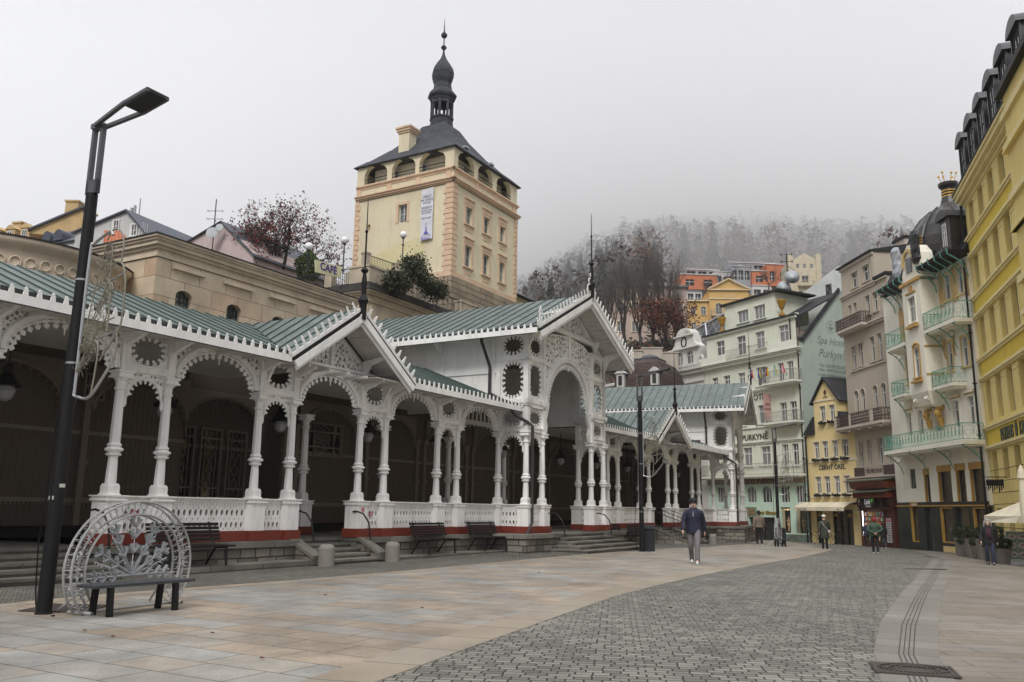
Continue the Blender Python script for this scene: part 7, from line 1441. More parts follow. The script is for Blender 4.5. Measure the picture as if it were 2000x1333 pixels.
for px, py0, py1, w in ((1274, 681, 740, 1.0), (1303, 690, 735, 1.1), (1243, 686, 700, .6)): b = dpt(px, py0, 84); t = thing('rear_chimney_wall', frame(b.x, 84, 95), {1274: 'tall pale blank wall behind the brown mansard roof', 1303: 'lower stained pale wall left of the white shell gable', 1243: 'small pale chimney above the lead cap of the mansard'}[px], 'wall'); m = MB(); m.box(-w, w, 0, 1.5, -1, b.z); m.box(-w-.08, w+.08, -.08, 1.6, b.z, b.z+.12); part('wall', m, mat('stained_plaster', (.42, .37, .32), .9, streak=.4), t)
# grey light block behind the colonnade end
# ---------------------------------------------------------------- mist
HZ = bpy.data.materials.new('mist'); HZ.use_nodes = True; n = HZ.node_tree.nodes; [n.remove(x) for x in list(n) if x.type != 'OUTPUT_MATERIAL']; v = n.new('ShaderNodeVolumePrincipled')
HAZE = .0002
v.inputs['Density'].default_value = HAZE; v.inputs['Color'].default_value = (1, 1, 1, 1); v.inputs['Anisotropy'].default_value = .0
HZ.node_tree.links.new(v.outputs[0], [x for x in n if x.type == 'OUTPUT_MATERIAL'][0].inputs['Volume'])
m = MB(); m.box(-600, 1300, -60, 214, -4, 73); part('haze', m, HZ, None, kind='stuff', label='even pale mist filling the valley', cat='mist')

# low cloud resting on the hill: its flat underside hides the crest
CL = HZ.copy(); CL.name = 'low_cloud'; [x for x in CL.node_tree.nodes if x.type == 'PRINCIPLED_VOLUME'][0].inputs['Density'].default_value = .0095
m = MB(); m.box(-900, 1500, 215, 1250, 52, 250); part('cloud', m, CL, None, kind='stuff', label='low grey cloud swallowing the crest of the wooded hill', cat='cloud')
# ---------------------------------------------------------------- street furniture
def spl(pts, k=5):
    P = [Vector(p) for p in pts]; o = []
    for i in range(len(P)-1):
        a, b, c, d = P[max(i-1, 0)], P[i], P[i+1], P[min(i+2, len(P)-1)]
        for j in range(k): t = j/k; o.append(.5*((2*b)+(c-a)*t+(2*a-5*b+4*c-d)*t*t+(3*b-a-3*c+d)*t**3))
    return o+[P[-1]]
def ring_(m, pts, r, n=6): m.tube(spl(pts) if 3 < len(pts) < 15 else pts, r, n, False)
def lamp(px, py, H, lb, arm=1.32, k=0):
    g = gpt(px, py); M = frame(g.x, g.y, 30, g.z); t = thing('street_lamp', M, lb, 'street lamp', 'slim black street lamps along the colonnade')
    # narrow base, local -y points to the road
    m = MB(); m.lathe([(.115, 0), (.115, .02), (.102, .03), (.096, 1.5), (.085, 6.0), (.085, 6.1)], 20); part('pole', m, black, t)
    m = MB(); z1 = H-.05
    for y in (-.1, .1): m.box(-.035, .035, y-.03, y+.03, 6.1, z1)
    m.box(-.035, .035, -.13, .13, 6.1, 6.32); m.box(-.03, .03, -.13, .13, z1-.06, z1); mg = mat('brushed_grey_metal', (.12, .12, .125), .45, metal=.5); part('upper_mast', m, mg, t)
    m = MB(); a = R(12)
    for x in (-.17, .17): m.bar((x*.35, .03, z1), (x, -arm*.62, z1+.13), .06, .05); m.bar((x, -arm*.62, z1+.13), (x, -arm, z1+.22), .05, .05)
    m.bar((-.035, .13, z1), (.035, -.1, z1), .08, .08); part('arm', m, mg, t)
    m = MB(); m.hexa([(-.19, -arm*.58, z1+.1), (.19, -arm*.58, z1+.1), (.19, -arm, z1+.2), (-.19, -arm, z1+.2)], [(-.19, -arm*.58, z1+.15), (.19, -arm*.58, z1+.2), (.19, -arm, z1+.25), (-.19, -arm, z1+.25)]); hd = part('lamp_head', m, iron, t)
    m = MB(); m.hexa([(-.13, -arm*.7, z1+.168), (.13, -arm*.7, z1+.168), (.13, -arm*.92, z1+.24), (-.13, -arm*.92, z1+.24)], [(-.13, -arm*.7, z1+.19), (.13, -arm*.7, z1+.19), (.13, -arm*.92, z1+.26), (-.13, -arm*.92, z1+.26)]); part('lens', m, mat('lamp_lens', (.12, .13, .13), .2), hd)
    m = MB(); m.box(-.09, -.07, -.05, .05, 1.55, 1.6); m.box(-.04, .04, -.096, -.08, 1.72, 1.77); part('number_tag', m, mat('tag', (.5, .5, .45)), t)
    return t
lamp(85, 1200, 7.25, 'tall black street lamp in the left foreground with a wing-shaped light ornament'); lamp(1254, 1078, 7.2, 'black street lamp beside the litter bin in front of the second small gable'); lamp(1522, 1066, 7.0, 'farthest black street lamp, before the mint hotel')
rope = mat('rope_light_tube', (.2, .185, .14), .4, var=.2); rope2 = mat('white_rope_light', (.3, .3, .29), .35, var=.2); rnd = random.Random(2)
def wing_deco(px, py, lb, s=1):
    g = gpt(px, py); t = thing('wing_light_ornament', frame(g.x, g.y, 30, g.z), lb, 'light ornament', 'star-shaped light ornaments on the street lamps')
    m = MB(); P = lambda pts: [(0, -.0-y, z) for y, z in pts]
    ring_(m, P([(.12, 3.1), (.12, 3.03), (.2, 3.0), (.5, 3.0), (.95, 3.5)]), .022); ring_(m, P([(.12, 3.05), (.12, 5.1), (.2, 5.28), (.55, 5.42), (.62, 5.36)]), .022)
    for z in (3.5, 4.75): ring_(m, P([(-.09, z), (.12, z)]), .011); m.lathe([(.095, -.015), (.095, .015)], 14, (0, 0, z))
    ring_(m, P([(.14, 3.75), (.95, 3.9)]), .012); ring_(m, P([(.14, 4.5), (1.0, 4.75)]), .012); part('frame', m, alu, t)
    m = MB()
    ring_(m, P([(.5, 5.3), (.6, 5.43), (.75, 5.42), (.86, 5.3), (.9, 5.1), (.88, 4.9)]), .014); ring_(m, P([(.42, 4.55), (.6, 4.82), (.78, 4.93), (.93, 4.86), (1.02, 4.6), (1.03, 4.2), (1.0, 3.95), (.85, 3.75), (.62, 3.5), (.7, 3.65), (.72, 4.4), (.66, 4.65), (.58, 4.7)]), .014)
    ring_(m, P([(.25, 3.72), (.45, 3.8), (.55, 3.72), (.56, 3.5), (.52, 3.1), (.5, 3.0)]), .014); ring_(m, P([(.95, 3.5), (.98, 3.7), (.94, 3.95)]), .012); ring_(m, P([(.3, 3.75), (.6, 4.05), (.85, 4.1)]), .011)
    for pts in ([(.2, 3.9), (.42, 4.95), (.52, 5.2), (.62, 5.2), (.66, 5.0), (.6, 4.4), (.2, 3.9)], [(.16, 3.7), (.45, 4.3), (.65, 4.62), (.75, 4.5), (.6, 4.0), (.16, 3.7)], [(.15, 3.4), (.3, 3.7), (.42, 3.75), (.5, 3.62), (.15, 3.4)]):
        q = P(pts); ring_(m, q, .009, 5); c = Vector((0, 0, 0))
        for i in range(260):
            a = Vector(q[rnd.randrange(len(q)-1)]); b = Vector(q[rnd.randrange(len(q)-1)]); p = a.lerp(b, rnd.random()); r_ = p+Vector((rnd.gauss(0, .03), rnd.gauss(0, .05), rnd.gauss(0, .05))); m.tube([p, (p+r_)/2+Vector((rnd.gauss(0, .025), rnd.gauss(0, .025), rnd.gauss(0, .025))), r_], .0032, 3, False)
    part('rope_lights', m, rope, t); m = MB(); ring_(m, [(0, .12, 5.9), (0, .13, 4.5), (0, .2, 3), (0, .26, 1.5), (.0, .3, .9), (0, .16, .02), (-.1, -.4, .02)], .011, 5); part('cable', m, black, t)
wing_deco(85, 1200, 'wing-shaped wire light ornament clamped to the foreground street lamp'); wing_deco(1254, 1078, 'wing-shaped wire light ornament on the middle street lamp by the bin'); wing_deco(1522, 1066, 'wing-shaped wire light ornament on the farthest street lamp')
# half-round snowflake arch with its bench
def snow_arch(M, lb, full=True):
    t = thing('snowflake_light_arch', M, lb, 'light ornament'); 
    def pt(k, r, y=0): a = R(-38)+R(256)*k; return (.88+1.11*r*cos(a), y, max(.02, .6+.94*r*sin(a)))
    def outline(r, y): return [pt(-.0+i/40, r, y) for i in range(41)]
    m = MB()
    for y in (-.07, .07): ring_(m, outline(1, y), .018); ring_(m, outline(.8, y), .018)
    for i in range(0, 41):
        for y in (-.07, .07): ring_(m, [pt(i/40, 1, y), pt(i/40, .8, y)], .006, 4)
        if i % 2 == 0: ring_(m, [pt(i/40, 1, -.07), pt(i/40, 1, .07)], .006, 4)
    ring_(m, [(.05, 0, .03), (1.72, 0, .03)], .022); ring_(m, [(.02, 0, .47), (1.74, 0, .47)], .018); ring_(m, [(.3, 0, .5), (.1, .5, .02)], .018); ring_(m, [(1.6, 0, .5), (1.8, .5, .02)], .018)
    for x in (.05, 1.72): ring_(m, [(x, -.22, .03), (x, .22, .03)], .026)
    part('frame', m, rope2, t); m = MB(); c = Vector((.88, 0, .48))
    for k in range(7):
        a = pi*k/6; L = (.74, .8, .84, .86, .84, .8, .74)[k]; d = Vector((cos(a), 0, sin(a))); n = Vector((-sin(a), 0, cos(a)))
        if k % 2 == 0 or k in (1, 5): ring_(m, [c, c+d*L*.92], .022, 6)
        for f in (.38, .62, .82):
            for s in (-1, 1): ring_(m, [c+d*L*f, c+d*(L*f+.09)+n*s*.1], .026, 6); ring_(m, [c+d*(L*f+.05)+n*s*.05, c+d*(L*f+.13)+n*s*.04], .022, 5)
    for k in range(12): a = pi*(k+.5)/12; ring_(m, [c, c+Vector((cos(a)*.2, 0, sin(a)*.2))], .014, 4)
    part('snowflake', m, mat('grey_clear_tube', (.28, .29, .3), .3), t); m = MB()
    for i in range(420):
        k = rnd.random(); r_ = rnd.uniform(.8, 1); p = Vector(pt(k, r_, rnd.uniform(-.07, .07))); m.tube([p, p+Vector((rnd.gauss(0, .02), rnd.gauss(0, .02), rnd.gauss(0, .025)))], .005, 3, False)
    for k in range(5):
        a = pi*(k+.5)/5; d = Vector((cos(a), 0, sin(a))); m.tube([c, c+d*.72], .006, 3, False)
        for i in range(14): p = c+d*(.1+.045*i); m.tube([p, p+Vector((rnd.gauss(0, .03), 0, -.03))], .006, 3, False)
    part('led_bulbs', m, mat('led_white', (.6, .6, .62), .3, emit=.05), t)
g = gpt(150, 1203); snow_arch(frame(g.x, g.y, 22.3, g.z), 'half-round snowflake light arch on the paving behind the foreground bench')
def flatbench(M, L, lb, grp=None):
    t = thing('flat_bench', M, lb, 'bench', grp); m = MB()
    for k in range(4): m.box(0, L, k*.105, k*.105+.095, .385, .425)
    part('seat', m, mat('anthracite_slats', (.04, .042, .05), .6, var=.15), t)
    for x in (.22, L-.35):
        for y, s in ((.03, -1), (.36, 1)): m = MB(); m.hexa([(x, y-.03-.03*s*-1, 0), (x+.07, y-.03-.03*s*-1, 0), (x+.07, y+.04+.03*s, 0), (x, y+.04+.03*s, 0)], [(x, y-.03, .385), (x+.07, y-.03, .385), (x+.07, y+.04, .385), (x, y+.04, .385)]); part('leg', m, black, t)
g = gpt(213, 1206); h = gpt(335, 1193); az = math.degrees(atan2(h.x-g.x, h.y-g.y)); L0 = (h-g).length
flatbench(frame(g.x, g.y, az, g.z) @ T(-.27, -.03), L0+.62, 'dark backless slatted bench in front of the snowflake arch in the foreground')
g = gpt(1514, 1067); snow_arch(frame(g.x, g.y-.3, 24, g.z), 'second snowflake light arch, seen edge-on beside the farthest lamp'); g = gpt(1512, 1068); flatbench(frame(g.x-.1, g.y-.3, 82, g.z), 1.0, 'small dark backless bench by the farthest street lamp')
# slatted benches with backs along the plinth
def parkbench(F, x, y, z, lb, L=1.9):
    t = thing('park_bench', F @ T(x, y, z), lb, 'bench', 'dark slatted benches along the stone base'); dkw = mat('charcoal_bench_slats', (.014, .012, .012), .7, var=.2, spec=.15)
    m = MB()
    for k in range(5): m.box(0, L, -.5+k*.1, -.42+k*.1, .43, .465)
    part('seat', m, dkw, t); m = MB()
    for k in range(5): z_ = .55+k*.085; yy = .03+k*.03; m.hexa([(0, yy-.015, z_), (L, yy-.015, z_), (L, yy+.012, z_), (0, yy+.012, z_)], [(0, yy, z_+.07), (L, yy, z_+.07), (L, yy+.03, z_+.07), (0, yy+.03, z_+.07)])
    part('backrest', m, dkw, t)
    for xx in (.2, L-.25): m = MB(); m.tube([(xx, -.47, .43), (xx, -.5, 0)], .03, 6); part('leg', m, black, t); m = MB(); m.tube([(xx, -.5, .42), (xx, -.1, .4), (xx, .18, 0)], .028, 6); m.tube([(xx, -.1, .42), (xx, .05, .6), (xx, .2, .98)], .022, 6); part('leg', m, black, t)
parkbench(W1M, planeY(W1M, 436, 1070, -.75).x-2.05, -.72, .12, 'dark slatted bench left of the narrow steps, behind the snowflake arch', 2.0); parkbench(W1M, 10.2, -.72, .06, 'dark slatted bench just right of the narrow steps and its bollard'); parkbench(W1M, 13.5, -.72, .06, 'dark slatted bench next to the brown downpipe of the great gable')
parkbench(W2M, -2.2, -.9, -.12, 'dark slatted bench between the wide steps and the litter bin'); parkbench(W2M, .6, -.9, -.15, 'dark slatted bench directly behind the litter bin'); parkbench(W2M, 10.8, -.9, -.35, 'dark slatted bench right of the iron-railed steps')
def bollard(p, lb, h=.56, r=.21):
    g = p[2] @ Vector((p[0], p[1], 0)); g.z = G(g.x, g.y); m = MB(); m.lathe([(r, -.1), (r, h-.1), (r*.85, h-.03), (r*.6, h), (.01, h)], 20); part('concrete_bollard', m, concrete, None, frame(g.x, g.y, 0, g.z), label=lb, cat='bollard', group='round concrete bollards at the steps')
bollard((5.5, -1.4, W1M), 'round concrete bollard at the left foot of the narrow steps'); bollard((8.3, -1.4, W1M), 'round concrete bollard at the right foot of the narrow steps'); bollard((5.45, -2.6, W2M), 'concrete bollard at the left foot of the railed steps, beside the walking man'); bollard((8.25, -2.6, W2M), 'concrete bollard at the right foot of the railed steps')
def bin_(M, lb, w=.55, h=1.05):
    t = thing('litter_bin', M, lb, 'litter bin', 'dark litter bins'); m = MB(); m.hexa([(-w/2, -.25, 0), (w/2, -.25, 0), (w/2, .25, 0), (-w/2, .25, 0)], [(-w/2-.02, -.27, h*.84), (w/2+.02, -.27, h*.84), (w/2+.02, .27, h*.84), (-w/2-.02, .27, h*.84)]); part('body', m, mat('anthracite_bin', (.02, .023, .028), .6, var=.2, spec=.2), t); m = MB(); m.prism([(.27*cos(pi*i/10), h*.88+.17*sin(pi*i/10)) for i in range(11)], 'x', -w/2-.02, w/2+.02); m.cur = 0; m.box(-w/2, w/2, -.2, .2, h*.84, h*.88); part('lid', m, black, t)
g = gpt(1265, 1077); bin_(frame(g.x, g.y, 100, g.z), 'large dark grey litter bin beside the middle street lamp', .58, 1.0); g = gpt(1530, 1066); bin_(frame(g.x, g.y+.5, 90, g.z), 'dark litter bin behind the farthest street lamp', .5, 1.0)
# planters, menu board, umbrella
wood = mat('grey_wood_planter', (.17, .15, .13), .8, streak=.3); bg_ = [mat('box_green', (.02, .032, .012), .8, var=.4), mat('box_green_light', (.05, .065, .02), .8, var=.4)]
pl = [(27.0, 47.6), (26.2, 45.6), (25.4, 43.6), (24.6, 41.6), (23.8, 39.7), (23.0, 37.9), (22.2, 36.2), (21.5, 34.6)]
for i, (x, y) in enumerate(pl):
    g = gpt(*[(1876, 1076), (1884, 1080), (1896, 1085), (1908, 1090), (1919, 1094), (1931, 1098), (1944, 1101), (1956, 1104)][i]); Y = 46-1.55*i; u = ([1876, 1884, 1896, 1908, 1919, 1931, 1944, 1956][i]-1000)/1690; X = u*Y; hgt = .95 if i % 2 == 0 else .62
    t = thing('planter', frame(X, Y, 97, G(X, Y)), ORD[i]+' wooden planter from the far end, '+('tall, holding a ball shrub' if i % 2 == 0 else 'low, holding a leafy shrub'), 'planter', 'row of planters before the yellow house')
    m = MB(); w = .24; m.hexa([(-w*.75, -w*.75, 0), (w*.75, -w*.75, 0), (w*.75, w*.75, 0), (-w*.75, w*.75, 0)], [(-w, -w, hgt), (w, -w, hgt), (w, w, hgt), (-w, w, hgt)]); part('pot', m, wood, t)
    b_ = bush('potted_shrub', ('clipped dark ball shrub' if i % 2 == 0 else 'low leafy shrub')+' in the %s planter from the far end' % ORD[i], frame(X, Y, 0, G(X, Y)+hgt-.05), .36, .36, .62 if i % 2 == 0 else .45, 900, .04, bg_, i, 'ball', group='shrubs in the planter row')
g = gpt(1970, 1103); MBM = frame(g.x, g.y, 98, g.z); t = thing('menu_board', MBM, 'standing menu board with pictures of dishes beside the grey-haired woman', 'menu board')
m = MB(); m.box(-.02, .82, -.02, .02, .18, 1.32); fr_ = part('frame', m, mat('silver_frame', (.55, .55, .56), .4, metal=.4), t); m = MB(); m.box(.02, .78, -.03, -.02, .22, 1.28); m.cur = 1
m.box(.39, .41, -.033, -.03, .22, 1.28); m.cur = 2; rnd = random.Random(5)
fcols = [mat('food_%d' % i, c, .6) for i, c in enumerate(((.45, .08, .03), (.5, .25, .05), (.1, .2, .03), (.07, .03, .02), (.5, .42, .3)))]
for i, (cx_, cz_) in enumerate(((.21, 1.1), (.59, 1.1), (.21, .75), (.59, .75), (.21, .4), (.59, .4))):
    m.cur = 2; m.prism([(cx_+.165*cos(2*pi*k/20), cz_+.12*sin(2*pi*k/20)) for k in range(20)], 'y', -.038, -.03)
    for k in range(16): m.cur = 3+rnd.randrange(5); a = rnd.uniform(0, 6.28); r_ = rnd.uniform(0, .1); x, z = cx_+1.25*r_*cos(a), cz_+.8*r_*sin(a); s = rnd.uniform(.015, .035); m.prism([(x+s*cos(q*1.05), z+s*sin(q*1.05)) for q in range(6)], 'y', -.044-.001*k, -.038)
part('menu_sheet', m, [mat('menu_sage', (.2, .25, .17)), mat('menu_line', (.5, .5, .4)), mat('plate_white', (.5, .5, .48))]+fcols, fr_); m = MB(); m.prism([(-.1, 0), (.95, 0), (.9, .06), (.6, .13), (.25, .13), (-.05, .06)], 'y', -.2, .2); m.box(.2, .6, -.02, .02, .1, .2); part('foot', m, mat('silver_frame', (.55, .55, .56)), t)
a = dpt(2024, 985, 34); t = thing('cafe_umbrella', frame(a.x, a.y, 95, G(a.x, a.y)), 'cream cafe umbrella with a folded neighbour at the right edge', 'umbrella'); m = MB(); m.tube([(0, 0, 0), (0, 0, 2.9)], .03, 6); part('pole', m, wood, t); m = MB(); z = a.z
m.add([(-1.3, -1.3, z-.05), (1.4, -1.3, z-.05), (1.4, 1.3, z-.05), (-1.45, 1.3, z-.05), (0, 0, z+.75)], [(0, 1, 4), (1, 2, 4), (2, 3, 4), (3, 0, 4)]); m.add([(-1.3, -1.3, z-.05), (1.4, -1.3, z-.05), (1.4, -1.32, z-.3), (-1.42, -1.32, z-.3)], [(0, 1, 2, 3)]); m.add([(-1.3, -1.3, z-.05), (-1.45, 1.3, z-.05), (-1.45, 1.3, z-.3), (-1.45, -1.3, z-.3)], [(0, 1, 2, 3)]); part('canopy', m, acr, t)
a = dpt(1998, 960, 32); t = thing('folded_umbrella', frame(a.x, a.y, 95, G(a.x, a.y)), 'folded cream umbrella at the very right edge of the picture', 'umbrella'); m = MB(); m.tube([(0, 0, 0), (0, 0, 3.7)], .03, 6); part('pole', m, wood, t); m = MB(); m.lathe([(.14, 1.6), (.16, 2.2), (.1, 3.2), (.16, 3.25), (.12, 3.5), (.02, 3.75)], 9); part('canopy', m, acr, t)
# ---------------------------------------------------------------- people
skinm = mat('skin', (.62, .38, .28), .6, var=.04, bump=.05)
def skinmesh(name, V, E, Rr, sub=2):
    me = bpy.data.meshes.new(name); me.from_pydata(V, E, []); o = bpy.data.objects.new('tmp', me); COL.objects.link(o); o.modifiers.new('s', 'SKIN'); 
    for i, d in enumerate(me.skin_vertices[0].data): d.radius = (Rr[i], Rr[i]); d.use_root = (i == 0)
    s = o.modifiers.new('b', 'SUBSURF'); s.levels = sub; s.render_levels = sub; dg = bpy.context.evaluated_depsgraph_get(); dg.update(); r = bpy.data.meshes.new_from_object(o.evaluated_get(dg)); bpy.data.objects.remove(o); r.polygons.foreach_set('use_smooth', [True]*len(r.polygons)); return r
def person(lb, x, y, az, H, coat, trou, shoe, hair=None, hat=None, stride=.28, arms='walk', coatlen=.86, long_hair=False, w=1.0, bag=None, ph=1, lean=0, stand=False):
    s = H/1.75; M = T(x, y, G(x, y), -R(az)) @ Matrix.Scale(s, 4); t = thing('person', M, lb, 'person')
    st = 0 if stand else stride; hL, hR = Vector((-.09, 0, .93)), Vector((.09, 0, .93)); f = ph
    def leg(sx, fw_): kn = Vector((sx*.1, fw_*.55+.06 if fw_ >= 0 else fw_*.25+.07, .5)); an = Vector((sx*.09, fw_, .09 if fw_ >= 0 else .1)); return kn, an
    kL, aL = leg(-1, st*f); kR, aR = leg(1, -st*f)
    ln = Vector((0, lean, 0)); sh = [Vector((-.185*w, 0, 1.42))+ln, Vector((.185*w, 0, 1.42))+ln]
    if arms == 'walk': el = [sh[0]+Vector((-.06, -.1*f*(0 if stand else 1), -.29)), sh[1]+Vector((.06, .06*f*(0 if stand else 1), -.29))]; wr = [el[0]+Vector((-.02, .02-.06*f*(0 if stand else 1), -.25)), el[1]+Vector((.02, .12*f*(0 if stand else 1)+.05, -.23))]
    elif arms == 'back': el = [sh[0]+Vector((-.1, -.12, -.27)), sh[1]+Vector((.1, -.12, -.27))]; wr = [Vector((-.05, -.22, .98))+ln, Vector((.05, -.23, 1.0))+ln]
    elif arms == 'front': el = [sh[0]+Vector((-.05, .05, -.28)), sh[1]+Vector((.05, .05, -.28))]; wr = [Vector((-.1, .36, 1.08))+ln, Vector((.1, .36, 1.08))+ln]
    hd = ln*1.15; V = [Vector((0, 0, .96)), Vector((0, 0, 1.15))+ln*.4, Vector((0, 0, 1.34))+ln*.8, Vector((0, -.005, 1.47))+hd, Vector((0, .01, 1.545))+hd, Vector((0, .02, 1.615))+hd, Vector((0, .01, 1.685))+hd, hL, kL, aL, aL+Vector((0, .15, -.05)), hR, kR, aR, aR+Vector((0, .15, -.05)), sh[0], el[0], wr[0], sh[1], el[1], wr[1], Vector((0, .105, 1.6))+hd]
    E = [(0, 1), (1, 2), (2, 3), (3, 4), (4, 5), (5, 6), (0, 7), (7, 8), (8, 9), (9, 10), (0, 11), (11, 12), (12, 13), (13, 14), (2, 15), (15, 16), (16, 17), (2, 18), (18, 19), (19, 20), (5, 21)]; Rr = [.11, .1, .11, .055, .07, .098, .088, .075, .052, .04, .035, .075, .052, .04, .035, .05, .04, .027, .05, .04, .027, .016]
    for k, (wi, sx) in enumerate(((17, -1), (20, 1))):
        e_, w_ = V[wi-1], V[wi]; d = (w_-e_).normalized(); sd_ = d.cross(Vector((0, 1, 0)) if abs(d.y) < .8 else Vector((1, 0, 0))).normalized(); nr = d.cross(sd_); pc = w_+d*.05; V.append(pc); E.append((wi, len(V)-1)); Rr.append(.03); pi_ = len(V)-1
        for j in range(4):
            o = nr*(.026-.0175*j) ; L = (.065, .075, .07, .055)[j]; b0 = pc+d*.03+o; V.append(b0); E.append((pi_, len(V)-1)); Rr.append(.0095); V.append(b0+d*L*.5+sd_*.008*-sx); E.append((len(V)-2, len(V)-1)); Rr.append(.009); V.append(b0+d*L*.85+sd_*.03*-sx); E.append((len(V)-2, len(V)-1)); Rr.append(.008)
        b0 = pc+nr*.04-d*.01; V.append(b0); E.append((pi_, len(V)-1)); Rr.append(.011); V.append(b0+d*.045+nr*.02); E.append((len(V)-2, len(V)-1)); Rr.append(.009)
    me = skinmesh('body', V, E, Rr, 1); me.materials.append(skinm); link('body', me, t)
    def tub(nm, pts, rs, mt, par=t, fl=1): m = MB(); m.smooth = True; m.tube(pts, rs, 12, True, fl); return part(nm, m, mt, par)
    def rings(nm, L, mt, n=16): m = MB(); m.smooth = True; m.loft([[(cx_+rx*cos(2*pi*i/n), cy_+ry*sin(2*pi*i/n), z) for i in range(n)] for cx_, cy_, z, rx, ry in L]); return part(nm, m, mt, t)
    m = MB(); m.smooth = True
    for h_, k_, a_ in ((hL, kL, aL), (hR, kR, aR)): m.tube([h_+Vector((0, 0, .04)), h_.lerp(k_, .25), h_.lerp(k_, .5), h_.lerp(k_, .75), h_.lerp(k_, .93), k_.lerp(a_, .08), k_.lerp(a_, .25), k_.lerp(a_, .5), k_.lerp(a_, .7), k_.lerp(a_, .85), a_+Vector((0, 0, -.03))], [.105, .1, .09, .082, .077, .072, .073, .064, .067, .062, .066], 12)
    m.loft([[(.165*w*rr*cos(2*pi*i/14), .115*rr*sin(2*pi*i/14), z) for i in range(14)] for z, rr in ((.84, .8), (.92, 1.0), (1.0, .98))]); part('trousers', m, trou, t)
    for a_ in (aL, aR): m = MB(); m.smooth = True; m.loft([[(a_.x+.046*q*cos(2*pi*i/10), a_.y+.06+.135*q*sin(2*pi*i/10), a_.z-.09+z) for i in range(10)] for z, q in ((0, .95), (.02, 1.05), (.05, .9), (.08, .6))]); part('shoe', m, shoe, t)
    l0 = ln; bot = coatlen; L = [(0, 0, bot, .2*w, .15), (0, 0, bot+.03, .205*w, .155)]+([(0, 0, .9, .195*w, .15)] if bot < .8 else [])+[(0, l0.y*.2, 1.0, .185*w, .14), (0, l0.y*.5, 1.15, .175*w, .13), (0, l0.y*.6, 1.2, .184*w, .136), (0, l0.y*.8, 1.3, .19*w, .14), (0, l0.y, 1.38, .188*w, .125), (0, l0.y, 1.43, .16*w, .11), (0, l0.y, 1.465, .115*w, .095), (0, l0.y, 1.5, .085, .08), (0, l0.y-.01, 1.535, .08, .082)]
    c_ = rings('coat', L, coat)
    for k in (0, 1): sg = (-1, 1)[k]; m = MB(); m.smooth = True; m.tube([sh[k]+Vector((-sg*.12, 0, .015)), sh[k]+Vector((-sg*.05, 0, .005)), sh[k]+Vector((-sg*.005, 0, -.03))]+[sh[k].lerp(el[k], q) for q in (.3, .5, .7, .88)]+[el[k]]+[el[k].lerp(wr[k], q) for q in (.15, .4, .65, .85, 1)], [.03, .055, .07, .068, .072, .063, .066, .062, .064, .055, .057, .049, .044], 12); part('sleeve', m, coat, c_)
    if hat: m = MB(); m.smooth = True; m.lathe([(.112, 0), (.115, .03), (.1, .075), (.055, .11), (.005, .12)], 14, (hd.x, -.005+hd.y, 1.69)); (m.tube([(0, .07+hd.y, 1.69), (0, .16+hd.y, 1.675)], [.07, .05], 10, True, .2) if hat[1] else None); part('cap', m, hat[0], t)
    if hair:
        m = MB(); m.smooth = True; m.sphere((0, -.028+hd.y, 1.685), .108, 14, 1.0)
        if not long_hair: m.sphere((0, -.045+hd.y, 1.635), .093, 12, 1.0)
        for q in range(60 if long_hair else 0):
            a_ = rnd.uniform(pi*.88, pi*2.12); L_ = .36; p = Vector((.098*cos(a_), -.02+.098*sin(a_)+hd.y, 1.7)); m.tube([p, p+Vector((.035*cos(a_), .02*sin(a_), -L_*.4)), p+Vector((.045*cos(a_)+rnd.gauss(0, .015), .03*sin(a_), -L_))], [.022, .024, .008], 5)
        part('hair', m, hair, t)
    m = MB()
    for sx in (-1, 1): m.sphere((sx*.034, .108+hd.y, 1.64), .009, 6)
    m.box(-.024, .024, .1+hd.y, .108+hd.y, 1.572, 1.58); part('eyes_and_mouth', m, mat('dark_features', (.06, .03, .03)), t)
    if bag == 'strap': m = MB(); m.tube([Vector((-.14, -.13, 1.42)), Vector((0, -.165, 1.2)), Vector((.19, -.1, .98))], .013, 5); m.sphere((.22, -.03, .92), .1, 8, .8); part('shoulder_bag', m, mat('pale_strap', (.5, .48, .45)), t)
    if bag == 'tote': m = MB(); m.box(-.36, -.16, -.05, .08, 1.02, 1.22); m.tube([(-.3, .02, 1.2), (-.22, .02, 1.4), (-.2, .02, 1.2)], .012, 5); part('handbag', m, mat('rose_handbag', (.35, .1, .09)), t)
    return t
navy = mat('navy_jacket', (.012, .014, .035), .7, var=.2, bump=1, bscale=7); blk = mat('black_cloth', (.012, .012, .013), .8, bump=1, bscale=7); greyt = mat('grey_trousers', (.15, .135, .14), .8, bump=1, bscale=6); olive = mat('olive_quilted_coat', (.035, .042, .03), .7, bump=1, bscale=7); grn = mat('green_puffer', (.04, .075, .05), .6, bump=1, bscale=7); tan_ = mat('taupe_jacket', (.17, .13, .1), .7, bump=1, bscale=6); wsh = mat('white_trainers', (.6, .6, .6), .5); dpurp = mat('dark_purple_top', (.05, .015, .025), .8)
g = gpt(1357, 1101); pm_ = person('man walking towards the colonnade in a navy jacket, black cap and grey trousers', g.x, g.y, 195, 1.95, navy, greyt, wsh, mat('dark_grey_hair', (.06, .05, .05)), (blk, True), .3, 'walk', .82, w=1.12, ph=1)
m = MB(); m.smooth = True; m.lathe([(.12, 1.44), (.125, 1.49), (.1, 1.53), (.085, 1.5)], 14, (0, -.065, 0)); part('hood', m, blk, pm_); m = MB(); m.box(-.012, .012, .13, .15, 1.28, 1.42); part('zip', m, alu, pm_)
m = MB(); m.smooth = True; m.tube([(0, .06, 1.575), (0, .075, 1.545)], [.055, .035], 8); part('grey_beard', m, mat('beard_grey', (.25, .22, .2), .9), pm_)
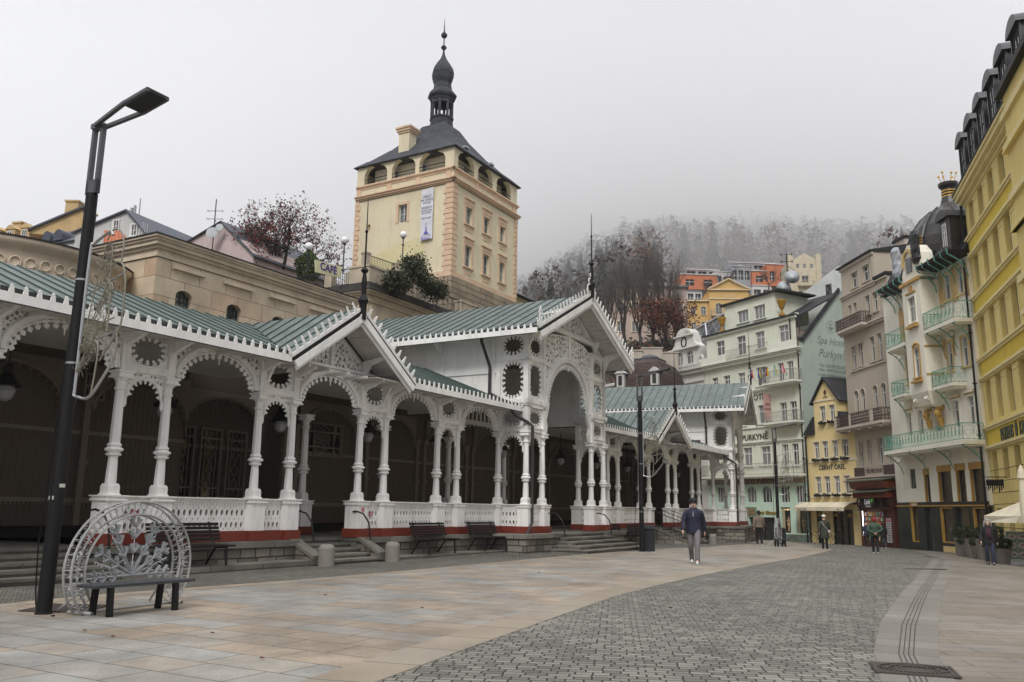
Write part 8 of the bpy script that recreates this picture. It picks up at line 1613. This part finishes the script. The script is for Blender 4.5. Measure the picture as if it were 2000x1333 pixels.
g = gpt(1484, 1065); person('man in a taupe jacket and black trousers seen from behind near the hotel', g.x, g.y, 5, 1.95, tan_, blk, wsh, mat('black_hair', (.015, .012, .01)), None, .12, 'walk', .9, w=1.15)
g = gpt(1612, 1073); person('woman in a long olive quilted coat and white hat seen from behind', g.x, g.y, 10, 1.78, olive, blk, blk, None, (mat('white_knit', (.62, .62, .6), .9), False), .08, 'walk', .55, bag='strap', w=1.15)
g = gpt(1711, 1081); person('red-haired woman in a green puffer jacket with hands clasped behind her', g.x, g.y, 15, 1.72, grn, blk, wsh, mat('dyed_red_hair', (.22, .02, .015), .6), None, .1, 'back', .84, w=1.3)
g = gpt(1727, 1071); person('person in a black coat walking just right of the red-haired woman', g.x, g.y, 10, 1.72, blk, mat('dark_jeans', (.02, .025, .05)), wsh, mat('black_hair', (.015, .012, .01)), None, .2, 'walk', .75)
g = gpt(1694, 1069); person('bald man in a dark blue jacket walking beside the red kiosk', g.x, g.y, 20, 1.75, navy, blk, blk, None, None, .22, 'walk', .84, lean=.08)
g = gpt(1682, 1064); P0 = person('person in black leaning over a pushchair draped with a grey blanket', g.x, g.y, 300, 1.7, blk, blk, blk, mat('black_hair', (.015, .012, .01)), (blk, False), .05, 'front', .82, lean=.16)
pr_ = g+Vector((-.75, -.1, 0)); t = thing('pushchair', frame(pr_.x, pr_.y, 60, G(pr_.x, pr_.y)), 'dark pushchair draped with a grey blanket outside the yellow house', 'pushchair'); m = MB(); m.smooth = True
m.loft([[(.32*rr*cos(2*pi*i/14), .42*rr*sin(2*pi*i/14), z+.05*sin(i*2.1)) for i in range(14)] for z, rr in ((.35, 1.15), (.6, 1.1), (.85, 1.0), (1.0, .6))]); part('blanket', m, mat('grey_blanket', (.16, .17, .18), .9, bump=.6, bscale=8), t)
for x_, y_ in ((-.25, -.3), (.25, -.3), (-.25, .35), (.25, .35)): m = MB(); m.tube([(x_, y_+.13*cos(2*pi*i/14), .14+.13*sin(2*pi*i/14)) for i in range(15)], .02, 5, False); part('wheel', m, black, t)
m = MB(); m.tube([(-.2, .3, .8), (-.2, .6, 1.05), (.2, .6, 1.05), (.2, .3, .8)], .016, 5); part('handle', m, black, t)
g = gpt(1649, 1064); person('woman in patterned trousers with a rose handbag by the parked bicycles', g.x, g.y, 60, 1.7, blk, mat('patterned_trousers', (.16, .1, .08), .8, var=.6, vscale=14), mat('tan_boots', (.3, .22, .14)), mat('brown_hair', (.05, .025, .015)), None, .2, 'walk', .86, bag='tote', lean=.1)
g = gpt(1936, 1104); Pw = person('woman with long grey hair in a black jacket walking past the planters', g.x, g.y, 205, 1.72, blk, mat('dark_jeans', (.02, .025, .05)), blk, mat('grey_hair', (.28, .26, .25), .7), None, .15, 'walk', .8, True, w=1.15)
m = MB(); m.smooth = True; m.loft([[(.09*cos(2*pi*i/12), .1+.06*sin(2*pi*i/12), z) for i in range(12)] for z in (.98, 1.2, 1.4)]); part('open_top', m, dpurp, Pw)
# bicycles under the awning
def bike(x, y, az, lb):
    t = thing('bicycle', frame(x, y, az, G(x, y)), lb, 'bicycle', 'bicycles outside the small yellow house')
    for xx in (0, 1.05): m = MB(); m.tube([(xx+.33*cos(2*pi*i/24), 0, .34+.33*sin(2*pi*i/24)) for i in range(25)], .02, 5, False); [m.tube([(xx, 0, .34), (xx+.32*cos(a), 0, .34+.32*sin(a))], .003, 3) for a in (i*pi/6 for i in range(12))]; part('wheel', m, black, t)
    m = MB(); P_2 = [(0, 0, .34), (.42, 0, .3), (.3, 0, .82), (.85, 0, .8), (.42, 0, .3)]; m.tube(P_2[:3], .016, 5); m.tube(P_2[2:], .018, 5); m.tube([(0, 0, .34), (.33, 0, .7)], .012, 4); m.tube([(1.05, 0, .34), (.83, 0, .98)], .016, 5); m.tube([(.83, -.25, 1.0), (.83, 0, 1.0), (.83, .25, 1.0)], .014, 5); part('frame', m, black, t); m = MB(); m.box(.16, .42, -.07, .07, .86, .92); part('saddle', m, black, t)
for k in range(3): p = WM[HC.name] @ Vector((-4.2+1.35*k, -.8-.1*k, 0)); bike(p.x, p.y, 159+8*k, ['black bicycle leaning under the left of the cream awning', 'black bicycle under the middle of the cream awning', 'black bicycle nearest the pushchair under the awning'][k])
# a few fallen leaves
m = MB(); rnd = random.Random(6)
for px, py in ((160, 1235), (215, 1247), (415, 1240), (640, 1165), (520, 1290), (1050, 1120), (1310, 1190), (820, 1190)):
    g = gpt(px+rnd.uniform(-9, 9), py); s_ = .035; m.add([(g.x-s_, g.y, g.z+.02), (g.x, g.y-s_*.6, g.z+.035), (g.x+s_, g.y, g.z+.02), (g.x, g.y+s_*.7, g.z+.03)], [(0, 1, 2, 3)])
part('fallen_leaves', m, mat('fallen_leaf', (.2, .06, .02), .8), None, label='scattered small brown leaves on the paving', cat='leaves', kind='stuff')
